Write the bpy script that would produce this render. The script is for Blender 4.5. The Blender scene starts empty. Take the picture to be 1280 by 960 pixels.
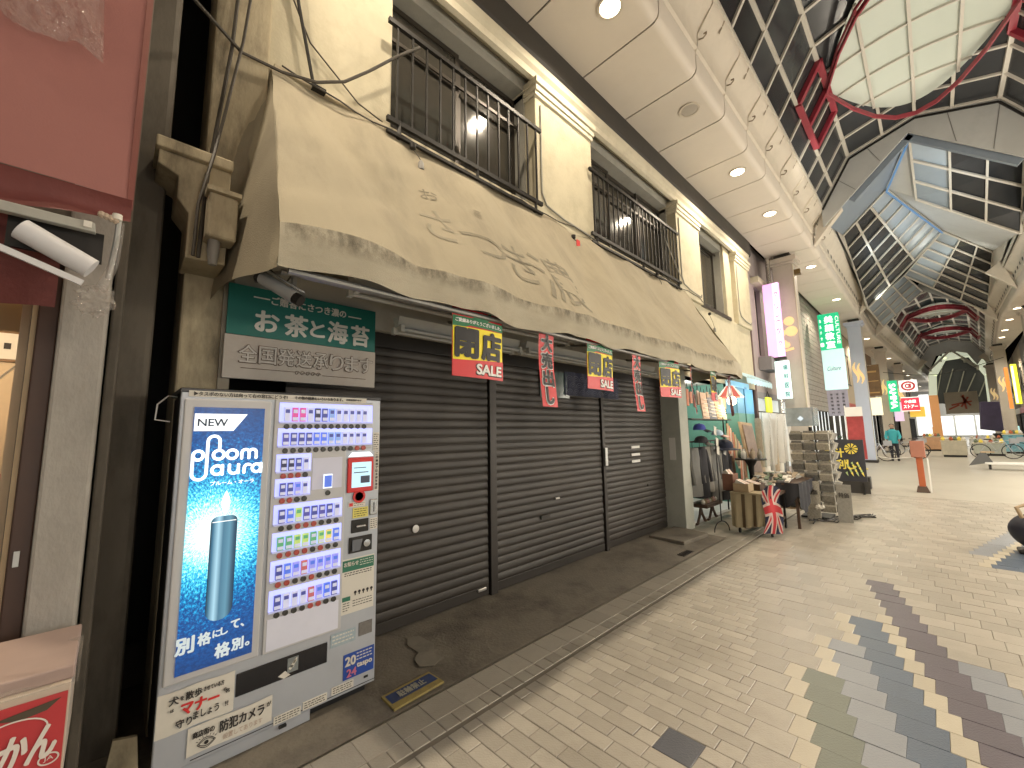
import bpy, bmesh, math, random
from mathutils import Vector, Matrix, noise
random.seed(7)
S = bpy.context.scene
COL = S.collection
# ------------------------------------------------------------------ camera
CAMZ = 1.6
yaw, pitch, roll = 0.7725196, 0.1198437, -0.0169910
cy_, sy_, cp_, sp_ = math.cos(yaw), math.sin(yaw), math.cos(pitch), math.sin(pitch)
fwd = Vector((sy_*cp_, cy_*cp_, sp_)); rt = Vector((cy_, -sy_, 0)); up = rt.cross(fwd)
r_ = rt*math.cos(roll)+up*math.sin(roll); u_ = up*math.cos(roll)-rt*math.sin(roll)
cam = bpy.data.cameras.new('camera'); cam.sensor_width = 36; cam.lens = 36*509.97/1280
cam.clip_start = 0.05; cam.clip_end = 600
co = bpy.data.objects.new('camera', cam); COL.objects.link(co); S.camera = co
m3 = Matrix((r_, u_, -fwd)).transposed()
co.matrix_world = Matrix.Translation((0, 0, CAMZ)) @ m3.to_4x4()
# ------------------------------------------------------------------ night sky, lights, exposure
W = bpy.data.worlds.new('World'); S.world = W; W.use_nodes = True
nt = W.node_tree; bg = nt.nodes['Background']
sky = nt.nodes.new('ShaderNodeTexSky'); sky.sky_type = 'NISHITA'; sky.sun_disc = False
sky.sun_elevation = math.radians(-4); sky.sun_rotation = math.radians(200)
nt.links.new(sky.outputs[0], bg.inputs[0]); bg.inputs[1].default_value = 0.05
S.view_settings.view_transform = 'Standard'; S.view_settings.look = 'None'
S.view_settings.exposure = 0.0; S.view_settings.gamma = 1
S.cycles.max_bounces = 6; S.cycles.diffuse_bounces = 4; S.cycles.glossy_bounces = 3
S.cycles.transmission_bounces = 4; S.cycles.transparent_max_bounces = 8
S.cycles.sample_clamp_indirect = 4; S.cycles.use_denoising = True
S.cycles.caustics_reflective = False; S.cycles.caustics_refractive = False
WARM = (1.0, 0.85, 0.65); NEUT = (1.0, 0.88, 0.70); COOL = (0.80, 0.93, 1.0)
def lamp(kind, loc, power, col, size=0.08, aim=(0, 0, -1), angle=150, blend=0.5, name='lamp'):
    d = bpy.data.lights.new(name, kind); d.energy = power; d.color = col
    if kind == 'AREA': d.shape = 'DISK'; d.size = size
    else: d.shadow_soft_size = size
    if kind == 'SPOT': d.spot_size = math.radians(angle); d.spot_blend = blend
    o = bpy.data.objects.new(name, d); COL.objects.link(o); o.location = loc
    o.rotation_euler = Vector(aim).to_track_quat('-Z', 'Y').to_euler()
    return o
# ------------------------------------------------------------------ materials
MATS = {}
def mat(name, col, rough=0.6, metal=0.0, var=0.12, scale=6.0, bump=0.0, bscale=60.0, emit=0.0, ecol=None,
        dirt=0.0, dcol=(0.05, 0.04, 0.03), dscale=2.0, spec=0.5, rnd=0.0, stretch=(1, 1, 1), alpha=1.0, trans=0.0, sheen=0.0):
    if name in MATS: return MATS[name]
    m = bpy.data.materials.new(name); m.use_nodes = True; MATS[name] = m
    n = m.node_tree.nodes; L = m.node_tree.links; b = n['Principled BSDF']
    b.inputs['Roughness'].default_value = rough; b.inputs['Metallic'].default_value = metal
    b.inputs['Specular IOR Level'].default_value = spec
    if alpha < 1: b.inputs['Alpha'].default_value = alpha
    if trans: b.inputs['Transmission Weight'].default_value = trans
    tc = n.new('ShaderNodeTexCoord'); mp = n.new('ShaderNodeMapping'); L.new(tc.outputs['Object'], mp.inputs[0])
    mp.inputs['Scale'].default_value = stretch
    no = n.new('ShaderNodeTexNoise'); no.inputs['Scale'].default_value = scale; no.inputs['Detail'].default_value = 6
    no.inputs['Roughness'].default_value = 0.65
    L.new(mp.outputs[0], no.inputs['Vector'])
    mx = n.new('ShaderNodeMix'); mx.data_type = 'RGBA'
    mx.inputs[6].default_value = (*[c*(1-var) for c in col], 1); mx.inputs[7].default_value = (*[min(1, c*(1+var)) for c in col], 1)
    L.new(no.outputs['Fac'], mx.inputs[0]); out = mx.outputs[2]
    if rnd:
        oi = n.new('ShaderNodeObjectInfo'); at = n.new('ShaderNodeAttribute'); at.attribute_name = 'rnd'
        ad = n.new('ShaderNodeMath'); ad.operation = 'ADD'; L.new(oi.outputs['Random'], ad.inputs[0]); L.new(at.outputs['Fac'], ad.inputs[1])
        fr = n.new('ShaderNodeMath'); fr.operation = 'FRACT'; L.new(ad.outputs[0], fr.inputs[0])
        mr = n.new('ShaderNodeMapRange'); mr.inputs[3].default_value = 1-rnd; mr.inputs[4].default_value = 1+rnd
        L.new(fr.outputs[0], mr.inputs[0])
        hs = n.new('ShaderNodeHueSaturation'); L.new(mr.outputs[0], hs.inputs['Value']); L.new(out, hs.inputs['Color']); out = hs.outputs[0]
    if dirt:
        gp = n.new('ShaderNodeNewGeometry')
        d = n.new('ShaderNodeTexNoise'); d.inputs['Scale'].default_value = dscale; d.inputs['Detail'].default_value = 9; d.inputs['Roughness'].default_value = 0.7
        mp2 = n.new('ShaderNodeMapping'); mp2.inputs['Scale'].default_value = stretch
        L.new(gp.outputs['Position'], mp2.inputs[0]); L.new(mp2.outputs[0], d.inputs['Vector'])
        cr = n.new('ShaderNodeMapRange'); cr.inputs[1].default_value = 0.48; cr.inputs[2].default_value = 0.72; cr.inputs[4].default_value = dirt
        L.new(d.outputs['Fac'], cr.inputs[0])
        m2 = n.new('ShaderNodeMix'); m2.data_type = 'RGBA'; L.new(cr.outputs[0], m2.inputs[0]); L.new(out, m2.inputs[6]); m2.inputs[7].default_value = (*dcol, 1)
        out = m2.outputs[2]
    L.new(out, b.inputs['Base Color'])
    rr = n.new('ShaderNodeMapRange'); rr.inputs[3].default_value = max(0, rough-0.08); rr.inputs[4].default_value = min(1, rough+0.08)
    L.new(no.outputs['Fac'], rr.inputs[0]); L.new(rr.outputs[0], b.inputs['Roughness'])
    if bump:
        bn = n.new('ShaderNodeTexNoise'); bn.inputs['Scale'].default_value = bscale; bn.inputs['Detail'].default_value = 5
        L.new(mp.outputs[0], bn.inputs['Vector'])
        bp = n.new('ShaderNodeBump'); bp.inputs['Strength'].default_value = bump; bp.inputs['Distance'].default_value = 0.01
        L.new(bn.outputs['Fac'], bp.inputs['Height']); L.new(bp.outputs[0], b.inputs['Normal'])
    if emit:
        b.inputs['Emission Strength'].default_value = emit
        b.inputs['Emission Color'].default_value = (*(ecol or col), 1)
    return m
# ------------------------------------------------------------------ geometry helpers
class MB:
    def __init__(s): s.v = []; s.f = []; s.mi = []; s.cm = 0
    def add(s, vs, fs):
        k = len(s.v); s.v += [tuple(v) for v in vs]
        for f in fs: s.f.append(tuple(i+k for i in f)); s.mi.append(s.cm)
        return s
    def box(s, x0, y0, z0, x1, y1, z1):
        return s.add([(x0,y0,z0),(x1,y0,z0),(x1,y1,z0),(x0,y1,z0),(x0,y0,z1),(x1,y0,z1),(x1,y1,z1),(x0,y1,z1)],
                     [(3,2,1,0),(4,5,6,7),(0,1,5,4),(1,2,6,5),(2,3,7,6),(3,0,4,7)])
    def poly(s, pts): return s.add(pts, [tuple(range(len(pts)))])
    def prism(s, pts, vec):
        n = len(pts); a = [Vector(p) for p in pts]; b = [p+Vector(vec) for p in a]
        return s.add(a+b, [tuple(range(n))[::-1], tuple(range(n, 2*n))]+[(i, (i+1) % n, n+(i+1) % n, n+i) for i in range(n)])
    def tube(s, pts, r, n=8, r2=None):
        pts = [Vector(p) for p in pts]; k = len(pts); base = len(s.v); ref = None
        for i, p in enumerate(pts):
            t = (pts[min(i+1, k-1)]-pts[max(i-1, 0)]).normalized()
            if ref is None:
                ref = t.orthogonal().normalized()
            ref = (ref-t*ref.dot(t)).normalized(); b = t.cross(ref)
            rr = r if r2 is None else r+(r2-r)*i/(k-1)
            for j in range(n):
                a = 2*math.pi*j/n; s.v.append(tuple(p+(ref*math.cos(a)+b*math.sin(a))*rr))
        for i in range(k-1):
            for j in range(n):
                s.f.append((base+i*n+j, base+i*n+(j+1) % n, base+(i+1)*n+(j+1) % n, base+(i+1)*n+j)); s.mi.append(s.cm)
        s.f.append(tuple(base+j for j in range(n))[::-1]); s.f.append(tuple(base+(k-1)*n+j for j in range(n))); s.mi += [s.cm]*2
        return s
    def lathe(s, c, prof, n=16, axis='z'):
        base = len(s.v); c = Vector(c)
        for (r, z) in prof:
            for j in range(n):
                a = 2*math.pi*j/n; x, y = r*math.cos(a), r*math.sin(a)
                s.v.append(tuple(c+(Vector((x, y, z)) if axis == 'z' else Vector((x, z, y)) if axis == 'y' else Vector((z, x, y)))))
        k = len(prof)
        for i in range(k-1):
            for j in range(n):
                s.f.append((base+i*n+j, base+i*n+(j+1) % n, base+(i+1)*n+(j+1) % n, base+(i+1)*n+j)); s.mi.append(s.cm)
        s.f.append(tuple(base+j for j in range(n))[::-1]); s.f.append(tuple(base+(k-1)*n+j for j in range(n))); s.mi += [s.cm]*2
        return s
    def sheet(s, fn, nu, nv):
        base = len(s.v)
        for i in range(nu+1):
            for j in range(nv+1): s.v.append(tuple(fn(i/nu, j/nv)))
        for i in range(nu):
            for j in range(nv):
                a = base+i*(nv+1)+j; s.f.append((a, a+1, a+nv+2, a+nv+1)); s.mi.append(s.cm)
        return s
    def bar(s, a, b, w, h, upv=(0, 0, 1)):
        a, b = Vector(a), Vector(b); t = (b-a).normalized(); sd = t.cross(Vector(upv))
        if sd.length < 1e-4: sd = t.orthogonal()
        sd = sd.normalized(); uu = sd.cross(t)
        q = [sd*w/2+uu*h/2, -sd*w/2+uu*h/2, -sd*w/2-uu*h/2, sd*w/2-uu*h/2]
        return s.add([a+x for x in q]+[b+x for x in q], [(0,1,2,3),(7,6,5,4)]+[(i, (i+1) % 4+0, (i+1) % 4+4, i+4) for i in range(4)])
ORG = {}
def wl(o): return ORG.get(o, Vector((0, 0, 0))) if o else Vector((0, 0, 0))
def obj(name, mb, m, parent=None, smooth=False, bevel=0.0, kind=None, solid=0.0, subsurf=0, label=None):
    if isinstance(mb, bpy.types.Mesh): me = mb
    else:
        o0 = wl(parent); me = bpy.data.meshes.new(name)
        me.from_pydata([(v[0]-o0.x, v[1]-o0.y, v[2]-o0.z) for v in mb.v], [], mb.f); 
        ms = m if isinstance(m, (list, tuple)) else [m]
        for x in ms: me.materials.append(x)
        if len(ms) > 1: me.polygons.foreach_set('material_index', mb.mi)
        bm = bmesh.new(); bm.from_mesh(me); bmesh.ops.recalc_face_normals(bm, faces=bm.faces); bm.to_mesh(me); bm.free()
        if smooth:
            me.polygons.foreach_set('use_smooth', [True]*len(me.polygons))
            me.set_sharp_from_angle(angle=math.radians(40))
        me.update()
    o = bpy.data.objects.new(name, me); COL.objects.link(o)
    if parent: o.parent = parent; ORG[o] = wl(parent).copy()
    if bevel:
        b = o.modifiers.new('b', 'BEVEL'); b.width = bevel; b.segments = 2; b.limit_method = 'ANGLE'
    if solid:
        b = o.modifiers.new('s', 'SOLIDIFY'); b.thickness = solid; b.offset = 0
    if subsurf:
        b = o.modifiers.new('u', 'SUBSURF'); b.levels = subsurf; b.render_levels = subsurf
    if kind: o['kind'] = kind
    if label: o['label'] = label
    return o
def inst(name, me, parent, loc, rot=None, scale=None):
    o = bpy.data.objects.new(name, me); COL.objects.link(o); o.parent = parent
    o.location = Vector(loc)-wl(parent)
    if rot: o.rotation_euler = rot
    if scale: o.scale = scale
    return o
def tag(o, label, cat, group=None):
    o['label'] = label; o['category'] = cat
    if group: o['group'] = group
    return o
def thing(name, label, cat, loc=(0, 0, 0), group=None):
    o = bpy.data.objects.new(name, None); COL.objects.link(o); o.location = loc; ORG[o] = Vector(loc)
    o.empty_display_size = 0.1
    return tag(o, label, cat, group)
def copy_tree(o, loc=None, label=None, parent=None, rz=None, deep=True):
    c = o.copy(); COL.objects.link(c); c.parent = parent
    if loc is not None: c.location = loc
    if label: c['label'] = label
    if rz is not None: c.rotation_euler = (o.rotation_euler[0], o.rotation_euler[1], rz)
    for ch in [x for x in o.children]: copy_tree(ch, parent=c)
    return c
TX = {}
def glyphs(s):
    if s in TX: return TX[s]
    cu = bpy.data.curves.new('t', 'FONT'); cu.body = s; cu.resolution_u = 3; cu.fill_mode = 'FRONT'
    o = bpy.data.objects.new('t', cu); COL.objects.link(o); bpy.context.view_layer.update()
    me = bpy.data.meshes.new_from_object(o.evaluated_get(bpy.context.evaluated_depsgraph_get()))
    vs = [(v.co.x, v.co.y) for v in me.vertices]; fs = [tuple(p.vertices) for p in me.polygons]
    bpy.data.objects.remove(o); bpy.data.curves.remove(cu); bpy.data.meshes.remove(me)
    x0 = min(v[0] for v in vs); x1 = max(v[0] for v in vs); y0 = min(v[1] for v in vs); y1 = max(v[1] for v in vs)
    TX[s] = (vs, fs, x0, x1, y0, y1); return TX[s]
def put_text(mb, s, c, r, u, w=None, h=None, bold=0.0, lift=0.0004, shear=0.0):
    vs, fs, x0, x1, y0, y1 = glyphs(s); gw, gh = x1-x0, max(y1-y0, 1e-3)
    sx = w/gw if w else None; syy = h/gh if h else None
    if sx is None: sx = syy
    if syy is None: syy = sx
    r, u, c = Vector(r).normalized(), Vector(u).normalized(), Vector(c); n = r.cross(u)
    em = syy; sh = [(0, 0)]
    if bold: sh = [(0, 0), (bold, 0), (-bold, 0), (0, bold*.8), (0, -bold*.8), (bold*.7, bold*.6), (-bold*.7, -bold*.6), (bold*.7, -bold*.6), (-bold*.7, bold*.6)]
    mx, my = (x0+x1)/2, (y0+y1)/2
    for i, (dx, dy) in enumerate(sh):
        mb.add([c+r*((x-mx)*sx+dx*em+shear*(y-my)*syy)+u*((y-my)*syy+dy*em)+n*(lift*i) for x, y in vs], fs)
    return mb
def text(s, c, r, u, m, parent, w=None, h=None, bold=0.0, name='lettering', shear=0.0):
    return obj(name, put_text(MB(), s, c, r, u, w, h, bold, shear=shear), m, parent)
def vtext(s, top, r, u, m, parent, cw, ch, bold=0.0, name='lettering', pitch=None):
    mb = MB(); u = Vector(u); top = Vector(top)
    for i, c in enumerate(s):
        put_text(mb, c, top-u*((i+0.5)*(pitch or ch*1.15)), r, u, cw, ch, bold)
    return obj(name, mb, m, parent)
FX, FZ = (1, 0, 0), (0, 0, 1)          # lettering on faces that look towards the street (-y)
NX = (0, -1, 0)                        # lettering on faces that look back along the street (-x)
# ------------------------------------------------------------------ material table
CREAM = mat('cream_plaster', (.52, .47, .34), .85, var=.14, scale=5, bump=.25, bscale=45, dirt=.35, dcol=(.22, .18, .11), dscale=2.2)
DIRTYC = mat('stained_plaster', (.40, .34, .23), .9, var=.25, scale=7, bump=.4, bscale=40, dirt=.75, dcol=(.08, .065, .045), dscale=5, stretch=(1, 1, .35))
TRIM = mat('cream_trim', (.62, .57, .44), .8, var=.1, scale=8, bump=.15, dirt=.25, dcol=(.25, .2, .13), dscale=4)
GREYP = mat('recess_plaster', (.34, .33, .29), .85, var=.12, scale=6, bump=.2, dirt=.3, dcol=(.12, .11, .09))
CANVAS = mat('awning_canvas', (.325, .283, .20), .9, var=.14, scale=3, bump=.35, bscale=220, dirt=.65, dcol=(.205, .178, .128), dscale=1.5, stretch=(1.8, .55, .55))
CANVASD = mat('awning_valance_canvas', (.56, .49, .35), .9, var=.15, scale=4, bump=.3, bscale=200, dirt=.8, dcol=(.10, .085, .06), dscale=3.5, stretch=(.6, 1, 1.6))
FADED = mat('faded_print', (.20, .178, .130), .95, var=.3, scale=12, dirt=.55, dcol=(.35, .295, .195), dscale=9)
SHUT = mat('shutter_brown', (.030, .025, .021), .52, metal=.1, var=.25, scale=3, bump=.08, rnd=.16, dirt=.6, dcol=(.062, .054, .045), dscale=1.6, stretch=(.5, 1, 1.3))
SHUTF = mat('shutter_guide', (.034, .029, .025), .5, metal=.3, var=.15, scale=4)
BLACKM = mat('black_iron', (.022, .020, .018), .5, metal=.4, var=.3, scale=20, bump=.1)
GLASSD = mat('dark_window_glass', (.035, .032, .026), .10, var=.4, scale=2, spec=.6)
WFRAME = mat('bronze_window_frame', (.05, .042, .033), .45, metal=.4, var=.15)
NIGHT = mat('night_roof_glass', (.028, .030, .033), .2, var=.35, scale=1.2, spec=.32, rnd=.35)
REFLGL = mat('painted_reflection_glass', (.30, .36, .42), .35, var=.12, scale=1.5, rnd=.2)  # pale tone puts light reflected near the ridge into the glass colour
RFRAME = mat('white_roof_frame', (.55, .52, .46), .5, var=.08, scale=5, dirt=.2, dcol=(.4, .36, .3))
SOFF = mat('soffit_panel_paint', (.66, .60, .52), .55, var=.04, scale=2, dirt=.12, dcol=(.45, .4, .33), rnd=.03)
FASC = mat('fascia_paint', (.62, .56, .47), .6, var=.06, scale=3, dirt=.25, dcol=(.36, .31, .25), dscale=3)
GABLE = mat('grey_gable_panel', (.47, .475, .46), .6, var=.08, scale=2, dirt=.2, dcol=(.22, .22, .22))
REDST = mat('red_steel', (.27, .028, .045), .45, var=.15, scale=4)
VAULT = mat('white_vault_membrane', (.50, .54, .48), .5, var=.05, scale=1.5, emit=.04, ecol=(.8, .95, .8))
LED = mat('blue_light_strip', (.05, .10, .2), .4, emit=.35, ecol=(.2, .5, .9))
LAMPM = mat('lamp_lens', (1, .95, .85), .3, emit=9.0, ecol=(1, .86, .62))
LAMPO = mat('unlit_lens', (.42, .38, .33), .4)
BEAM = mat('dark_eave_beam', (.030, .027, .024), .6, var=.3, scale=4, dirt=.3)
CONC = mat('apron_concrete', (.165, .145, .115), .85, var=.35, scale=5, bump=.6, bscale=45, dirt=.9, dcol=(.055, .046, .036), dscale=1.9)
MORT = mat('mortar', (.17, .15, .122), .95, var=.2, scale=10, bump=.3)
GROUND = mat('street_ground', (.38, .355, .30), .42, var=.15, scale=.8, dirt=.4, dcol=(.24, .21, .17), dscale=.5)
PV = dict(
    beige=mat('paver_beige', (.355, .325, .275), .36, var=.14, scale=9, bump=.3, bscale=90, dirt=.45, dcol=(.20, .175, .135), dscale=1.3, rnd=.13),
    cream=mat('paver_cream', (.45, .405, .315), .36, var=.10, scale=9, bump=.25, bscale=90, dirt=.3, dcol=(.40, .34, .25), dscale=1.5, rnd=.08),
    green=mat('paver_green', (.135, .15, .118), .36, var=.12, scale=9, bump=.25, bscale=90, dirt=.3, dcol=(.10, .105, .085), rnd=.04),
    lgrey=mat('paver_light_grey', (.235, .25, .275), .36, var=.10, scale=9, bump=.25, bscale=90, dirt=.3, dcol=(.18, .185, .19), rnd=.04),
    blue=mat('paver_blue_grey', (.085, .112, .155), .36, var=.12, scale=9, bump=.25, bscale=90, dirt=.3, dcol=(.075, .09, .11), rnd=.05),
    purple=mat('paver_purple', (.105, .09, .108), .36, var=.12, scale=9, bump=.25, bscale=90, dirt=.35, dcol=(.085, .075, .085), rnd=.05),
    dark=mat('paver_dark', (.085, .09, .105), .36, var=.12, scale=9, bump=.25, bscale=90))
WHITE = mat('white_paint', (.75, .74, .70), .5, var=.05)
BLACK = mat('black_ink', (.012, .012, .012), .6, var=.1)
REDI = mat('red_ink', (.62, .03, .03), .5, var=.08)
# ------------------------------------------------------------------ ground and pavement
def P(p):
    d = Vector(p)-Vector((0, 0, CAMZ)); z = d.dot(fwd)
    return (512+408*d.dot(r_)/z, 384-408*d.dot(u_)/z) if z > .05 else None
obj('ground', MB().box(-25, -12, -.6, 140, 14, -.012), GROUND, kind='structure')
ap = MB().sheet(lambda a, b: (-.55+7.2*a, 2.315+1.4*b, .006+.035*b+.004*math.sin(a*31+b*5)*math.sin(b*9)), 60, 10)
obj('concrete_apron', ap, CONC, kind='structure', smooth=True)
pav = obj('pavement', MB().poly([(-.8, -3.4, -.005), (13.2, -3.4, -.005), (13.2, 2.315, -.005), (-.8, 2.315, -.005)]), MORT, kind='structure')
tiles = []
PW = .1975
ORDER = ['beige', 'cream', 'green', 'lgrey', 'blue', 'purple', 'dark']
dk = (2.0876, .97)
for r in range(-18, 53):
    x0 = 2.68+PW*r; x1 = x0+PW; s = .05*r
    top = min(.904+s, 1.975)
    for h in range(2):                                   # two rows of small bricks
        a = x0+h*PW/2; k = (2*r+h) % 4; y = 1.975; off = [.069, .02, .118, .169][k]
        cut = 1.975-off if off > .03 else 1.975-off-.195
        while y > top+.012:
            yb = max(cut, top); 
            if yb - top < .05: yb = top
            if a < dk[0]+.19 and a+PW/2 > dk[0]+.01:
                if y > dk[1]+.21: tiles.append((a, max(yb, dk[1]+.195), a+PW/2, y, 'beige'))
                if yb < dk[1]-.02: tiles.append((a, yb, a+PW/2, min(y, dk[1]), 'beige'))
            else: tiles.append((a, yb, a+PW/2, y, 'beige'))
            y = yb; cut = y-.195
    segs = []                                            # wide tiles and coloured bands
    first = .604+s if r <= 3 else .404+s if r <= 6 else .204+s if r <= 9 else -.10+s if r <= 15 else None
    y = top
    if r >= 22: c0 = .2-(.05*r) % .2; tiles.append((x0, y-c0, x1, y, 'beige')) if c0 > .03 else None; y -= c0 if c0 > .03 else 0
    ends = [(1, None)]
    lst = []
    if r <= 3: lst.append((.604+s, .404+s, 'green'))
    if r <= 6: lst.append((.404+s, .204+s, 'lgrey'))
    if r <= 9: lst.append((.204+s, .002+s, 'blue'))
    if r <= 10: lst.append((.002+s, -.098+s, 'cream'))
    if r <= 15: lst.append((-.098+s, -.305+s, 'purple'))
    if r <= 7: lst.append((-.305+s, -.51+s, 'lgrey'))
    if lst and r <= 9: lst.insert(0, (lst[0][0]+.1, lst[0][0], 'cream'))
    if r >= 23:                                          # the next zigzag along the street
        q = -.30-.05*(r-23)
        lst = [(q+.3, q+.1, 'lgrey')] if r >= 26 else []
        lst += [(q+.1, q, 'cream'), (q, q-.2, 'blue'), (q-.2, q-.4, 'blue')]
    for (ya, yb, c) in lst+[(None, None, None)]:
        stop = ya if ya is not None else -3.35
        while y > stop+.012:
            yb2 = max(y-.2, stop)
            if yb2-stop < .06: yb2 = stop
            tiles.append((x0, yb2, x1, y, 'beige')); y = yb2
        if ya is not None: tiles.append((x0, yb, x1, ya, c)); y = yb
for i in range(-16, 68):                                 # kerb-side strip along the apron
    x0 = 1.21+.2*(i-2) if False else .41+.2015*(i-2)
    if x0 > 12.8 or x0 < -.8: continue
    tiles.append((x0, 2.112, x0+.2015, 2.311, 'beige'))
    for j in range(2): tiles.append((x0+.1*j, 2.006, x0+.1*(j+1), 2.112, 'beige'))
tiles.append((dk[0], dk[1], dk[0]+PW, dk[1]+.195, 'dark'))
def paver_mesh(w, d, m):
    g, c = ((.0005, .0012) if m in ('green', 'lgrey', 'blue', 'purple') else (.0011, .0025) if d > .098 and w > .15 else (.0019, .003)); t = MB()
    a, b = w/2-g, d/2-g
    t.add([(-a,-b,-.006),(a,-b,-.006),(a,b,-.006),(-a,b,-.006),(-a,-b,-c),(a,-b,-c),(a,b,-c),(-a,b,-c),(-a+c,-b+c,0),(a-c,-b+c,0),(a-c,b-c,0),(-a+c,b-c,0)],
          [(8,9,10,11)]+[(i, (i+1) % 4, (i+1) % 4+4, i+4) for i in range(4)]+[(4+i, 4+(i+1) % 4, 8+(i+1) % 4, 8+i) for i in range(4)])
    return t
def scr(t):
    q = [P((t[0], t[1], 0)), P((t[2], t[1], 0)), P((t[2], t[3], 0)), P((t[0], t[3], 0))]
    if None in q: return 0
    cx = sum(p[0] for p in q)/4; cyy = sum(p[1] for p in q)/4
    if not (-5 < cx < 1029 and 0 < cyy < 775): return 0
    return abs(sum(q[i][0]*q[(i+1) % 4][1]-q[(i+1) % 4][0]*q[i][1] for i in range(4)))/2
tiles.sort(key=scr, reverse=True)
PM = {}
NBIG = 295
for t in tiles[:NBIG]:
    k = (round(t[2]-t[0], 3), round(t[3]-t[1], 3), t[4])
    if k not in PM:
        me = bpy.data.meshes.new('paver'); q = paver_mesh(*k); me.from_pydata(q.v, [], q.f); me.materials.append(PV[t[4]]); PM[k] = me
    o = inst('paver', PM[k], pav, ((t[0]+t[2])/2, (t[1]+t[3])/2, random.uniform(-.0015, .0015)))
    o.rotation_euler = (random.gauss(0, .006), random.gauss(0, .006), 0)
fld = MB(); rv = []
for t in tiles[NBIG:]:
    q = paver_mesh(t[2]-t[0], t[3]-t[1], t[4]); dz = random.uniform(-.0015, .0015); tx, ty = random.gauss(0, .006), random.gauss(0, .006)
    fld.cm = ORDER.index(t[4]); n0 = len(fld.f)
    fld.add([(v[0]+(t[0]+t[2])/2, v[1]+(t[1]+t[3])/2, v[2]+dz+tx*v[1]+ty*v[0]) for v in q.v], q.f); rv += [random.random()]*(len(fld.f)-n0)
po = obj('paver_field', fld, [PV[k] for k in ORDER], pav, kind='stuff')
at = po.data.attributes.new('rnd', 'FLOAT', 'FACE'); at.data.foreach_set('value', rv)
obj('street_slab', MB().box(13.2, -4.4, -.02, 95, 3.4, -.002), GROUND, kind='structure')
ST = 'structure'
# concrete step slab in front of the end pier, drain slot, painted plate
t = thing('step_slab', 'low worn concrete slab on the apron at the foot of the end pier', 'concrete slab', (6.2, 2.85, 0))
obj('slab', MB().prism([(5.80, 2.58, .002), (6.52, 2.52, .002), (6.66, 3.10, .002), (5.81, 3.11, .002)], (0, 0, .06)), CONC, t, bevel=.012)
t = thing('drain_cover', 'small dark drain slot in the concrete by the step slab', 'drain', (5.45, 2.42, 0))
dm = MB().box(5.30, 2.37, .0, 5.62, 2.47, .012)
obj('frame', dm, BLACKM, t)
for i in range(6): obj('bar', MB().box(5.32+.05*i, 2.375, .012, 5.335+.05*i, 2.465, .018), SHUTF, t)
t = thing('ground_plate', 'worn yellow and blue no-parking plate lying on the concrete by the vending machine', 'floor plate', (1.45, 2.44, 0))
YEL = mat('worn_yellow', (.27, .21, .07), .7, var=.3, scale=20, dirt=.9, dcol=(.12, .10, .07), dscale=14)
BLU = mat('worn_blue', (.025, .045, .13), .65, var=.3, scale=20, dirt=.8, dcol=(.07, .07, .08), dscale=12)
obj('plate', MB().prism([(1.28, 2.335, .012), (1.64, 2.355, .012), (1.63, 2.52, .012), (1.28, 2.50, .012)], (0, 0, .014)), YEL, t, bevel=.003)
obj('blue_panel', MB().poly([(1.295, 2.385, .0275), (1.625, 2.402, .0275), (1.618, 2.495, .0275), (1.295, 2.478, .0275)]), BLU, t)
text('駐輪禁止', (1.455, 2.44, .0285), (1, .05, 0), (0, 1, 0), mat('worn_white', (.34, .33, .27), .7, var=.4, scale=30), t, w=.19, h=.06, bold=.02)
# rag / paper litter on the apron
t = thing('flattened_litter', 'pale worn patch of flattened paper stuck on the dark concrete apron', 'litter', (1.75, 2.75, .02))
pt = [(1.62, 2.62), (1.70, 2.56), (1.80, 2.60), (1.79, 2.70), (1.86, 2.80), (1.84, 2.98), (1.76, 3.02), (1.70, 2.92), (1.71, 2.78), (1.64, 2.72)]
obj('scrap', MB().prism([(x, y, .0085+.035*(y-2.315)/1.4+.004) for x, y in pt], (0, 0, .002)), mat('dirty_paper', (.20, .18, .145), .9, var=.3, scale=9, dirt=.7, dcol=(.12, .105, .085), dscale=8), t)
# ------------------------------------------------------------------ arcade: soffits with panels, fascias, roof bays
YC = -.41
def bend(x): return 0 if x < 31 else -.056*(x-31)
def mirror(p, side): return p if side == 1 else (p[0], 2*YC-p[1], p[2])
SP = 1.1647
def soffit(side):
    lab = 'cream panelled soffit over the shuttered shop, edge of the arcade' if side == 1 else 'cream panelled soffit along the opposite side of the arcade'
    t = thing('arcade_soffit', lab, 'soffit', (0, 0, 6.7))
    n = 0; x = 3.362-SP*6
    while x < 84:
        L = SP if x < 30 else SP*4
        b0, b1 = bend(x), bend(x+L)
        prof = [(3.06, 6.70), (2.02, 6.70), (1.965, 6.712), (1.92, 6.745), (1.90, 6.80), (1.895, 7.05)]
        if x < 30:
            out = [(y, z) for y, z in prof]+[(y+.02, z+.02) for y, z in prof[::-1]]
            mb = MB().prism([mirror((x+.012, y, z), side) for y, z in out], (L-.024, 0, 0))
        else:
            f = lambda a, b: mirror((x+.005+(L-.01)*a, (prof[int(b*5+.01)][0]+bend(x+L*a)) if b > 0 else 3.06, prof[int(b*5+.01)][1]), 1) if side == 1 else \
                (x+.005+(L-.01)*a, (2*YC-prof[int(b*5+.01)][0]+bend(x+L*a)) if b > 0 else 2*YC-3.06, prof[int(b*5+.01)][1])
            mb = MB().sheet(f, 1, 5)
        obj('soffit_panel', mb, SOFF, t, smooth=True); x += L
    back = MB().box(-4, 3.06, 6.73, 31, 1.97, 6.78) if side == 1 else MB().box(-4, 2*YC-3.06, 6.73, 31, 2*YC-1.97, 6.78)
    obj('backing', back, BEAM, t)
    return t
for sd in (1, -1): soffit(sd)
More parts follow.
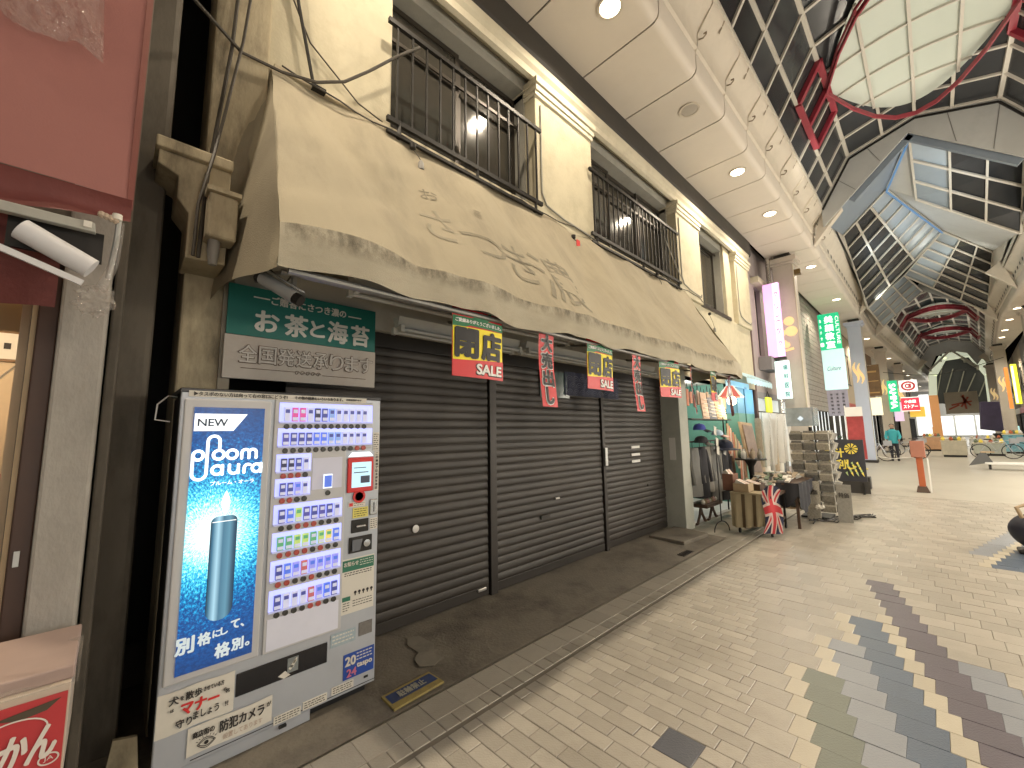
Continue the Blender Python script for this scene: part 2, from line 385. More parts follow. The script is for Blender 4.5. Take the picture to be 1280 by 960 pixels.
HOOKM = mat('hook_brown', (.26, .21, .15), .6, var=.2)
def fascia(side):
    lab = 'stepped cream fascia with thin ribs above the soffit on the shutter side' if side == 1 else 'stepped cream fascia with dark slots above the far soffit'
    t = thing('arcade_fascia', lab, 'fascia', (0, 0, 7.2))
    prof = [(1.905, 7.04), (1.905, 7.10), (1.87, 7.13), (1.86, 7.34), (1.83, 7.40), (1.70, 7.56), (1.64, 7.62), (1.605, 7.70), (1.605, 7.79)]
    def fn(xa, xb):
        return lambda a, b: mirror((xa+(xb-xa)*a, prof[round(b*8)][0]+(bend(xa+(xb-xa)*a) if side == 1 else -bend(xa+(xb-xa)*a)), prof[round(b*8)][1]), side)
    obj('fascia_board', MB().sheet(fn(-3.6, 31), 4, 8), FASC, t, smooth=True)
    obj('fascia_board', MB().sheet(fn(31, 84), 10, 8), FASC, t, smooth=True)
    x = 4.545-SP*6; k = 0
    while x < 54:
        b = bend(x) if side == 1 else -bend(x)
        if x < 15.5:
            obj('rib', MB().prism([mirror((x-.008, y, z), side) for y, z in [(1.90, 7.06), (1.86, 7.16), (1.845, 7.33), (1.62, 7.62), (1.60, 7.70), (1.61, 7.76), (1.66, 7.64), (1.86, 7.42)]], (.016, 0, 0)), FASC, t)
            mb = MB().tube([mirror(p, side) for p in [(x+.06, 1.86, 7.30), (x+.06, 1.80, 7.28), (x+.07, 1.76, 7.32), (x+.09, 1.76, 7.37), (x+.11, 1.80, 7.39)]], .012, 6)
            obj('cable_hook', mb, HOOKM, t, smooth=True)
            obj('gusset_slot', MB().prism([mirror((x+.42, y, z), side) for y, z in [(1.69, 7.54), (1.685, 7.545), (1.60, 7.69), (1.605, 7.695)]], (.03, 0, 0)), HOOKM, t)
        else:
            for q in (0, .58):
                obj('slot', MB().prism([mirror((x+q, y+b, z), side) for y, z in [(1.862, 7.24), (1.855, 7.24), (1.850, 7.34), (1.857, 7.34)]], (.16, 0, 0)), BEAM, t)
        x += SP
    for gx in (13.95, 24.3, 31.2, 54):
        b = bend(gx) if side == 1 else -bend(gx)
        obj('end_gusset', MB().prism([mirror((gx, y+b, z), side) for y, z in [(1.90, 6.75), (1.60, 7.95), (1.18, 7.60)]], (.22, 0, 0)), FASC, t, bevel=.01)
    return t
for sd in (1, -1): fascia(sd)
# gambrel bays ------------------------------------------------------
PR = [(2.03, 7.79), (1.75, 8.27), (1.34, 8.97), (.62, 9.18), (0, 9.38)]
def pane_bay(t, x0, nb, step, drift, big=True, fw=.06):
    """one glazed bay of gambrel section: panes and bars"""
    def C(x, k, side): return (x, YC+side*PR[k][0]+drift(x), PR[k][1])
    for side in (1, -1):
        for k in range(4):
            for i in range(nb):
                xa, xb = x0+i*step, x0+(i+1)*step
                obj('roof_pane', MB().poly([C(xa, k, side), C(xb, k, side), C(xb, k+1, side), C(xa, k+1, side)]), NIGHT, t)
        bars = MB()
        for k in range(5 if side == 1 else 4):
            w = fw*1.3 if k in (0, 2) else fw
            n = 1 if big else 4
            for i in range(n):
                xa = x0+nb*step*i/n; xb = x0+nb*step*(i+1)/n
                m = MB(); dz = -.02
                m.bar(tuple(Vector(C(xa, k, side))+Vector((0, 0, dz))), tuple(Vector(C(xb, k, side))+Vector((0, 0, dz))), w, w)
                obj('purlin', m, RFRAME, t)
        for i in range(nb+1):
            m = MB()
            for k in range(4):
                a, b = Vector(C(x0+i*step, k, side)), Vector(C(x0+i*step, k+1, side))
                m.bar(a+Vector((0, 0, -.03)), b+Vector((0, 0, -.03)), fw*.85, fw*.8)
            obj('glazing_bar', m, RFRAME, t)
def lens(t, cx, hx, hy, drift, nx=5, ny=4, zr=8.86, rise=.24, w=.085):
    """luminous vault: pointed oval in plan between two red bowed trusses"""
    d = drift(cx)
    def edge(s, y): return cx+s*hx*(1-(y/hy)**2)+s*.0
    def surf(a, b):
        y = -hy+2*hy*b; xe = hx*(1-(y/hy)**2)+.02
        return (cx-xe+2*xe*a, YC+d+y, zr+.04+rise*(1-(y/hy)**2))
    N = 12
    for j in range(ny*2):
        mb = MB().sheet(lambda a, b: surf(a, (j+b)/(ny*2)), 6, 3)
        obj('vault_panel', mb, VAULT, t, smooth=True)
    for i in range(1, nx):
        a = i/nx; X = cx-hx+2*hx*a
        yy = hy*math.sqrt(max(0, 1-abs(X-cx)/hx))
        pts = [(X, YC+d-yy+2*yy*q/8, zr+.02+rise*(1-((-yy+2*yy*q/8)/hy)**2)) for q in range(9)]
        m = MB()
        for q in range(8): m.bar(pts[q], pts[q+1], .035, .05)
        obj('vault_rib', m, RFRAME, t)
    for j in range(1, ny):
        y = -hy+2*hy*j/ny; xe = hx*(1-(y/hy)**2)
        m = MB().bar((cx-xe, YC+d+y, zr+.01+rise*(1-(y/hy)**2)), (cx+xe, YC+d+y, zr+.01+rise*(1-(y/hy)**2)), .05, .05)
        obj('vault_purlin', m, RFRAME, t)
    for s in (-1, 1):
        m = MB(); n = 8
        for q in range(n):
            ya, yb = -hy+2*hy*q/n, -hy+2*hy*(q+1)/n
            a, b = (edge(s, ya), YC+d+ya, zr-.03), (edge(s, yb), YC+d+yb, zr-.03)
            m.bar(a, b, w*.35, w*1.1)
            a2, b2 = (edge(s, ya)+s*w*1.2, YC+d+ya, zr+.02), (edge(s, yb)+s*w*1.2, YC+d+yb, zr+.02)
            m.bar(a2, b2, w*.3, w*.6)
            if q % 2 == 0: m.bar(a, a2, w*.5, w*.5)
        obj('red_bow_truss', m, REDST, t)
    for sd in (1, -1):                                  # red frames where the bows land on the glazed slopes
        m = MB()
        def q(x, k): return Vector((x, YC+d+sd*(PR[k][0]-.03), PR[k][1]-.05))
        x0, x1 = cx-.95, cx+.92; xm = (x0+x1)/2
        for a, b in ((q(x0, 1), q(x1, 1)), (q(x0, 2), q(x1, 2)), (q(x0, 1), q(x0, 2)), (q(x1, 1), q(x1, 2)), (q(xm, 1), q(xm, 2))): m.bar(a, b, .11, .09)
        obj('red_frame', m, REDST, t)
t = thing('arcade_roof', 'near glazed arcade roof bay with dark panes, white bars and pale vault', 'glass roof', (8, YC, 8.5))
pane_bay(t, 13.80-.92*17, 17, .92, lambda x: 0)
lens(t, 10.6, 2.25, 1.34, lambda x: 0)
lens(t, 5.2, 1.95, 1.34, lambda x: 0)
obj('closing_wall', MB().box(-1.9, YC-2.1, 6.7, -1.85, YC+2.1, 9.5), GABLE, t)
# grey gable, folded crossing roof
t = thing('crossing_roof', 'folded glass roof behind the grey gable with zigzag ridge', 'glass roof', (20, YC, 8.5))
gx = 13.86
outer = [(gx, YC+s*a, z) for s, lst in ((1, PR), (-1, PR[:-1][::-1])) for a, z in lst]
inner = [(1.62, 7.18), (1.2, 7.60), (-.258, 8.98), (-1.94, 7.41), (-2.44, 6.95)]
g = MB()
def gp(pts): g.prism([(gx, y, z) for y, z in pts], (.05, 0, 0))
L0, L1, L2, L3, AP = [(YC+a, z) for a, z in PR]
R0, R1, R2, R3 = [(YC-a, z) for a, z in PR[:4]]
for pts in ([L0, L2, (1.0, 7.78), (1.62, 7.18)], [L2, AP, (-.258, 8.98), (1.0, 7.78)], [AP, R2, (-1.94, 7.41), (-.258, 8.98)], [R2, R0, (-2.44, 6.95), (-1.94, 7.41)]):
    m = MB().prism([(gx, y, z) for y, z in pts], (.05, 0, 0)); obj('gable_panel', m, GABLE, t)
m = MB()
for a, b in zip([L0, L2, AP, R2], [L2, AP, R2, R0]): m.bar((gx-.03, a[0]*.985-.006, a[1]-.115), (gx-.03, b[0]*.985-.006, b[1]-.115), .035, .04)
obj('gable_edge', m, BLACKM, t)
for a, b in (((.55, 9.02), (.32, 8.50)), ((1.25, 8.45), (.86, 7.95)), ((-.95, 9.10), (-1.02, 8.30)), ((-1.75, 8.85), (-1.55, 7.82))): obj('panel_seam', MB().bar((gx-.006, a[0], a[1]), (gx-.006, b[0], b[1]), .012, .012, upv=(1, 0, 0)), mat('seam_grey', (.2, .2, .19), .7), t)
m = MB()
for a, b in (((1.0, 7.78), (-.258, 8.98)), ((-.258, 8.98), (-1.94, 7.41))): m.bar((gx+.16, a[0], a[1]), (gx+.16, b[0], b[1]), .26, .10, upv=(1, 0, 0))
obj('gable_reveal', m, mat('blue_grey_reveal', (.20, .24, .29), .5), t)
V1, V2, CV, BV = Vector((18, 1.60, 8.36)), Vector((24.4, 1.60, 7.07)), Vector((22.1, -.93, 9.0)), Vector((16.8, .33, 9.01))
A_, R1_, R2_, Q_ = Vector((14.1, -.27, 9.03)), Vector((17.47, -2.44, 8.9)), Vector((19.66, -2.44, 7.5)), Vector((17.5, -.295, 8.70))
U_, W_, T_ = Vector((26.2, -2.44, 8.92)), Vector((31.4, -2.44, 7.35)), Vector((27.0, .31, 8.93))
A2, B2, C2 = Vector((31, -.26, 8.92)), Vector((31, 1.47, 7.32)), Vector((31, -2.23, 7.1))
def quad_grid(t, p00, p10, p11, p01, nu, nv, light, w=.05):
    """u from p00 to p10, v from p00 to p01; panes plus bars; light(i, j) picks the panes painted with reflected light"""
    B = lambda a, b: (p00*(1-a)+p10*a)*(1-b)+(p01*(1-a)+p11*a)*b
    for i in range(nu):
        for j in range(nv):
            obj('roof_pane', MB().poly([B(i/nu, j/nv), B((i+1)/nu, j/nv), B((i+1)/nu, (j+1)/nv), B(i/nu, (j+1)/nv)]), REFLGL if light(i, j) else NIGHT, t)
    for i in range(nu+1): obj('glazing_bar', MB().bar(B(i/nu, 0)-Vector((0, 0, .05)), B(i/nu, 1)-Vector((0, 0, .05)), w, w), RFRAME, t)
    for j in range(nv+1): obj('purlin', MB().bar(B(0, j/nv)-Vector((0, 0, .055)), B(1, j/nv)-Vector((0, 0, .055)), w*1.3, w), RFRAME, t)
quad_grid(t, Q_, R2_, R1_, A_, 3, 3, lambda i, j: i == 0)
quad_grid(t, V1, V2, CV, BV, 7, 3, lambda i, j: j == 2)
quad_grid(t, T_, W_, U_, CV, 3, 6, lambda i, j: i == 0)
quad_grid(t, V2, B2, A2, T_, 4, 3, lambda i, j: True)
obj('infill_panel', MB().poly([BV, Q_, R2_, U_, CV]), GABLE, t)
obj('infill_panel', MB().poly([A_, Q_, BV]), GABLE, t)
obj('infill_panel', MB().poly([(13.92, -.258, 9.0), (13.92, 1.0, 7.80), (13.92, 1.6, 7.3), V1, BV]), mat('blue_grey_reveal', (.20, .24, .29), .5), t)
obj('side_wall', MB().poly([(13.9, 1.605, 7.75), (13.9, 1.605, 8.05), (18, 1.605, 8.40), (24.4, 1.605, 7.10), (31, 1.605, 8.2), (31, 1.605, 7.75)]), FASC, t)
obj('side_wall', MB().poly([(13.9, -2.445, 7.75), (13.9, -2.445, 8.3), (17.47, -2.445, 8.95), (19.66, -2.445, 7.55), (26.2, -2.445, 8.95), (31.4, -2.445, 7.72)]), FASC, t)
obj('gable_panel', MB().poly([(31.02, 1.62, 7.79), (31.02, -.26, 9.4), (31.02, -2.44, 7.79), (31.02, -2.23, 7.4), (31.02, -.26, 8.92), (31.02, 1.47, 7.4)]), GABLE, t)
m = MB()
for a, b in ((A_, BV), (BV, CV)): m.bar(a-Vector((0, 0, .12)), b-Vector((0, 0, .12)), .04, .04)
obj('light_strip', m, LED, t)
obj('roof_lid', MB().box(13.9, -2.6, 9.6, 31, 1.8, 9.65), BEAM, t)
# far gambrel bay with two pale vaults
drift = lambda x: bend(x)
t = thing('arcade_roof', 'far glazed arcade roof bay with two pale crescents and maroon bows', 'glass roof', (42, YC, 8.5))
pane_bay(t, 31.2, 12, 1.9, drift, fw=.09)
lens(t, 38, 2.1, 1.4, drift, w=.22); lens(t, 46.5, 2.1, 1.4, drift, w=.22)
t = thing('arcade_roof', 'last grey gable and folded roof of the arcade, far down the street', 'glass roof', (65, YC, 8.5))
gx = 54.2; d = bend(54)
for s in (1, -1):
    for k in range(4):
        a, b = PR[k], PR[k+1]; fi = lambda q: (q[0]*.72, 6.9+(q[1]-7.79)*.95)
        obj('gable_panel', MB().poly([(gx, YC+d+s*a[0], a[1]), (gx, YC+d+s*b[0], b[1]), (gx, YC+d+s*fi(b)[0], fi(b)[1]), (gx, YC+d+s*fi(a)[0], fi(a)[1])]), GABLE, t)
m = MB()
for s in (1, -1):
    for k in range(4):
        if k in (0, 1, 2, 3): m.bar((gx-.1, YC+d+s*PR[k][0], PR[k][1]), (gx-.1, YC+d+s*PR[k+1][0], PR[k+1][1]), .16, .12)
obj('gable_edge', m, BLACKM, t)
e = bend(78)
quad_grid(t, Vector((55, YC+d+1.5, 6.9)), Vector((78, YC+e+1.5, 6.9)), Vector((78, YC+e, 8.6)), Vector((55, YC+d, 8.6)), 12, 2, lambda i, j: False, w=.14)
quad_grid(t, Vector((55, YC+d-1.5, 6.9)), Vector((78, YC+e-1.5, 6.9)), Vector((78, YC+e, 8.6)), Vector((55, YC+d, 8.6)), 12, 2, lambda i, j: False, w=.14)
ARCH = mat('lit_arch', (.75, .78, .6), .5, emit=.5, ecol=(.9, .95, .7))
m = MB(); AP_ = [(.16, 3.9), (-.05, 6.6), (-.9, 8.3), (-2.75, 8.45), (-3.65, 6.3), (-3.6, 3.6)]
for a, b in zip(AP_[:-1], AP_[1:]): m.bar((56.8, a[0]-.3, a[1]*.98), (56.8, b[0]-.3, b[1]*.98), 1.4, .55, upv=(0, 0, 1))
obj('dark_panel', MB().poly([(58.5, p[0]-.3, p[1]*.98) for p in AP_]), mat('dark_grey_panel', (.10, .10, .11), .6, var=.5, scale=.8), t)
for k in range(5): obj('fold_bar', MB().bar((58.4, -.4-.7*k, 4.3+.5*(k % 2)), (58.4, -1.1-.7*k, 7.4-.3*k), .10, .08), RFRAME, t)
obj('lit_arch', m, ARCH, t)
obj('end_screen', MB().box(92, -8, 5.2, 92.1, 2, 10), GABLE, t)
# ------------------------------------------------------------------ downlights
def downlight(x, side, lit, label, power=0, col=WARM):
    y = 2.24 if side == 1 else 2*YC-2.24
    y += bend(x)*.6
    t = thing('downlight', label, 'downlight', (x, y, 6.7), 'round downlights in the arcade soffits')
    obj('trim_ring', MB().lathe((x, y, 6.695), [(.155, .0), (.155, -.012), (.125, -.012), (.125, .0)], 24), FASC, t, smooth=True)
    obj('lens', MB().lathe((x, y, 6.69), [(.002, -.006), (.08, -.008), (.122, -.002), (.122, .004)], 24), LAMPM if lit else LAMPO, t, smooth=True)
    if power: lamp('SPOT', (x, y, 6.66), power, col, .07, angle=152, blend=.55, name='downlight_lamp')
PW1 = 345
downlight(3.945, 1, True, 'brightest downlight, directly above the first upstairs window', PW1*.85)
downlight(6.255, 1, False, 'unlit grey downlight between two lit ones in the near soffit')
downlight(8.56, 1, True, 'lit downlight in the soffit above the third upstairs window', PW1)
downlight(10.87, 1, True, 'lit downlight next to the capital of the first column', PW1)
downlight(1.63, 1, True, 'lit downlight just outside the top of the view', PW1*.65); downlight(-.68, 1, True, 'lit downlight over the fruit shop, behind the viewer', PW1*1.7)
for x in (15.54, 20.4, 25.7, 31, 36.2, 41.4, 46.6, 52, 57, 62, 68, 74):
    downlight(x, 1, True, 'small lit downlight in the far run of the shutter-side soffit', PW1*1.4 if x < 48 else 0, NEUT)
for x in (1.63, 6.25, 10.87, 15.5, 20.2, 25, 28.2, 31, 34.3, 37, 41, 46, 52, 58):
    downlight(x, -1, True, 'small lit downlight in the soffit on the opposite side', PW1*(.8 if x < 14 else 1.4) if x < 48 else 0, NEUT)
# uplights that wash the roof
def up_l(x, y, z, p, c, aim, ang=110): lamp('SPOT', (x, y, z), p*.62, c, .25, aim=aim, angle=ang, blend=.9, name='roof_uplight')
up_l(11.6, 1.45, 7.3, 55, (1, .97, .84), (-.15, -.75, .8), 90)
up_l(9.5, -2.2, 7.3, 45, (.95, 1, .92), (.1, .7, .8))
for x in (2, 5.5, 9, 12.3): up_l(x, -2.25, 7.3, 70, (1, .93, .8), (.1, .9, .45), 130)
up_l(10.6, 1.45, 7.4, 60, (1, .95, .85), (1, -.35, .4), 105); up_l(10.6, -2.25, 7.4, 60, (1, .95, .85), (1, .35, .4), 105)
up_l(16, -2.0, 7.2, 130, COOL, (.3, .7, .6), 140); up_l(19.5, 1.2, 7.2, 160, COOL, (.2, -.7, .6), 140)
up_l(24, 1.2, 7.2, 170, (1, 1, .88), (-.1, -.6, .6), 140); up_l(25, -2.1, 7.2, 170, (1, 1, .88), (-.2, .7, .6), 140)
for x in (34, 42, 50): up_l(x, YC+bend(x), 6.6, 230, (1, .95, .85), (0, 0, 1), 160)
lamp('POINT', (66, YC+bend(66), 6), 350, (1, .96, .85), .3, name='far_end_fill_light'); lamp('POINT', (84, -2.8, 4.5), 500, (1, .97, .9), .3, name='far_end_fill_light')  # point lights added to brighten the dark far end, no fixtures
# ------------------------------------------------------------------ the closed shop: upper storey, shutters, piers
YW = 3.18
t = shop = thing('shuttered_shop', 'two-storey cream shop with three dark brown roller shutters below and railed windows above', 'shop building', (4, YW, 0))
WIN = [(1.61, 3.53), (4.74, 7.58), (8.70, 10.50)]
ZS, ZL = 4.30, 5.97
obj('upper_wall', MB().box(.62, YW, 2.62, 12.0, YW+.3, 4.22), CREAM, shop)
segs = [(.62, 1.61), (3.53, 4.74), (7.58, 8.70), (10.50, 12.0)]
obj('upper_wall', MB().box(.621, YW+.002, 4.22, 1.61, YW+.3, 6.86), CREAM, shop)
obj('upper_wall', MB().box(10.50, YW+.05, 4.22, 12.0, YW+.3, 6.86), CREAM, shop)
obj('lintel', MB().box(1.61, YW+.10, 5.99, 10.50, YW+.4, 6.86), GREYP, shop)
obj('back_wall', MB().box(.62, YW+.9, 0, 12.0, YW+1.0, 7.0), BEAM, shop)
# piers between the windows with stepped capitals and a thin conduit line
for (a, b) in ((3.53, 4.74), (7.58, 8.70), (10.95, 12.02)):
    y0 = YW-.06
    p = obj('window_pier', MB().box(a, y0, 4.20, b, YW+.35, 6.12), CREAM, shop, bevel=.01)
    for k, (z0, z1, e) in enumerate(((5.84, 5.90, .03), (5.90, 5.98, .05), (5.98, 6.06, .075))):
        obj('capital_moulding', MB().box(a-e*.6, y0-e, z0, b+e*.6, YW+.36, z1), TRIM, p, bevel=.008)
    cd = MB().tube([(a+.09, y0-.012, 5.75), (a+.08, y0-.012, 5.0), (a+.08, y0-.012, 4.55), (a+.16, y0-.012, 4.42), (a+.5, y0-.012, 4.36), (b-.12, y0-.012, 4.33), (b-.10, y0-.012, 4.39)], .011, 6)
    obj('conduit', cd, GREYP, p, smooth=True)
obj('cornice', MB().prism([(.62, YW-.02, 6.062), (.62, YW-.07, 6.08), (.62, YW-.085, 6.15), (.62, YW-.12, 6.19), (.62, YW-.125, 6.282), (.62, YW+.2, 6.282)], (11.4, 0, 0)), TRIM, shop)
obj('eave_gutter', MB().prism([(.3, 3.075, 6.284), (.3, 3.05, 6.34), (.3, 3.05, 6.69), (.3, 3.30, 6.69), (.3, 3.30, 6.284)], (11.9, 0, 0)), BEAM, shop)
# windows: recess, sliding sashes
for i, (a, b) in enumerate(WIN):
    w = obj('window', MB().box(a, YW+.30, ZS-.08, b, YW+.34, ZS-.02), WFRAME, shop)
    obj('reveal', MB().box(a-.001, YW+.12, ZS-.1, a+.03, YW+.42, ZL+.04), GREYP, w)
    obj('reveal', MB().box(b-.03, YW+.12, ZS-.1, b+.001, YW+.42, ZL+.04), GREYP, w)
    obj('sill', MB().box(a+.001, YW-.03, ZS-.11, b-.001, YW+.42, ZS-.03), WFRAME, w)
    n = 2 if i != 1 else 3
    for k in range(n):
        xa, xb = a+.03+(b-a-.06)*k/n, a+.03+(b-a-.06)*(k+1)/n; yy = YW+.25+(k % 2)*.035
        fr = MB()
        for q in ((xa, ZS-.02, xa+.05, ZL), (xb-.05, ZS-.02, xb, ZL), (xa+.05, ZL-.06, xb-.05, ZL), (xa+.05, ZS-.02, xb-.05, ZS+.05)): fr.box(q[0], yy, q[1], q[2], yy+.03, q[3])
        obj('sash', fr, WFRAME, w)
        gl = MB().poly([(xa+.05, yy+.015, ZS+.05), (xb-.05, yy+.018+.004*k, ZS+.05), (xb-.05, yy+.015, ZL-.06), (xa+.05, yy+.012, ZL-.06)])
        obj('pane', gl, GLASSD, w)
    obj('transom', MB().box(a+.03, YW+.22, 5.52 if i < 2 else 5.9, b-.03, YW+.24, 5.56 if i < 2 else 5.93), WFRAME, w)
for (a, b, n) in ((1.52, 3.56, 13), (4.60, 7.50, 22)):
    zt, zb = 5.33, 4.36
    r = obj('railing', MB().bar((a, 3.07, zt), (b, 3.07, zt), .035, .045).bar((a, 3.07, zb), (b, 3.07, zb), .035, .045).bar((a, 3.07, zb-.12), (b, 3.07, zb-.12), .03, .03), BLACKM, shop)
    for k in range(n): obj('bar', MB().box(a+.09+(b-a-.18)*k/(n-1)-.009, 3.061, zb+.02, a+.09+(b-a-.18)*k/(n-1)+.009, 3.079, zt-.02), BLACKM, r)
    for x in (a+.12, (a+b)/2, b-.12):
        obj('bracket', MB().bar((x, 3.07, zb-.12), (x, YW+.05, zb-.12), .03, .03).bar((x, 3.07, zb-.12), (x, 3.07, zb), .03, .03), BLACKM, r)
obj('railing_tie', MB().tube([(6.9, 3.05, 5.0), (7.3, 3.05, 4.6), (7.5, 3.04, 4.42)], .008, 6), GREYP, shop)
# ground floor: header, guides, shutters
obj('header', MB().box(.45, 3.10, 2.46, 6.62, 3.17, 2.80), mat('header_white', (.55, .53, .47), .7, var=.1, dirt=.4, dcol=(.2, .18, .15)), shop)
obj('shutter_housing', MB().box(1.28, 3.172, 2.34, 6.62, 3.40, 2.60), SHUTF, shop)
SEG = [(.86, 2.745), (2.865, 4.775), (4.875, 6.60)]
def slat_mesh(L):
    pr = [(0, 0), (-.0045, .005), (-.0065, .030), (-.0045, .062), (-.001, .070), (.003, .0735), (.003, .078)]
    m = MB(); 
    m.sheet(lambda a, b: (a*L, pr[round(b*6)][0], pr[round(b*6)][1]), 1, 6)
    me = bpy.data.meshes.new('slat'); me.from_pydata(m.v, [], m.f); me.materials.append(SHUT); me.polygons.foreach_set('use_smooth', [True]*len(me.polygons)); return me
for k, (a, b) in enumerate(SEG):
    base = .045+.03
    s = obj('shutter', MB().box(a, 3.188, base-.03, b, 3.215, base+.055), SHUTF, shop, bevel=.004)
    me = slat_mesh(b-a)
    for j in range(30):
        inst('slat', me, s, (a, 3.196+random.uniform(-.002, .002), base+.055+.0765*j+random.uniform(-.0012, .0012)), rot=(random.gauss(0, .03), random.gauss(0, .0006), random.gauss(0, .0008)))
    cx = (a+b)/2
    LK = mat('lock_metal', (.55, .53, .5), .35, metal=.8)
    if k == 0:
        obj('handle', MB().box(2.60, 3.170, .10, 2.70, 3.187, .125), LK, s, bevel=.004)
        obj('keyhole_plate', MB().lathe((1.92, 3.178, .80), [(.004, 0), (.032, .002), (.034, .006)], 12, 'y'), LK, s)
        obj('handle', MB().box(1.30, 3.172, .09, 1.40, 3.187, .11), SHUTF, s)
    if k == 1:
        obj('keyhole_plate', MB().box(3.78, 3.172, .82, 3.85, 3.186, .84), LK, s); obj('handle', MB().box(3.52, 3.172, .63, 3.66, 3.186, .67), SHUTF, s)
    if k == 2:
        for z in (1.36, 1.25, 1.15): obj('label_strip', MB().box(5.56, 3.176, z-.018, 5.80, 3.184, z+.018), WHITE, s)
        obj('handle', MB().box(6.0, 3.174, .75, 6.06, 3.186, .78), SHUTF, s)
for (a, b) in ((2.745, 2.865), (4.775, 4.875)):
    g = obj('guide_rail', MB().box(a+.015, 3.165, .03, b-.015, 3.22, 2.46), SHUTF, shop, bevel=.005)
obj('name_plate', MB().box(4.80, 3.135, 1.14, 4.855, 3.144, 1.38), mat('tin', (.5, .5, .48), .4, metal=.5), shop)
obj('window_sticker', MB().box(3.55, 3.17, 2.02, 4.1, 3.18, 2.34), mat('glass_panel', (.05, .09, .085), .2), shop)
BLUEC = mat('indigo_cloth', (.05, .055, .09), .9, var=.5, scale=25)
cl = obj('wave_cloth', MB().sheet(lambda a, b: (4.0+1.25*a, 3.16+.012*math.sin(a*40), 2.36-.30*b), 30, 3), BLUEC, shop, smooth=True)
wv = MB()
for i in range(9):
    for j in range(3):
        for rr in (.07, .045, .02):
            pts = [(4.08+.135*i+(.067 if j % 2 else 0)+rr*math.cos(q*.45), 3.145, 2.07+.085*j+rr*math.sin(q*.45)) for q in range(8)]
            for q in range(7): wv.bar(pts[q], pts[q+1], .006, .003, upv=(0, 1, 0))
obj('wave_print', wv, mat('indigo_light', (.14, .15, .2), .9), cl)
pr = obj('end_pier', MB().box(6.61, 2.88, .01, 6.93, 3.42, 2.62), mat('pier_plaster', (.42, .43, .38), .8, var=.12, bump=.2, dirt=.4, dcol=(.2, .2, .17)), shop, bevel=.01)
obj('notice', MB().box(6.603, 2.98, 1.12, 6.609, 3.08, 1.48), WHITE, pr)
# left pier and its corbel
obj('left_pier', MB().box(.24, 3.08, .0, .50, 3.5, 2.75), DIRTYC, shop, bevel=.012)
obj('left_pier', MB().box(.30, 3.11, 2.75, .625, 3.5, 6.86), DIRTYC, shop, bevel=.012)
obj('left_pier_trim', MB().box(.44, 3.06, .0, .50, 3.079, 2.6), mat('grey_conduit', (.25, .22, .17), .6), shop)
c = obj('corbel', MB().prism([(.07, 2.80, 3.18), (.07, 2.80, 3.10), (.16, 2.80, 3.06), (.16, 2.80, 2.93), (.215, 2.80, 2.86), (.215, 2.80, 2.60), (.40, 2.80, 2.60), (.40, 2.80, 3.18)], (0, .32, 0)), DIRTYC, shop, bevel=.008)
obj('corbel_cap', MB().box(.055, 2.77, 3.18, .405, 3.13, 3.245), DIRTYC, c, bevel=.008)
# ------------------------------------------------------------------ canvas awning
CANVASV = mat('awning_lip_canvas', (.44, .395, .30), .9, var=.14, scale=4, bump=.3, bscale=200, dirt=.4, dcol=(.26, .21, .14), dscale=3, stretch=(.6, 1, 1.6))
XA0, XA1 = .49, 7.05
aw = thing('awning', 'long faded beige canvas awning with grimy lip over the shutters', 'awning', (3.8, 2.6, 3))
def slope(a, b, lift=0.0):
    xt = .65+7.15*a; xb = XA0+(XA1-XA0)*a
    y = 3.165+(2.05-3.165)*b; z = 4.31+(2.60-4.31)*b
    sag = .040*math.sin(math.pi*b)*(1+.6*math.sin(a*19))+.014*math.sin(a*41+b*3)+.030*(noise.noise(Vector((a*14, b*3.5, 1.7)))+.5*noise.noise(Vector((a*31+b*9, b*7, 4.2))))+.034*math.exp(-((a-.03-.12*b)/.018)**2)*math.sin(math.pi*min(1, b*1.2))+.028*math.exp(-((a-.17+.06*b)/.016)**2)+.012*math.sin(a*23-4*b)*b
    z += -.06*math.sin(math.pi*a)*(.3+.7*(1-b))*0+.03*math.sin(math.pi*a*5)*b*.3
    return Vector((xt*(1-b)+xb*b, y+(sag-.02)*.84+(-.55-0)*0, z-(sag-.02)*.55))+Vector((0, -.84, .55))*lift
obj('canvas', MB().sheet(lambda a, b: slope(a, b), 160, 28), CANVAS, aw, smooth=True)
def val(a, b):
    p = slope(a, 1); s = .012*math.sin(a*60)+.008*math.sin(a*151)
    zb = .215+.012*math.sin(a*33)+.006*math.sin(a*90)
    return (p.x, p.y-.012*math.sin(math.pi*b)+s*b*.6, p.z-zb*b)
obj('valance', MB().sheet(val, 160, 6), CANVASV, aw, smooth=True)
gmt = bpy.data.materials.new('grime_streak'); gmt.use_nodes = True; gn = gmt.node_tree.nodes; gl_ = gmt.node_tree.links; gb = gn['Principled BSDF']
gb.inputs['Base Color'].default_value = (.045, .037, .026, 1); gb.inputs['Roughness'].default_value = .95
gtc = gn.new('ShaderNodeTexCoord'); gmp = gn.new('ShaderNodeMapping'); gl_.new(gtc.outputs['Object'], gmp.inputs[0]); gmp.inputs['Scale'].default_value = (1.4, 1, .8)
gno = gn.new('ShaderNodeTexNoise'); gno.inputs['Scale'].default_value = 9; gno.inputs['Detail'].default_value = 10; gno.inputs['Roughness'].default_value = .75; gl_.new(gmp.outputs[0], gno.inputs['Vector'])
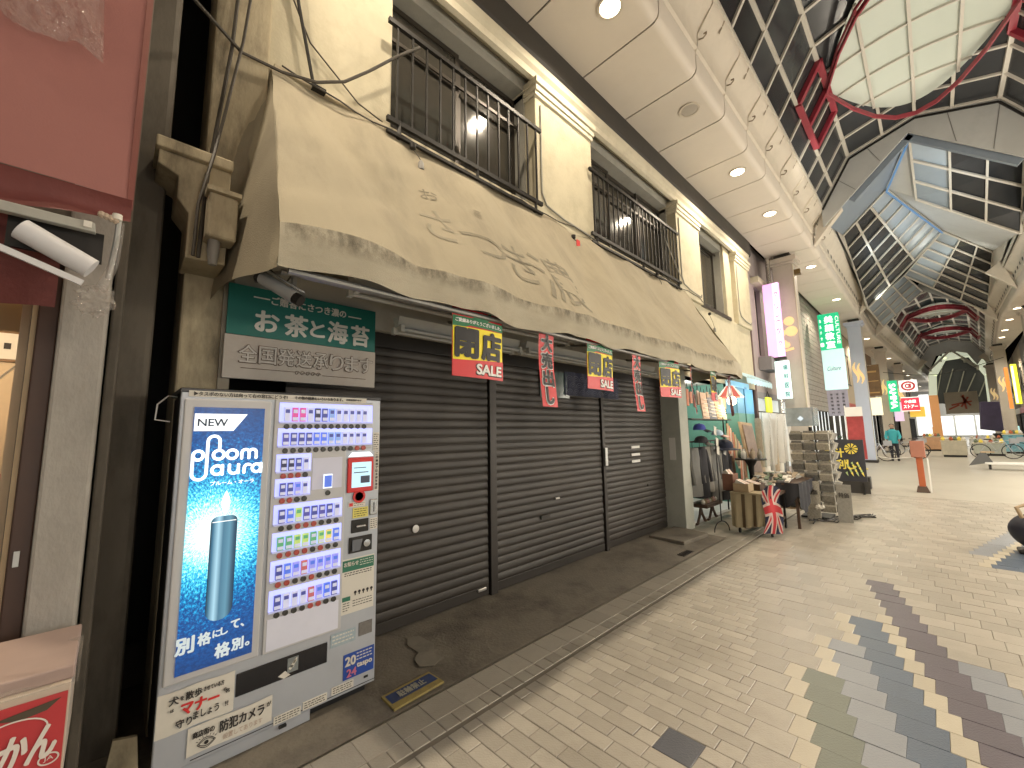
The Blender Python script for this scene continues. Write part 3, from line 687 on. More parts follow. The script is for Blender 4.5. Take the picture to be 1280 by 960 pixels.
gmr = gn.new('ShaderNodeMapRange'); gmr.inputs[1].default_value = .40; gmr.inputs[2].default_value = .66; gmr.inputs[4].default_value = .62; gl_.new(gno.outputs['Fac'], gmr.inputs[0]); gsp = gn.new('ShaderNodeSeparateXYZ'); gl_.new(gtc.outputs['Object'], gsp.inputs[0]); gz = gn.new('ShaderNodeMapRange'); gz.inputs[1].default_value = -.50; gz.inputs[2].default_value = -.415; gl_.new(gsp.outputs[2], gz.inputs[0])
gmu = gn.new('ShaderNodeMath'); gmu.operation = 'MULTIPLY'; gl_.new(gmr.outputs[0], gmu.inputs[0]); gl_.new(gz.outputs[0], gmu.inputs[1]); gl_.new(gmu.outputs[0], gb.inputs['Alpha'])
def vgr(a, b): p = val(a*.93+.003, .0+.55*b); return (p[0], p[1]-.004, p[2])
obj('grime', MB().sheet(vgr, 120, 4), gmt, aw, smooth=True)
def side(xt, xb):
    def f(a, b):                                         # a along depth from wall to lip, b downwards
        top = Vector((xt+(xb-xt)*a, 3.165+(2.05-3.165)*a, 4.31+(2.60-4.31)*a)); zb = 2.46+.10*math.sin(math.pi*a)*(1-a)-.075*a
        bot = Vector((xt-.2*(xt > 3)*0+(xb-xt)*(.7+.3*a) if xt < 3 else xt+(xb-xt)*a, top.y-.06*(1-a), zb))
        if xt < 3:
            k = max(0, (a-.15)/.85)
            top = Vector((.46+.19*a/.15, 3.14+.025*a/.15, 4.36-.05*a/.15)) if a < .15 else Vector((xt+(xb-xt)*k, 3.165+(2.05-3.165)*k, 4.31+(2.60-4.31)*k))
            bot = Vector((.375+.115*a, 3.10-1.05*a, zb))
        p = top*(1-b)+bot*b; p.x += .03*math.sin(7*a+3*b)*math.sin(math.pi*b)*.6; return p
    return f
obj('side_panel', MB().sheet(side(.65, XA0), 18, 18), CANVAS, aw, smooth=True)
obj('side_panel', MB().sheet(side(7.80, XA1), 18, 18), CANVAS, aw, smooth=True)
ROD = mat('awning_rod', (.30, .29, .27), .45, metal=.6, var=.2)
obj('front_rod', MB().tube([(.55, 2.10, 2.40), (6.98, 2.10, 2.40)], .018, 8), ROD, aw, smooth=True)
obj('front_rod', MB().tube([(.55, 2.22, 2.43), (6.98, 2.22, 2.43)], .013, 8), ROD, aw, smooth=True)
for x in (.62, 2.2, 3.8, 5.4, 6.9):
    obj('arm', MB().tube([(x, 2.11, 2.42), (x, 2.7, 2.58), (x, 3.16, 2.66)], .014, 8), ROD, aw, smooth=True)
obj('top_batten', MB().box(.66, 3.13, 4.305, 7.78, 3.178, 4.345), CANVASD, aw, bevel=.006)
def on_slope(px, s, a, b, w, h, m, bold=0, parent=None, shear=0, rot=0):
    vs, fs, x0, x1, y0, y1 = glyphs(s); mb = MB(); out = []
    for (dx, dy) in [(0, 0), (bold, 0), (-bold, 0), (0, bold), (0, -bold)] if bold else [(0, 0)]:
        for x, y in vs:
            u = ((x-(x0+x1)/2)/(x1-x0)+dx)*w; v = ((y-(y0+y1)/2)/(y1-y0)+dy)*h
            q = slope(a+(u+shear*v)/7.0, b-v/2.04, lift=.004+.0006*len(out)); out.append(1) if False else None
            mb.v.append(tuple(q))
        k = len(mb.v)-len(vs); mb.f += [tuple(i+k for i in f) for f in fs]; mb.mi += [0]*len(fs)
    return obj('lettering', mb, m, aw)
# faded shop name on the canvas
for s, x, b, w, h, bd in (('お', 1.654, .435, .16, .18, .05), ('さ', 1.64, .67, .28, .46, .05), ('つ', 2.04, .72, .50, .30, .06), ('き', 2.44, .73, .36, .56, .05), ('濃', 2.92, .765, .66, .78, .024), ('茶', 2.10, .47, .10, .12, .0)):
    on_slope(0, s, (x-XA0-.05)/6.75, b, w, h, FADED if s not in '茶さ' else mat('faint_print', (.275, .245, .18), .95, var=.3, scale=12), 0)
obj('stain', MB().sheet(lambda a, b: slope(.06+.40*a, .955+.05*b-.015, lift=.006), 2, 1), CANVASD, aw) if False else None
# string of bulb sockets laid along the top of the awning, cables
CAB = mat('cable', (.05, .042, .032), .6)
t = thing('socket_string', 'sagging cable with empty bulb sockets draped along the top of the awning', 'light string', (5, 3.0, 4.2))
pts = []
for i in range(60):
    x = .70+8.3*i/59; pts.append((x, 3.09+.012*math.sin(i*1.7), 4.27+.03*math.sin(x*1.9)-.02*math.cos(x*5)))
obj('wire', MB().tube(pts, .007, 5), CAB, t, smooth=True)
for (x, z, z2) in ((1.76, 4.19, 4.0), (4.13, 4.13, 3.98), (6.47, 4.26, 3.96), (8.75, 4.0, 3.66)):
    obj('socket', MB().lathe((x, 3.04, z), [(.012, -.03), (.028, -.02), (.03, .02), (.012, .03)], 10), BLACKM, t, smooth=True)
    obj('lead', MB().tube([(x, 3.04, z-.03), (x+.03, 3.0, (z+z2)/2), (x+.05, 2.98, z2+.04)], .004, 5), CAB, t)
    obj('socket', MB().lathe((x+.05, 2.98, z2), [(.01, -.05), (.03, -.045), (.026, .02), (.01, .045)], 10), mat('grey_socket', (.22, .21, .19), .5), t, smooth=True)
t = thing('paper_charm', 'small red charm hanging from the cable between two window piers', 'charm', (4.12, 2.98, 3.9))
obj('red_slip', MB().box(4.08, 2.955, 3.93, 4.15, 2.962, 4.05), REDI, t); obj('tail', MB().box(4.11, 2.955, 3.82, 4.16, 2.962, 3.91), BLACKM, t)
t = thing('slack_cable', 'slack cable swinging across the wall from the left up to the first window railing', 'cable', (1, 3, 4.5))
obj('wire', MB().tube([(-.35, 2.6, 4.35), (.445, 3.06, 4.225), (.70, 3.07, 4.25), (.94, 3.08, 4.33), (1.15, 3.08, 4.47), (1.352, 3.08, 4.70), (1.6, 3.06, 5.0), (1.833, 3.06, 5.26)], .012, 6), CAB, t, smooth=True)
t = thing('wall_rod', 'straight thin iron rod down the plaster left of the first upstairs window', 'rod', (.85, 3.1, 5))
obj('rod', MB().tube([(.62, 3.12, 6.3), (.80, 3.13, 4.95), (.93, 3.12, 4.33)], .013, 6), BLACKM, t, smooth=True)
obj('foot', MB().box(.92, 3.10, 4.30, 1.02, 3.15, 4.33), BLACKM, t)
t = thing('wall_cable', 'thin cables tied loosely down the stained left corner of the shop', 'cable', (.4, 3, 4))
for k, q in enumerate(([(.40, 3.08, 6.2), (.42, 3.06, 5.0), (.39, 3.05, 4.2), (.33, 3.0, 3.5), (.28, 2.76, 3.05), (.27, 2.76, 2.6)], [(.55, 3.08, 6.0), (.50, 3.05, 5.0), (.45, 3.04, 4.3), (.36, 2.95, 3.6), (.30, 2.75, 3.2), (.25, 2.74, 2.9), (.245, 2.75, 2.6)], [(.66, 3.15, 5.3), (.75, 3.14, 5.0), (.9, 3.15, 4.7), (1.3, 3.16, 4.42), (1.52, 3.15, 4.36)])):
    obj('wire', MB().tube(q, .011-.002*k, 6), CAB, t, smooth=True)
t = thing('junction_box', 'grimy cream junction box hung beside the corbel at the left end of the awning', 'junction box', (.36, 2.75, 2.85))
obj('case', MB().box(.285, 2.66, 2.70, .425, 2.795, 2.96), DIRTYC, t, bevel=.015); obj('hood', MB().box(.275, 2.64, 2.96, .435, 2.795, 2.985), DIRTYC, t)
obj('gland', MB().lathe((.33, 2.72, 2.66), [(.02, -.10), (.03, -.02), (.03, .04)], 10), mat('grey_socket', (.22, .21, .19), .5), t, smooth=True)
# ------------------------------------------------------------------ fluorescent fittings under the awning
FW = mat('batten_white', (.60, .59, .54), .4, var=.08, dirt=.3, dcol=(.3, .28, .24)); TUBE = mat('tube_glass', (.55, .56, .54), .25, var=.04)
def batten(x, L, y, z, label):
    t = thing('tube_light', label, 'fluorescent light', (x+L/2, y, z), 'unlit tube lights under the awning')
    obj('housing', MB().prism([(x, y-.05, z+.10), (x, y+.05, z+.10), (x, y+.025, z+.02), (x, y-.025, z+.02)], (L, 0, 0)), FW, t)
    for s in (-.055, .055): 
        obj('tube', MB().tube([(x+.03, y+s, z), (x+L-.03, y+s, z)], .0165, 10), TUBE, t, smooth=True)
        for e in (x, x+L-.03): obj('end_cap', MB().box(e, y+s-.022, z-.025, e+.03, y+s+.022, z+.03), FW, t)
batten(1.50, 1.30, 2.80, 2.40, 'unlit double tube light next to the green sign')
batten(2.90, 1.30, 2.80, 2.41, 'unlit double tube light behind the first upright red banner')
batten(4.30, 1.30, 2.80, 2.42, 'unlit double tube light behind the second upright red banner')
batten(1.00, .95, 2.45, 2.50, 'short unlit tube light high behind the awning lip, over the vending machine')
batten(2.0, 1.25, 2.45, 2.49, 'unlit tube light tucked behind the awning lip over the first poster')
t = thing('surveillance_camera', 'grey bullet surveillance camera hanging in front of the green sign', 'camera', (.57, 2.3, 2.36))
cm = MB().tube([(.50, 2.36, 2.425), (.625, 2.24, 2.315)], .034, 14)
obj('housing', cm, mat('camera_grey', (.30, .30, .29), .4), t, smooth=True)
obj('hood', MB().prism([(.49, 2.33, 2.465), (.63, 2.20, 2.345), (.67, 2.24, 2.35), (.53, 2.37, 2.47)], (0, 0, .008)), mat('camera_grey', (.3, .3, .29), .4), t)
obj('lens_ring', MB().tube([(.622, 2.243, 2.318), (.648, 2.218, 2.295)], .031, 14), BLACKM, t, smooth=True)
obj('rear_cap', MB().tube([(.488, 2.372, 2.436), (.50, 2.36, 2.425)], .036, 14), BLACKM, t, smooth=True)
obj('bracket', MB().bar((.66, 2.4, 2.60), (.66, 2.4, 2.36), .04, .012).bar((.66, 2.4, 2.37), (.57, 2.31, 2.37), .03, .012), mat('camera_grey', (.3, .3, .29), .4), t)
obj('wire', MB().tube([(.49, 2.37, 2.43), (.475, 2.36, 2.455), (.49, 2.34, 2.475), (.53, 2.34, 2.47), (.58, 2.36, 2.44), (.62, 2.39, 2.44), (.655, 2.4, 2.50)], .005, 5), CAB, t, smooth=True)
# ------------------------------------------------------------------ green and white sign board
GRN = mat('sign_green', (.010, .15, .125), .45, var=.12, scale=4, dirt=.15, dcol=(.03, .1, .09))
PNK = mat('sign_faded_white', (.50, .46, .41), .6, var=.08, scale=5, dirt=.5, dcol=(.42, .33, .28), dscale=4)
INK = mat('outline_ink', (.16, .115, .085), .7, var=.2)
SW = mat('sign_white', (.68, .66, .60), .55, var=.06)
t = thing('sign_board', 'green over faded white signboard with Japanese lettering fixed above the vending machine', 'signboard', (.95, 3.05, 1.97))
obj('green_panel', MB().box(.462, 3.035, 2.255, 1.444, 3.058, 2.585), GRN, t, bevel=.002)
obj('white_panel', MB().box(.455, 3.030, 1.972, 1.446, 3.055, 2.252), PNK, t, bevel=.002)
Y = 3.031
text('ご贈答にさつき濃の', (.955, Y, 2.515), FX, FZ, SW, t, w=.50, h=.058, bold=.03)
obj('rule', MB().box(.60, Y, 2.515, .695, Y+.003, 2.523), SW, t); obj('rule', MB().box(1.225, Y, 2.500, 1.325, Y+.003, 2.508), SW, t)
for s, x, w, h in (('お', .685, .135, .135), ('茶', .865, .145, .15), ('と', 1.005, .095, .11), ('海', 1.150, .14, .155), ('苔', 1.320, .135, .155)):
    text(s, (x, Y, 2.365), FX, FZ, SW, t, w=w, h=h, bold=.035)
Y = 3.026
for i, s in enumerate('全国発送承ります'):
    c = (.585+.112*i, Y, 2.135); text(s, c, FX, FZ, INK, t, w=.104, h=.118, bold=.034)
    text(s, (c[0], Y-.0045, c[2]), FX, FZ, mat('letter_fill', (.56, .53, .49), .6), t, w=.100, h=.113, bold=.010)
obj('rule', MB().box(.55, Y, 2.040, .87, Y+.003, 2.044), INK, t); obj('rule', MB().box(1.05, Y, 2.030, 1.37, Y+.003, 2.034), INK, t)
sc = MB()
for k in range(5):
    pts = [(.88+.035*k+.016*math.cos(q*.7)*(1-q/14), Y, 2.036+.016*math.sin(q*.7)*(1-q/14)) for q in range(12)]
    for q in range(11): sc.bar(pts[q], pts[q+1], .004, .003, upv=(0, 1, 0))
obj('scroll_ornament', sc, INK, t)
# ------------------------------------------------------------------ sale posters and upright banners
PR_ = mat('poster_red', (.60, .028, .035), .45, var=.06); PY = mat('poster_yellow', (.88, .72, .02), .45, var=.04)
PG = mat('poster_green', (.015, .17, .07), .45, var=.1); PK = mat('poster_black', (.010, .010, .012), .5); PWH = mat('poster_white', (.82, .81, .78), .5)
def poster(label):
    t = thing('sale_poster', label, 'poster', (0, 0, 0), 'closing-sale posters hung along the awning lip')
    w, h = .44, .46
    bow = lambda x, z: -.012*math.sin(math.pi*(x/w+.5))-.006*(z/h)
    def sheet(x0, z0, x1, z1, dy, sk=0): return MB().sheet(lambda a, b: (x0+(x1-x0)*a, bow(x0+(x1-x0)*a, z0)+dy, z0+(z1-z0)*b+sk*(a-.5)), 10, 3)
    obj('sheet', sheet(-w/2, -h/2, w/2, h/2, 0), PR_, t, smooth=True)
    obj('ribbon', sheet(-w/2, .118, w/2, .172, -.0015, .0), PG, t)
    obj('ribbon', MB().sheet(lambda a, b: (-w/2+w*.75*a, bow(-w/2+w*.75*a, 0)-.0008, .07+.115*a+.05*b), 8, 1), PG, t)
    obj('yellow_panel', sheet(-w/2+.004, -.115, w/2-.004, .108, -.0024, .012), PY, t)
    obj('red_corner', MB().sheet(lambda a, b: (-w/2+w*a, bow(-w/2+w*a, 0)-.003, -.23+(.105+.03*a)*b), 8, 1), PR_, t)
    def tx(s, x, z, ww, hh, m, bd, dy): 
        mb = put_text(MB(), s, (x, 0, z), FX, FZ, ww, hh, bd); mb.v = [(v[0], v[1]+bow(v[0], v[2])+dy, v[2]) for v in mb.v]; obj('lettering', mb, m, t)
    tx('ご愛顧ありがとうございました。', 0, .145, .40, .026, PWH, .05, -.003)
    for s, x in (('閉', -.107), ('店', .107)):
        tx(s, x, -.004, .172, .185, PK, .062, -.0042)
    tx('SALE', .085, -.172, .235, .072, PK, .075, -.004); tx('SALE', .083, -.170, .225, .066, PWH, .045, -.009)
    return t
def banner(label):
    t = thing('sale_banner', label, 'banner', (0, 0, 0), 'upright red sale banners hung along the awning lip')
    w, h = .185, .60
    bow = lambda x, z: .014*math.sin(z*7+1)-.006*math.cos(x*16)
    obj('strip', MB().sheet(lambda a, b: (-w/2+w*a, bow(-w/2+w*a, -h/2+h*b), -h/2+h*b), 4, 14), PR_, t, smooth=True)
    for i, s in enumerate('大売出し'):
        z = h/2-.085-.142*i
        for (m, bd, dy, k) in ((PWH, .085, -.002, 1.04), (PK, .045, -.0075, 1)):
            mb = put_text(MB(), s, (0, 0, z), FX, FZ, (.125 if s != 'し' else .08)*k, (.125 if s != 'し' else .13)*k, bd); mb.v = [(v[0], v[1]+bow(v[0], v[2])+dy, v[2]) for v in mb.v]; obj('lettering', mb, m, t)
    return t
p0 = poster('largest yellow and red closing-sale poster, nearest the vending machine')
n0 = banner('upright red sale banner between the two nearest yellow posters')
PL = [(1.745, 2.20, .0, ''), (3.19, 2.21, .04, 'yellow and red closing-sale poster between the two upright red banners'), (4.60, 2.21, -.10, 'closing-sale poster right of the second upright red banner'), (5.92, 2.22, .18, 'shaded yellow closing-sale poster beside the striped lantern')]
NL = [(2.46, 2.10, .02, ''), (3.88, 2.10, .05, 'upright red sale banner in front of the indigo wave cloth'), (5.24, 2.10, .35, 'twisted dim red banner hanging before the hats of the next shop'), (6.57, 2.10, .5, 'twisted red banner hanging over the glowing lantern')]
for k, (lst, pr0) in enumerate(((PL, p0), (NL, n0))):
    for i, (x, z, rz, lb) in enumerate(lst):
        o = pr0 if i == 0 else copy_tree(pr0, label=lb)
        o.location = (x, 2.11-.012*i, z); o.rotation_euler = (random.uniform(-.05, .02), random.uniform(-.03, .03) if i else .012, rz)
# ------------------------------------------------------------------ cigarette vending machine
MG = mat('machine_grey', (.45, .475, .52), .38, metal=.25, var=.05, scale=4, dirt=.12, dcol=(.26, .27, .29), dscale=5)
MGL = mat('machine_light', (.50, .50, .51), .4, var=.05, dirt=.15, dcol=(.36, .35, .33))
MDK = mat('machine_side', (.018, .018, .02), .35, var=.2)
PAPER = mat('notice_paper', (.66, .63, .56), .7, var=.06, scale=6, dirt=.2, dcol=(.48, .43, .35), dscale=6)
INKK = mat('marker_ink', (.03, .026, .024), .7, var=.3)
def X(x): return .23+x
t = vm = thing('vending_machine', 'grey cigarette vending machine with glowing blue advert panel and rows of lit packs', 'vending machine', (.757, 2.85, 0))
F = 2.60
obj('cabinet', MB().box(X(.012), F+.03, .07, X(1.05), 3.06, 1.825), MDK, vm, bevel=.008)
obj('door', MB().box(X(0), F, .075, X(1.056), F+.03, 1.845), MG, vm, bevel=.006)
obj('top_cap', MB().box(X(-.004), F-.004, 1.832, X(1.06), 3.06, 1.855), MDK, vm, bevel=.004)
obj('plinth', MB().box(X(.0), F+.012, .012, X(.68), F+.10, .074), MG, vm, bevel=.003); obj('plinth', MB().box(X(.70), F+.06, .0, X(1.02), F+.4, .07), MDK, vm)
obj('wire_loop', MB().tube([(X(.01), 2.9, 1.83), (X(-.03), 2.85, 1.83), (X(-.075), 2.8, 1.78), (X(-.08), 2.8, 1.70), (X(-.02), 2.8, 1.69)], .004, 6), WHITE, vm, smooth=True)
Yf = F-.001
# advert: light box behind printed film (backlit)
am = bpy.data.materials.new('advert_backlit'); am.use_nodes = True
n = am.node_tree.nodes; L = am.node_tree.links; b = n['Principled BSDF']; tc = n.new('ShaderNodeTexCoord')
sx = n.new('ShaderNodeSeparateXYZ'); L.new(tc.outputs['Generated'], sx.inputs[0])
def mth(op, a, b_=None, c_=None):
    q = n.new('ShaderNodeMath'); q.operation = op
    for i, v in enumerate((a, b_, c_)):
        if v is None: continue
        if isinstance(v, (int, float)): q.inputs[i].default_value = v
        else: L.new(v, q.inputs[i])
    return q.outputs[0]
dx = mth('MULTIPLY', mth('SUBTRACT', sx.outputs[0], .36), .32); dz = mth('MULTIPLY', mth('SUBTRACT', sx.outputs[2], .50), 1.26)
ang = mth('ARCTAN2', dz, dx); rad = mth('SQRT', mth('ADD', mth('MULTIPLY', dx, dx), mth('MULTIPLY', dz, dz)))
cv = n.new('ShaderNodeCombineXYZ'); L.new(mth('MULTIPLY', ang, 17), cv.inputs[0]); L.new(mth('MULTIPLY', rad, 40), cv.inputs[1])
n1 = n.new('ShaderNodeTexNoise'); n1.inputs['Scale'].default_value = 1.6; n1.inputs['Detail'].default_value = 5; n1.inputs['Roughness'].default_value = .75; L.new(cv.outputs[0], n1.inputs['Vector'])
streak = n.new('ShaderNodeMapRange'); streak.inputs[1].default_value = .42; streak.inputs[2].default_value = .72; L.new(n1.outputs['Fac'], streak.inputs[0])
glow = mth('POWER', mth('MAXIMUM', mth('SUBTRACT', 1.0, mth('MULTIPLY', rad, 2.5)), 0.0), 2.0)
fall = mth('MAXIMUM', mth('SUBTRACT', 1.05, mth('MULTIPLY', rad, 1.45)), .0)
cr = n.new('ShaderNodeValToRGB'); e = cr.color_ramp.elements
e[0].position = 0; e[0].color = (.002, .022, .10, 1); e[1].position = 1; e[1].color = (.80, 1, 1, 1)
for p_, c_ in ((.24, (.004, .075, .28, 1)), (.45, (.01, .32, .60, 1)), (.68, (.10, .72, .85, 1))): q = e.new(p_); q.color = c_
val_ = mth('ADD', mth('ADD', mth('MULTIPLY', mth('MULTIPLY', streak.outputs[0], fall), 1.0), mth('MULTIPLY', fall, .20)), mth('MULTIPLY', glow, .95))
L.new(val_, cr.inputs[0]); b.inputs['Base Color'].default_value = (.01, .02, .04, 1); b.inputs['Roughness'].default_value = .15
L.new(cr.outputs[0], b.inputs['Emission Color']); b.inputs['Emission Strength'].default_value = 1.45
LIT = mat('backlit_white', (.8, .85, .9), .4, emit=.85, ecol=(.92, .98, 1))
ad = obj('advert_frame', MB().box(X(.015), Yf-.014, .46, X(.40), Yf, 1.80), MGL, vm, bevel=.012)
obj('advert_panel', MB().box(X(.055), Yf-.019, .495, X(.366), Yf-.0145, 1.758), am, ad)
Y = Yf-.0205
obj('new_flag', MB().prism([(X(.058), Y, 1.725), (X(.285), Y, 1.725), (X(.225), Y, 1.637), (X(.058), Y, 1.637)], (0, .0008, 0)), LIT, ad)
text('NEW', (X(.135), Y-.001, 1.680), FX, FZ, mat('navy_ink', (.01, .03, .07), .5), ad, w=.125, h=.037, bold=.015)
lg = MB()
def stroke(pts, r=.0085): 
    for a, b_ in zip(pts[:-1], pts[1:]): lg.bar((a[0], Y-.0008, a[1]), (b_[0], Y-.0008, b_[1]), r*1.7, .001, upv=(0, 1, 0))
    for a in pts: lg.lathe((a[0], Y-.0012, a[1]), [(.0001, 0), (r*.85, 0)], 8, 'y')
def ring(cx, cz, rx, rz, a0=0, a1=360): stroke([(cx+rx*math.cos(math.radians(a0+(a1-a0)*q/14)), cz+rz*math.sin(math.radians(a0+(a1-a0)*q/14))) for q in range(15)])
bx = X(.083)
ring(bx, 1.515, .021, .023); stroke([(bx-.021, 1.515), (bx-.021, 1.43)]); ring(bx+.008, 1.425, .029, .030, 180, 360); stroke([(bx+.037, 1.425), (bx+.037, 1.585)])
ring(bx+.062, 1.585, .025, .026, 0, 180); stroke([(bx+.087, 1.585), (bx+.087, 1.54)])
ring(bx+.085, 1.515, .023, .023); ring(bx+.143, 1.515, .023, .023)
mx_ = bx+.186
stroke([(mx_, 1.493), (mx_, 1.522)]); ring(mx_+.0165, 1.522, .0165, .016, 180, 0); stroke([(mx_+.033, 1.522), (mx_+.033, 1.493)]); ring(mx_+.0495, 1.522, .0165, .016, 180, 0); stroke([(mx_+.066, 1.522), (mx_+.066, 1.493)])
ax_ = bx+.082
ring(ax_, 1.438, .022, .022); stroke([(ax_+.022, 1.46), (ax_+.022, 1.416)])
stroke([(ax_+.052, 1.46), (ax_+.052, 1.435)]); ring(ax_+.072, 1.436, .020, .020, 180, 360); stroke([(ax_+.092, 1.46), (ax_+.092, 1.418)])
stroke([(ax_+.118, 1.418), (ax_+.118, 1.44)]); ring(ax_+.135, 1.44, .017, .019, 180, 60)
ring(ax_+.175, 1.438, .020, .021); stroke([(ax_+.195, 1.46), (ax_+.195, 1.417)])
obj('logo_lettering', lg, LIT, ad)
text('プルーム・オーラ', (X(.235), Y-.001, 1.372), FX, FZ, LIT, ad, w=.19, h=.02, bold=.03)
# the printed device with its bright flame
dm = bpy.data.materials.new('device_print'); dm.use_nodes = True; n = dm.node_tree.nodes; L = dm.node_tree.links; b = n['Principled BSDF']
tc = n.new('ShaderNodeTexCoord'); sx = n.new('ShaderNodeSeparateXYZ'); L.new(tc.outputs['Generated'], sx.inputs[0]); cr = n.new('ShaderNodeValToRGB'); e = cr.color_ramp.elements
e[0].color = (.002, .01, .02, 1); e[1].color = (.004, .02, .05, 1)
for p_, c_ in ((.10, (.03, .12, .2, 1)), (.30, (.30, .5, .6, 1)), (.48, (.05, .14, .21, 1)), (.72, (.09, .22, .3, 1)), (.90, (.02, .06, .1, 1))): q = e.new(p_); q.color = c_
L.new(sx.outputs[0], cr.inputs[0]); L.new(cr.outputs[0], b.inputs['Emission Color']); b.inputs['Emission Strength'].default_value = 1.5; b.inputs['Base Color'].default_value = (.02, .03, .04, 1); b.inputs['Roughness'].default_value = .2
dp = []
xa, xb, zt, zb = X(.155), X(.268), 1.205, .700
for (cx, cz, a0, r) in ((xb-.03, zt-.03, 0, .03), (xa+.03, zt-.03, 90, .03), (xa+.055, zb+.055, 180, .055), (xb-.055, zb+.055, 270, .055)):
    for q in range(6): a = math.radians(a0+90*q/5); dp.append((cx+r*math.cos(a), Y-.0012, cz+r*math.sin(a)))
obj('device_picture', MB().prism(dp, (0, .0009, 0)), dm, ad)
obj('device_cap_line', MB().box(xa+.006, Y-.0018, 1.176, xb-.006, Y-.0013, 1.180), LIT, ad)
fl = MB()
fp = [(X(.212)+.019*math.sin(math.pi*min(1, q/7*1.0))*(1 if q < 8 else 1)*(1 if s else -1), Y-.0013, 1.207+.125*q/7) for s, rng in ((1, range(8)), (0, range(7, -1, -1))) for q in rng]
obj('flame_picture', fl.poly(fp), mat('flame_white', (.9, .95, 1), .4, emit=1.3, ecol=(.85, .98, 1)), ad)
for s, x, z, w, h, b_ in (('別', .085, .625, .068, .072, .045), ('格', .160, .632, .050, .055, .045), ('に', .2085, .640, .030, .032, .05), ('し', .240, .643, .028, .034, .05), ('て、', .295, .660, .055, .040, .05), ('格', .237, .555, .060, .065, .045), ('別', .300, .562, .048, .055, .045), ('。', .343, .548, .017, .017, .04)):
    text(s, (X(x), Y-.001, z), FX, FZ, mat('print_white', (.55, .6, .62), .5, emit=.35, ecol=(.8, .95, 1)), ad, w=w, h=h, bold=b_)
# display shelves
SHL = mat('shelf_light', (.35, .38, .75), .5, emit=1.15, ecol=(.40, .44, 1.0)); SHB = mat('shelf_board', (.42, .42, .46), .4)
WINB = mat('window_panel', (.58, .58, .66), .4, emit=.06, ecol=(.6, .65, 1))
PC = dict(w=((.62, .64, .78), .34), p=((.75, .06, .30), .28), k=((.04, .04, .10), .04), n=((.05, .06, .30), .22), b=((.06, .16, .75), .38), s=((.25, .42, .80), .34), g=((.10, .45, .12), .26), y=((.55, .75, .10), .32), o=((.85, .70, .05), .4), r=((.55, .12, .06), .25), v=((.30, .30, .85), .42), d=((.09, .08, .40), .2))
PMAT = {k: mat('pack_'+k, c, .35, var=.15, scale=30, emit=e_, ecol=tuple(.35*x+.65*y_ for x, y_ in zip((.35, .4, 1), c))) for k, (c, e_) in PC.items()}
BTN = mat('button_dark', (.05, .048, .042), .35); BTR = mat('button_red_lit', (.28, .035, .03), .35, emit=.10, ecol=(1, .25, .15)); BRING = mat('button_ring', (.16, .15, .13), .4, metal=.5)
bme = bpy.data.meshes.new('button'); q = MB().lathe((0, 0, 0), [(.0155, .0), (.0145, -.006), (.011, -.007), (.0105, -.004), (.0005, -.004)], 14, 'y'); bme.from_pydata(q.v, [], q.f); bme.materials.append(BTN)
bme2 = bme.copy(); bme2.materials.clear(); bme2.materials.append(BTR)
win = obj('display_surround', MB().box(X(.418), Yf-.010, .455, X(.83), Yf, 1.812).box(X(.83), Yf-.0095, 1.52, X(1.0), Yf, 1.8115), MGL, vm, bevel=.004)
rows = [(1.796, 1.683, .441, .995, 'wppwknswwwww', 'kkkkkkkkkkkk'), (1.648, 1.546, .439, .995, 'dnnnbbsswwww', 'kkkkkkkkkkrr'), (1.502, 1.404, .437, .622, 'kknw', 'rrrk'), (1.365, 1.268, .437, .622, 'nnvw', 'rrkk'), (1.223, 1.118, .437, .812, 'nbydndnw', 'kkrrrkkk'), (1.073, .974, .436, .812, 'ggyygyob', 'rrrrkrkk'), (.925, .821, .435, .812, 'nbvrvvvv', 'rrkkrkkk'), (.771, .664, .435, .812, 'nwwwrvbn', 'kkkkrrkk')]
pkm = {}
for (zt, zb, xl, xr, packs, btns) in rows:
    sh = obj('lit_shelf', MB().box(X(xl), Yf-.0125, zb, X(xr), Yf-.0105, zt), SHL, vm)
    obj('shelf_lip', MB().box(X(xl), Yf-.022, zb-.006, X(xr), Yf-.0126, zb+.004), mat('lip_clear', (.5, .52, .75), .3, emit=.25, ecol=(.45, .5, 1)), sh)
    k = len(packs); pit = (xr-xl-.03)/k if k != 12 else (xr-xl-.055)/12
    pw, ph = pit*.74, (zt-zb)*.70
    for i, c in enumerate(packs):
        key = (c, round(pw, 3), round(ph, 3))
        if key not in pkm:
            m_ = MB().box(-pw/2, -.014, 0, pw/2, 0, ph); m_.cm = 1
            m_.box(-pw*.36, -.0155, ph*.60, pw*.36, -.0142, ph*.86); m_.cm = 2; m_.box(-pw/2+.001, -.0153, ph*.06, pw/2-.001, -.0142, ph*.30)
            me = bpy.data.meshes.new('pack'); me.from_pydata(m_.v, [], m_.f)
            for mm in (PMAT[c], PMAT['w' if c in 'nbkdpgr' else 'n' if c in 'ws' else 'g' if c in 'yo' else 'b'], PMAT['w']): me.materials.append(mm)
            me.polygons.foreach_set('material_index', m_.mi); pkm[key] = me
        x = X(xl+.018+pit*(i+.5)); inst('pack', pkm[key], sh, (x, Yf-.0127, zb+.006))
        inst('button', bme2 if btns[i] == 'r' else bme, sh, (x+.002, Yf-.0102, zb-.024))
nb = obj('sample_window', MB().box(X(.632), Yf-.0125, 1.288, X(.806), Yf-.0105, 1.472), WINB, vm)
obj('pack', MB().box(X(.702), Yf-.028, 1.298, X(.74), Yf-.0127, 1.365), PMAT['b'], nb); obj('glow_edge', MB().box(X(.695), Yf-.0145, 1.290, X(.747), Yf-.0130, 1.372), LIT, nb)
inst('button', bme, nb, (X(.725), Yf-.0102, 1.262))
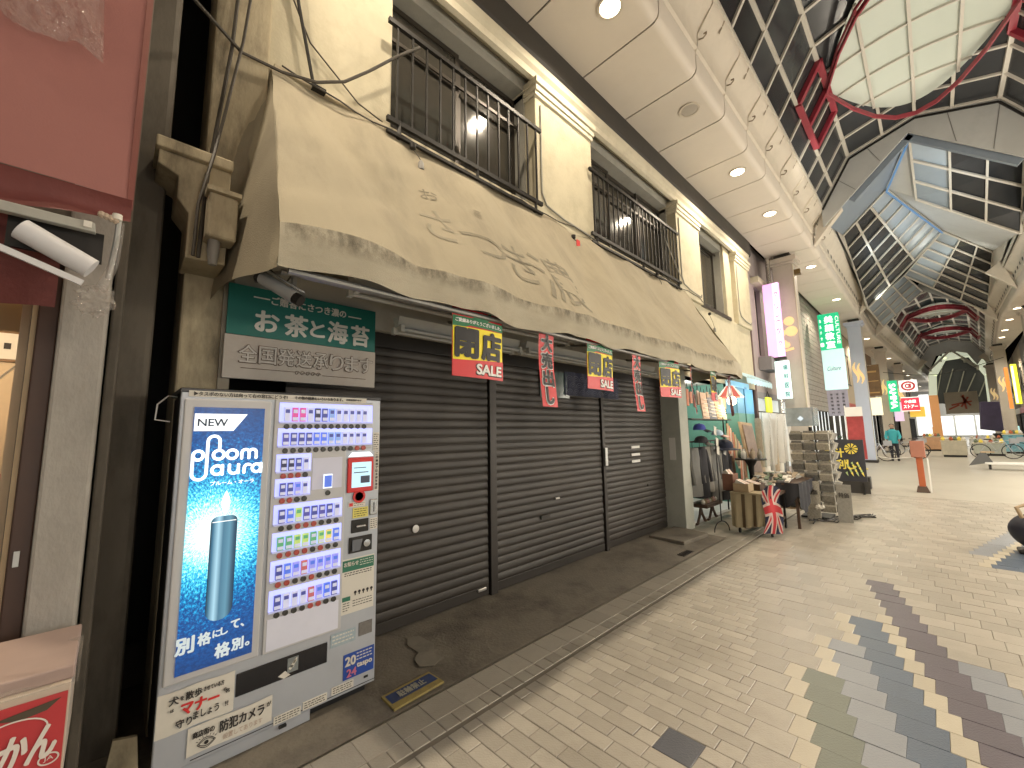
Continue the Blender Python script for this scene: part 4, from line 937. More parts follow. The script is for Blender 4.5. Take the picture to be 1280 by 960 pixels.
obj('blank_panel', MB().box(X(.433), Yf-.013, .468, X(.81), Yf-.0105, .628), mat('blank_panel', (.60, .60, .64), .4, emit=.10, ecol=(.7, .72, 1)), vm)
# payment column
sc_ = obj('screen_bezel', MB().box(X(.842), Yf-.012, 1.245, X(1.012), Yf, 1.462), REDI, vm, bevel=.008)
SCR = mat('screen_lit', (.3, .5, .6), .2, emit=.75, ecol=(.62, .88, 1))
obj('screen', MB().box(X(.868), Yf-.0145, 1.275, X(.995), Yf-.0125, 1.432), SCR, sc_); obj('screen_figure', MB().box(X(.925), Yf-.0158, 1.30, X(.985), Yf-.0147, 1.345), mat('screen_dark', (.05, .06, .1), .3, emit=.1), sc_)
obj('screen_figure', MB().box(X(.88), Yf-.0158, 1.365, X(.975), Yf-.0147, 1.371).box(X(.88), Yf-.0158, 1.395, X(.96), Yf-.0147, 1.400), mat('screen_dark', (.05, .06, .1), .3, emit=.1), sc_)
obj('light_cap', MB().prism([(X(.845), Yf, 1.468), (X(1.01), Yf, 1.468), (X(.985), Yf, 1.495), (X(.87), Yf, 1.495)], (0, -.008, 0)), LIT, vm)
obj('card_ring', MB().lathe((X(.922), Yf-.002, 1.217), [(.040, 0), (.040, -.008), (.028, -.008), (.026, 0)], 18, 'y'), REDI, vm)
def stick(name, x0, z0, x1, z1, m, parent=vm, d=.0025): return obj(name, MB().box(X(x0), Yf-d, z0, X(x1), Yf, z1), m, parent)
def lines(st, x0, x1, z1, z0, k, m, th=.004):
    mb = MB()
    for i in range(k):
        z = z1-(z1-z0)*(i+.5)/k; xx = x0
        while xx < x1-.006:
            w = random.uniform(.006, .02); mb.box(X(xx), Yf-.0036, z-th/2, X(min(x1, xx+w)), Yf-.0028, z+th/2); xx += w+.005
    obj('small_print', mb, m, st)
s_ = stick('coin_label', .855, 1.155, .965, 1.185, PAPER); obj('red_mark', MB().box(X(.862), Yf-.0036, 1.16, X(.885), Yf-.0028, 1.18), REDI, s_); lines(s_, .89, .96, 1.182, 1.158, 2, INKK, .003)
s_ = stick('yellow_label', .885, 1.085, .985, 1.148, mat('sticker_yellow', (.68, .60, .14), .5)); lines(s_, .895, .975, 1.145, 1.09, 4, INKK, .004)
s_ = obj('coin_slot', MB().box(X(.995), Yf-.012, 1.09, X(1.045), Yf, 1.19), mat('chrome', (.5, .5, .5), .25, metal=.9), vm, bevel=.012); obj('slot', MB().box(X(1.017), Yf-.0128, 1.11, X(1.023), Yf-.0122, 1.17), BLACK, s_)
s_ = obj('return_lever', MB().box(X(.878), Yf-.006, .995, X(.99), Yf, 1.075), BLACKM, vm, bevel=.006); obj('lever', MB().box(X(.905), Yf-.022, 1.028, X(.965), Yf-.0065, 1.042), mat('chrome', (.5, .5, .5), .25, metal=.9), s_, bevel=.004)
s_ = obj('change_cup', MB().box(X(.865), Yf-.008, .875, X(1.015), Yf, .972), BLACKM, vm, bevel=.014); obj('cup_flap', MB().prism([(X(.885), Yf-.009, .955), (X(.95), Yf-.009, .955), (X(.93), Yf-.02, .89), (X(.88), Yf-.02, .89)], (0, -.003, 0)), mat('cup_grey', (.09, .09, .10), .25), s_)
obj('cup_knob', MB().lathe((X(.975), Yf-.008, .925), [(.024, 0), (.022, -.014), (.002, -.016)], 14, 'y'), mat('chrome', (.5, .5, .5), .25, metal=.9), s_, smooth=True)
s_ = stick('leaflet', .827, .525, 1.035, .845, PAPER, d=.0022)
obj('green_header', MB().box(X(.83), Yf-.0034, .772, X(1.032), Yf-.0026, .838), mat('leaflet_green', (.03, .16, .10), .5), s_); text('お知らせ', (X(.885), Yf-.0042, .815), FX, FZ, PAPER, s_, w=.09, h=.026, bold=.03); lines(s_, .94, 1.025, .832, .79, 3, PAPER, .004)
obj('green_tag', MB().box(X(.835), Yf-.0034, .60, X(.885), Yf-.0026, .625), mat('leaflet_green', (.03, .16, .10), .5), s_)
lines(s_, .845, 1.02, .768, .742, 2, INKK, .005); lines(s_, .84, .88, .595, .54, 4, INKK, .004); lines(s_, .90, 1.025, .60, .555, 3, INKK, .004)
for k in range(5): obj('pin_mark', MB().lathe((X(.915+.026*k), Yf-.003, .64), [(.0005, 0), (.009, -.0008)], 10, 'y').box(X(.9115+.026*k), Yf-.0036, .622, X(.9185+.026*k), Yf-.0029, .636), INKK, s_)
s_ = stick('side_label', 1.008, 1.50, 1.05, 1.62, PAPER); lines(s_, 1.012, 1.046, 1.615, 1.505, 8, INKK, .004)
s_ = stick('side_label', 1.02, 1.245, 1.052, 1.495, PAPER); vtext('この機械では未成年者は', (X(1.036), Yf-.004, 1.49), FX, FZ, INKK, s_, .016, .016, .02, pitch=.0218)
s_ = stick('side_label', 1.0, 1.0, 1.05, 1.07, PAPER); lines(s_, 1.004, 1.046, 1.066, 1.004, 5, INKK, .004)
s_ = stick('metal_label', .775, .36, .925, .435, mat('label_silver', (.34, .42, .47), .4, var=.35, scale=40)); lines(s_, .785, .915, .43, .37, 3, PAPER, .007)
stick('metal_label', .945, .372, 1.03, .45, mat('label_dark', (.16, .15, .14), .4, var=.5, scale=60))
s_ = stick('blue_label', .855, .152, 1.046, .294, mat('label_blue', (.02, .065, .32), .45)); text('20', (X(.897), Yf-.0036, .252), FX, FZ, PAPER, s_, w=.062, h=.05, bold=.04); text('24', (X(.905), Yf-.0036, .185), FX, FZ, mat('label_pink', (.55, .16, .25), .5), s_, w=.058, h=.042, bold=.03); text('taspo', (X(.985), Yf-.0036, .208), FX, FZ, PAPER, s_, w=.095, h=.032, bold=.04); lines(s_, .935, 1.038, .288, .235, 3, PAPER, .006)
# delivery slot
s_ = obj('delivery_slot', MB().box(X(.308), Yf-.006, .296, X(.757), Yf, .406), mat('slot_black', (.012, .012, .015), .18), vm, bevel=.003)
obj('hand_sign', MB().box(X(.545), Yf-.0072, .318, X(.60), Yf-.0062, .392), mat('sign_grey', (.20, .22, .22), .4), s_)
hs = MB(); 
for a, b_, w in (((.556, .335), (.588, .375), .014), ((.560, .350), (.578, .345), .010), ((.575, .36), (.592, .384), .007)): hs.bar((X(a[0]), Yf-.0078, a[1]), (X(b_[0]), Yf-.0078, b_[1]), w, .0008, upv=(0, 1, 0))
obj('hand_mark', hs, PAPER, s_); obj('striped_tag', MB().prism([(X(.50), Yf-.0072, .318), (X(.535), Yf-.0072, .335), (X(.562), Yf-.0072, .306), (X(.53), Yf-.0072, .298)], (0, .001, 0)), PAPER, s_)
# paper notices taped on the door
s_ = obj('taped_notice', MB().sheet(lambda a, b_: (X(.002+.300*a), Yf-.003-.004*math.sin(3*a)*b_, .242+.187*b_-.003*math.sin(a*9)), 8, 4), PAPER, vm, smooth=True)
Yn = Yf-.0085
def nt_(s, x, z, w, h, m=INKK, b_=.02, p=s_): text(s, (X(x), Yn, z), FX, FZ, m, p, w=w, h=h, bold=b_)
nt_('犬', .062, .388, .036, .036); nt_('を', .092, .389, .014, .018); nt_('散歩', .137, .390, .062, .036); nt_('させている方', .215, .394, .082, .022); nt_('は', .058, .348, .012, .014)
nt_('マナー', .165, .337, .145, .052, REDI, .045); nt_('の', .262, .358, .012, .014); nt_('名', .272, .348, .018, .018)
nt_('守り', .105, .278, .060, .036); nt_('ましょう', .190, .290, .100, .034); nt_('!!', .272, .290, .012, .02)
s2 = obj('taped_notice', MB().sheet(lambda a, b_: (X(.123+.356*a), Yf-.006-.003*math.sin(4*a)*b_, .112+.125*b_+.003*math.sin(a*7)), 8, 3), PAPER, vm, smooth=True); Yn = Yf-.0105
nt_('商店街の', .185, .200, .085, .028, p=s2); nt_('防犯カメラ', .345, .192, .190, .052, p=s2, b_=.025); nt_('が', .462, .205, .020, .022, p=s2); nt_('設置してあります', .35, .140, .17, .026, mat('faint_ink', (.42, .30, .24), .8), 0, s2)
ey = MB()
for sg in (1, -1):
    for k, rr in enumerate((.036, .030)):
        pts = [(X(.198)-rr+2*rr*q/10, Yn, .150+sg*rr*(.62 if k == 0 else .5)*math.sin(math.pi*q/10)) for q in range(11)]
        for q in range(10): ey.bar(pts[q], pts[q+1], .0025, .001, upv=(0, 1, 0))
for q in range(7): a = math.radians(30+20*q); ey.bar((X(.198)+.038*math.cos(a), Yn, .150+.026*math.sin(a)), (X(.198)+.047*math.cos(a), Yn, .150+.034*math.sin(a)), .002, .001, upv=(0, 1, 0))
ey.lathe((X(.198), Yn-.0005, .150), [(.0003, 0), (.009, -.0006)], 12, 'y'); obj('eye_drawing', ey, INKK, s2)
for (x0, x1, z) in ((.49, .625, .078), (.635, .765, .088), (.79, .92, .098)):
    s_ = stick('maker_label', x0, z, x1, z+.042, PAPER); lines(s_, x0+.008, x1-.008, z+.04, z+.004, 3, INKK, .004)
obj('lock', MB().box(X(.985), Yf-.004, .118, X(1.01), Yf, .13), BLACK, vm); obj('lock', MB().box(X(.52), Yf-.004, .048, X(.555), Yf+.013, .06), BLACK, vm)
obj('seam_line', MB().box(X(.14), Yf-.0006, .090, X(1.056), Yf+.001, .0935), MDK, vm)
s_ = obj('hand_written_strip', MB().box(X(.03), Yf-.004, 1.812, X(.955), Yf, 1.842), PAPER, vm); Yn = Yf-.0055
nt_('▶タスポのない方は向って右の窓口にどうぞ!', .265, 1.827, .43, .022, b_=.02, p=s_); nt_('その他の銘柄もいろいろあります。', .66, 1.827, .28, .020, b_=.02, p=s_); nt_('全国発送承ります', .87, 1.828, .10, .012, p=s_)
# ------------------------------------------------------------------ alley between the buildings
t = thing('alley_wall', 'dark stained wall deep in the narrow gap between the two shops', 'wall', (.1, 3.6, 0))
obj('wall', MB().box(-.6, 4.6, 0, .6, 4.7, 7), BEAM, t)
t = thing('drain_duct', 'dirty brown rectangular duct running up inside the narrow gap', 'duct', (.04, 3.3, 0))
BRN = mat('grimy_brown', (.115, .098, .076), .75, var=.3, scale=5, bump=.15, dirt=.7, dcol=(.02, .017, .013), dscale=4, stretch=(1, 1, .3))
obj('duct', MB().box(-.045, 3.05, 0, .125, 3.5, 7), BRN, t, bevel=.03)
obj('duct', MB().box(-.05, 2.78, 0, -.006, 3.05, 7), BRN, t, bevel=.01)
for z in (4.9,): obj('strap', MB().box(-.05, 3.03, z, .13, 3.05, z+.05), BRN, t)
t = thing('rubble_board', 'small pale board propped at the dark foot of the gap beside the machine', 'board', (.12, 2.75, 0))
obj('board', MB().prism([(.06, 2.70, .0), (.20, 2.70, .0), (.185, 2.78, .20), (.10, 2.78, .22)], (0, .02, 0)), DIRTYC, t)
# ------------------------------------------------------------------ fruit shop on the left
RAWN = mat('red_awning', (.29, .115, .10), .7, var=.07, scale=3, bump=.15, bscale=160, dirt=.2, dcol=(.24, .095, .085))
RAWD = mat('red_awning_fold', (.15, .038, .032), .7, var=.2, scale=6, bump=.2, dirt=.3, dcol=(.12, .025, .02))
PLAS = mat('clear_plastic', (.42, .38, .34), .04, trans=.0, alpha=.26, var=.3, bump=1.0, bscale=30, spec=1.0)
WARMW = mat('warm_interior', (.60, .47, .32), .8, var=.1)
t = fs = thing('fruit_shop', 'fruit shop at the left edge with grey post, brown door frame, warm lit interior', 'shop building', (-.8, 2.6, 0))
POST = mat('post_plaster', (.33, .31, .28), .8, var=.12, scale=5, bump=.3, dirt=.5, dcol=(.17, .155, .135), dscale=3, stretch=(1, 1, .5))
obj('post', MB().box(-.205, 2.60, 0, -.055, 2.76, 7), POST, fs, bevel=.012)
obj('side_wall', MB().box(-.30, 2.761, 0, -.056, 4.5, 7), BEAM, fs)
obj('door_frame', MB().box(-.268, 2.63, 0, -.207, 2.70, 2.35), mat('brown_wood', (.055, .028, .019), .55, var=.25, scale=8), fs, bevel=.006)
obj('door_frame_edge', MB().box(-.285, 2.64, 0, -.269, 2.72, 2.35), mat('pale_wood', (.30, .22, .13), .6, var=.15), fs)
obj('latch', MB().box(-.252, 2.622, 1.10, -.236, 2.629, 1.16), mat('tin', (.5, .5, .48), .4, metal=.5), fs)
obj('back_wall', MB().box(-2.5, 4.2, 0, -.301, 4.3, 2.6), WARMW, fs); obj('ceiling', MB().box(-2.5, 2.72, 2.5, -.301, 4.2, 2.56), WARMW, fs); obj('inner_wall', MB().box(-.33, 2.78, 0, -.302, 4.2, 2.5), WARMW, fs)
obj('upper_wall', MB().box(-2.5, 2.62, 2.56, -.206, 2.9, 7), BRN, fs)
obj('ceiling_band', MB().box(-1.6, 3.0, 2.12, -.335, 3.04, 2.26), mat('pale_wood', (.30, .22, .13)), fs); obj('hanging_cord', MB().tube([(-.66, 3.1, 1.62), (-.5, 3.12, 1.78), (-.34, 3.1, 2.0)], .006, 5), PAPER, fs)
sh = obj('shelf', MB().box(-1.6, 3.2, 1.36, -.335, 3.7, 1.42), mat('shelf_red', (.22, .035, .03), .6, var=.2), fs); text('りんご', (-.46, 3.195, 1.39), FX, FZ, mat('faded_red', (.4, .15, .1), .8), sh, w=.16, h=.04)
obj('shelf', MB().box(-1.6, 3.1, .75, -.335, 3.6, .79), mat('brown_wood', (.055, .028, .019), .55), fs)
lamp('POINT', (-.75, 3.35, 2.25), 24, (1, .86, .62), .1, name='fruit_shop_bulb')
t = thing('added_floodlight', 'small round floodlight added out of view at the left to brighten the awning side', 'floodlight', (-1.5, 1.5, 4.6))
obj('arm', MB().tube([(-1.5, 2.6, 4.9), (-1.5, 1.9, 4.85), (-1.5, 1.5, 4.65)], .015, 6), BLACKM, t, smooth=True); obj('head', MB().lathe((-1.5, 1.45, 4.55), [(.10, 0), (.09, .06), (.03, .12)], 14), BLACKM, t, smooth=True); obj('lens', MB().lathe((-1.5, 1.45, 4.545), [(.001, 0), (.09, .002)], 14), mat('lamp_lens', (1, .95, .85)), t)
lamp('POINT', (-1.5, 1.45, 4.48), 62, (1, .84, .60), .08, name='added_floodlight_lamp')  # added lamp and fixture, brightens the side panel of the beige awning
t = thing('framed_notice', 'small framed notice on the warm wall inside the fruit shop', 'framed notice', (-.52, 3.9, 2.1))
obj('frame', MB().box(-.66, 4.17, 2.12, -.42, 4.198, 2.32), mat('thin_brown', (.2, .11, .05), .6), t); obj('paper', MB().box(-.645, 4.165, 2.135, -.435, 4.169, 2.305), PAPER, t); obj('mark', MB().box(-.55, 4.162, 2.20, -.52, 4.164, 2.24), INKK, t)
t = thing('fruit_sacks', 'pale wrapped bags piled on the dark shelf inside the fruit shop', 'bags', (-.5, 3.3, 1.0))
for k in range(6): obj('bag', MB().lathe((-.42-.12*(k % 3), 3.22+.05*(k // 3), .80+.14*(k // 3)+.14), [(.02, -.13), (.075, -.10), (.085, -.02), (.06, .05), (.02, .08)], 10), PAPER, t, smooth=True)
t = thing('wire_basket', 'black wire basket hanging below the dark shelf in the fruit shop', 'basket', (-.4, 2.95, .9))
m_ = MB()
for k in range(5): m_.bar((-.56+.055*k, 2.95, .86), (-.56+.055*k, 2.95, 1.06), .006, .006); m_.bar((-.57, 2.95, .87+.045*k), (-.31, 2.95, .87+.045*k), .006, .006)
obj('wires', m_, BLACKM, t)
t = thing('red_awning', 'red fabric awning with a dark folded hem over the fruit shop', 'awning', (-.6, 2.0, 2.8))
obj('canvas', MB().sheet(lambda a, b_: (-1.8+1.775*a, 2.0+.04*b_+.008*math.sin(a*13+b_*4), 2.485+1.6*b_), 24, 16), RAWN, t, smooth=True)
obj('edge_fold', MB().sheet(lambda a, b_: (-.025+.018*a, 2.0+.10*a+.04*b_, 2.485+1.6*b_), 2, 8), RAWD, t, smooth=True)
obj('hem', MB().sheet(lambda a, b_: (-1.8+1.79*a, 2.0+.03*math.sin(b_*3.1)+.012*math.sin(a*40)*b_, 2.485-.10*b_-.02*math.sin(a*17)*b_), 60, 5), RAWD, t, smooth=True)
obj('under_cloth', MB().sheet(lambda a, b_: (-1.8+1.62*a, 2.16+.03*math.sin(a*30), 2.40-.33*b_), 40, 4), RAWD, t, smooth=True)
obj('front_rail', MB().prism([(-1.8, 1.985, 2.385), (-.098, 1.985, 2.358), (-.094, 1.985, 2.325), (-1.8, 1.985, 2.345)], (0, .03, 0)), mat('grey_rail', (.36, .35, .31), .6, var=.15, dirt=.4, dcol=(.18, .17, .15)), t, bevel=.003)
obj('rail_clip', MB().box(-.125, 1.978, 2.335, -.105, 1.986, 2.357), PAPER, t); obj('folding_arm', MB().tube([(-.06, 2.0, 2.40), (-.04, 2.0, 2.41), (-.042, 2.05, 2.33), (-.055, 2.1, 2.20)], .009, 8), mat('tin', (.5, .5, .48), .4, metal=.5), t, smooth=True)
obj('joint', MB().lathe((-.045, 2.0, 2.405), [(.004, -.012), (.014, -.01), (.014, .01), (.004, .012)], 10), PAPER, t, smooth=True)
for k in range(4): obj('knot', MB().lathe((-.085+.012*k, 2.0, 2.40-.003*k), [(.003, -.012), (.011, -.004), (.010, .008), (.003, .013)], 8), mat('rope', (.42, .33, .25), .9), t, smooth=True)
obj('dark_gap', MB().box(-.30, 2.06, 2.24, -.075, 2.075, 2.35), BLACKM, t)
t = thing('paper_roll', 'white rolled blind under the red awning with its bottom strip hanging skewed', 'blind', (-.18, 2.0, 2.22))
obj('roll', MB().tube([(-.262, 2.0, 2.285), (-.095, 2.0, 2.195)], .036, 18), mat('blind_white', (.60, .59, .60), .7, var=.03), t, smooth=True)
obj('strip', MB().bar((-.45, 1.985, 2.265), (-.112, 1.985, 2.135), .012, .02), mat('blind_white', (.6, .59, .6), .7), t)
def crumple(c, rx, ry, rz, seed, n=26):
    rnd = random.Random(seed); ph = [(rnd.uniform(3, 9), rnd.uniform(3, 9), rnd.uniform(0, 6)) for _ in range(5)]
    def f(a, b_):
        th, p = a*2*math.pi, b_*math.pi; r = 1+sum(.10*math.sin(q[0]*round(1)*th*0+q[1]*p+q[2])*math.cos(round(q[0])*th) for q in ph)
        r *= 1+.35*noise.noise(Vector((3.2*math.sin(p)*math.cos(th)+seed, 3.2*math.sin(p)*math.sin(th), 4*math.cos(p)))); return (c[0]+rx*r*math.sin(p)*math.cos(th), c[1]+ry*r*math.sin(p)*math.sin(th), c[2]+rz*r*math.cos(p))
    return MB().sheet(f, n, n//2)
t = thing('plastic_bag', 'crumpled clear plastic bag knotted to the awning arm above the grey post', 'plastic bag', (-.07, 2.1, 2.15))
obj('bag', crumple((-.080, 2.06, 2.10), .048, .045, .050, 3, 40), PLAS, t); obj('neck', MB().tube([(-.03, 2.03, 2.40), (-.04, 2.05, 2.25), (-.07, 2.06, 2.14)], .007, 8, .018), PLAS, t, smooth=True)
t = thing('plastic_sheet', 'crinkled transparent plastic sheet draped over the top of the red awning', 'plastic sheet', (-.25, 1.98, 3.1))
obj('sheet', MB().sheet(lambda a, b_: (-.55+.40*a+.03*b_, 1.95+.035*noise.noise(Vector((a*9, b_*7, 2)))+.022*abs(noise.noise(Vector((a*24, b_*19, 5)))), 3.42-.44*b_+.03*math.sin(a*9)-.10*(a-.5)*b_), 54, 44), PLAS, t)
t = thing('fruit_box', 'red cardboard mandarin box with white lettering on a low stand at bottom left', 'box', (-.2, 2.2, 0))
BOXR = mat('box_red', (.46, .035, .04), .5, var=.06, dirt=.15, dcol=(.3, .05, .05)); BOXE = mat('box_edge', (.50, .42, .34), .7)
obj('carton', MB().box(-.60, 2.10, .50, -.040, 2.55, .80), BOXE, t, bevel=.004)
obj('print_panel', MB().box(-.60, 2.094, .50, -.046, 2.098, .775), BOXR, t)
CW = mat('carton_white', (.72, .66, .60), .6)
text('みかん', (-.155, 2.091, .635), (1, 0, .10), FZ, CW, t, w=.19, h=.10, bold=.03, shear=.15)
m_ = MB()
for k in range(14):
    a0, a1 = math.pi*k/14, math.pi*(k+1)/14
    m_.bar((-.16+.075*math.cos(a0), 2.091, .69+.04*math.sin(a0)), (-.16+.075*math.cos(a1), 2.091, .69+.04*math.sin(a1)), .004, .001, upv=(0, 1, 0))
for k in range(16):
    a0, a1 = 2*math.pi*k/16, 2*math.pi*(k+1)/16
    m_.bar((-.075+.022*math.cos(a0), 2.091, .585+.016*math.sin(a0)), (-.075+.022*math.cos(a1), 2.091, .585+.016*math.sin(a1)), .004, .001, upv=(0, 1, 0))
obj('line_print', m_, CW, t); text('JA', (-.075, 2.091, .585), FX, FZ, CW, t, w=.022, h=.016)
obj('leaf_print', MB().prism([(-.20, 2.0915, .745), (-.12, 2.0915, .755), (-.06, 2.0915, .762), (-.09, 2.0915, .735), (-.15, 2.0915, .728)], (0, .001, 0)), mat('leaf_dark', (.07, .05, .03), .6), t)
obj('lid_sheet', MB().sheet(lambda a, b_: (-.60+.575*a, 2.08+.3*b_, .802+.02*math.sin(a*11)*math.sin(b_*5)+.03*b_-.0*a), 14, 6), PLAS, t, smooth=True)
obj('lid', MB().box(-.60, 2.12, .80, -.035, 2.55, .845), mat('box_lid', (.34, .25, .22), .7, var=.15), t, bevel=.006)
obj('stand', MB().box(-.60, 2.14, .0, -.05, 2.5, .50), BEAM, t)
# ------------------------------------------------------------------ variety shop next door
TEAL = mat('teal_paint', (.10, .27, .22), .5, var=.1, dirt=.25, dcol=(.06, .15, .12)); BLUELIT = mat('painted_blue_light', (.10, .30, .48), .5, var=.1)
SHADE = mat('pale_blue_canvas', (.42, .60, .68), .7, var=.08); WALLM = mat('mauve_wall', (.36, .31, .30), .85, var=.12, bump=.2, dirt=.4, dcol=(.18, .15, .15))
WOOD = mat('dark_wood', (.07, .04, .025), .55, var=.3, scale=9); LWOOD = mat('light_wood', (.38, .28, .17), .6, var=.25, scale=8)
t = vs = thing('variety_shop', 'brightly lit variety shop with teal door frames, open to the street beyond the end pier', 'shop building', (9, 3.4, 0))
INT = mat('lit_interior', (.62, .64, .62), .8, var=.15, scale=3)
obj('back_wall', MB().box(6.94, 5.0, 0, 12, 5.1, 3), INT, vs); obj('ceiling', MB().box(6.94, 3.19, 2.62, 12, 5, 2.68), INT, vs); obj('inner_wall', MB().box(6.935, 3.43, 0, 6.97, 5, 2.62), mat('pale_blue_wall', (.35, .52, .58), .7, var=.1), vs)
obj('partition', MB().box(9.66, 3.2, 0, 9.72, 5, 2.62), TEAL, vs)
for (a, b) in ((9.70, 10.16), (10.24, 10.84)):
    p = obj('door_frame', MB().box(a, 2.93, .02, b, 3.18, 1.95), TEAL, vs, bevel=.008); obj('blue_lit_top', MB().box(a, 2.935, 1.952, b, 3.178, 2.52), BLUELIT, p)  # blue top puts the light from the sign into the frame colour
obj('door_reveal', MB().box(10.16, 3.0, .02, 10.24, 3.18, 2.5), BLACKM, vs)
m_ = MB().sheet(lambda a, b: (9.75+2.0*a, 3.15-.42*b, 2.98-.26*b+.02*abs(math.sin(a*28))*b), 48, 4)
c_ = obj('door_awning', m_, SHADE, vs, smooth=True); obj('door_valance', MB().sheet(lambda a, b: (9.75+2.0*a, 2.73, 2.72-(.10+.035*abs(math.sin(a*28)))*b), 96, 2), SHADE, c_)
obj('fascia_sign', MB().box(9.75, 3.10, 2.55, 11.2, 3.16, 2.70), mat('lit_blue', (.35, .6, .75), .5, emit=.35, ecol=(.5, .85, 1)), vs)
obj('side_wall', MB().box(10.84, 3.1, 0, 11.0, 3.4, 2.6), WALLM, vs); obj('floor_slab', MB().box(6.95, 3.0, .0, 9.68, 5, .05), INT, vs)
lamp('POINT', (8.4, 3.6, 2.35), 55, (1, .95, .85), .12, name='shop_ceiling_light'); lamp('POINT', (10.6, 2.5, 2.3), 14, (.6, .9, 1), .1, name='door_sign_light')
lamp('POINT', (8.0, 4.5, 2.2), 45, (.85, .95, 1), .12, name='shop_ceiling_light')
# goods
RNG = random.Random(11)
def hanging(parent, x, y, ztop, w, h, m, name='garment', d=.10):
    def f(a, b):
        th = a*2*math.pi; ww = w*(.55+.45*min(1, b*3.2))*(1+.12*b); 
        return (x+ww/2*math.cos(th)*(1+.06*math.sin(th*5+b*3)), y+d/2*math.sin(th)*(1+.3*b), ztop-h*b)
    return obj(name, MB().sheet(f, 16, 8), m, parent, smooth=True)
COATS = [mat('coat_grey', (.17, .17, .16), .9, var=.25, bump=.3), mat('coat_black', (.03, .03, .035), .9, var=.3), mat('coat_stone', (.28, .27, .24), .9, var=.2, bump=.3)]
clab = ['grey hanging jacket nearest the end pier', 'black hanging jacket, second from the end pier', 'stone coloured jacket in the middle of the clothes rail', 'long grey jacket right of the stone one on the rail', 'pale grey jacket on the clothes rail, second from the poles', 'black jacket at the right end of the clothes rail']
for k in range(6):
    x = 7.12+.26*k; y = 2.92-.02*(k % 2)
    g = thing('hanging_jacket', clab[k], 'jacket', (x, y, 1.3), 'jackets on the clothes rail')
    m = COATS[[0, 1, 2, 0, 2, 1][k]]; L = [.80, .85, .78, .98, .82, 1.0][k]
    hanging(g, x, y, 1.30, .36, L, m, 'body', .18)
    for s in (-1, 1): obj('sleeve', MB().tube([(x+s*.13, y-.02, 1.25), (x+s*.19, y-.05, 1.0), (x+s*.18, y-.09, .70)], .055, 8, .04), m, g, smooth=True)
    obj('hanger', MB().tube([(x, y, 1.29), (x, y, 1.37), (x+.02, y, 1.40)], .006, 5), BLACKM, g)
t = thing('clothes_rail', 'black clothes rail carrying jackets across the variety shop front', 'clothes rail', (7.8, 2.92, 0))
obj('rail', MB().tube([(7.0, 2.92, 1.40), (8.75, 2.92, 1.40)], .014, 8), BLACKM, t)
for x in (7.02, 8.72): obj('post', MB().tube([(x, 2.95, .05), (x, 2.93, 1.85)], .014, 8), BLACKM, t)
sh = obj('hat_shelf', MB().box(7.0, 2.85, 1.78, 8.95, 3.1, 1.80), BLACKM, t)
# books and frames stood on the shelf
bl = [('tall peach print', (.55, .38, .28), .30, .5), ('dark blue lined board', (.10, .12, .17), .34, .42), ('tan framed print', (.35, .27, .16), .26, .36), ('pale green card', (.45, .55, .40), .22, .30)]
xx = 7.75
for (nm, c, w, h) in bl:
    g = thing('framed_print', nm+' standing on the shelf above the hats', 'print', (xx, 2.95, 1.8)); mm = mat('print_'+nm.replace(' ', '_'), c, .6, var=.35, scale=14)
    obj('board', MB().prism([(xx, 2.93, 1.80), (xx+w, 2.93, 1.80), (xx+w*.95+.04, 2.99, 1.80+h), (xx+.05, 2.99, 1.80+h)], (0, .02, 0)), mm, g)
    for k in range(5): obj('printed_line', MB().box(xx+.06, 2.915+.055*(k*.09+.06), 1.84+h*.16*k, xx+w*.86, 2.922+.055*(k*.09+.06), 1.855+h*.16*k), PAPER, g)
    xx += w+.03
# hats
def cap(x, y, z, r, m, mb_, label, rz, name='cap', wide=False):
    g = thing(name, label, 'hat', (x, y, z), 'hats hung over the clothes rail')
    obj('crown', MB().lathe((x, y, z), [(r*1.0, 0), (r*1.0, r*.35), (r*.86, r*.75), (r*.5, r*1.02), (.004, r*1.08)], 16), m, g, smooth=True)
    if wide: obj('brim', MB().lathe((x, y, z), [(r*.98, .004), (r*1.65, -.03), (r*1.65, -.022), (r*.98, .012)], 18), m, g, smooth=True)
    else: obj('visor', MB().sheet(lambda a, b: (x+(r+.10*b)*math.cos(rz+(a-.5)*1.9), y+(r+.10*b)*math.sin(rz+(a-.5)*1.9), z+.01-.035*b-.02*(2*a-1)**2), 8, 3), mb_, g, smooth=True, solid=.006)
    obj('button', MB().lathe((x, y, z+r*1.07), [(.012, 0), (.008, .008), (.001, .01)], 8), mb_, g)
NAVY = mat('navy_cloth', (.02, .024, .045), .9, var=.2); RBL = mat('royal_blue_cloth', (.05, .07, .33), .85, var=.2); LBL = mat('light_blue_cloth', (.42, .56, .68), .85, var=.15); PCH = mat('peach_cloth', (.62, .40, .36), .85)
cap(7.18, 2.80, 1.60, .10, RBL, NAVY, 'royal blue cap at the left end of the rail', -1.2); cap(7.22, 2.80, 1.38, .11, COATS[1], COATS[0], 'charcoal cap below the royal blue one', -1.4)
cap(7.82, 2.74, 1.50, .095, LBL, PCH, 'light blue cap with a peach visor above the jackets', -1.0); cap(8.05, 2.72, 1.26, .15, NAVY, NAVY, 'large dark navy hat under the light blue cap', 0, 'brimmed_hat', True)
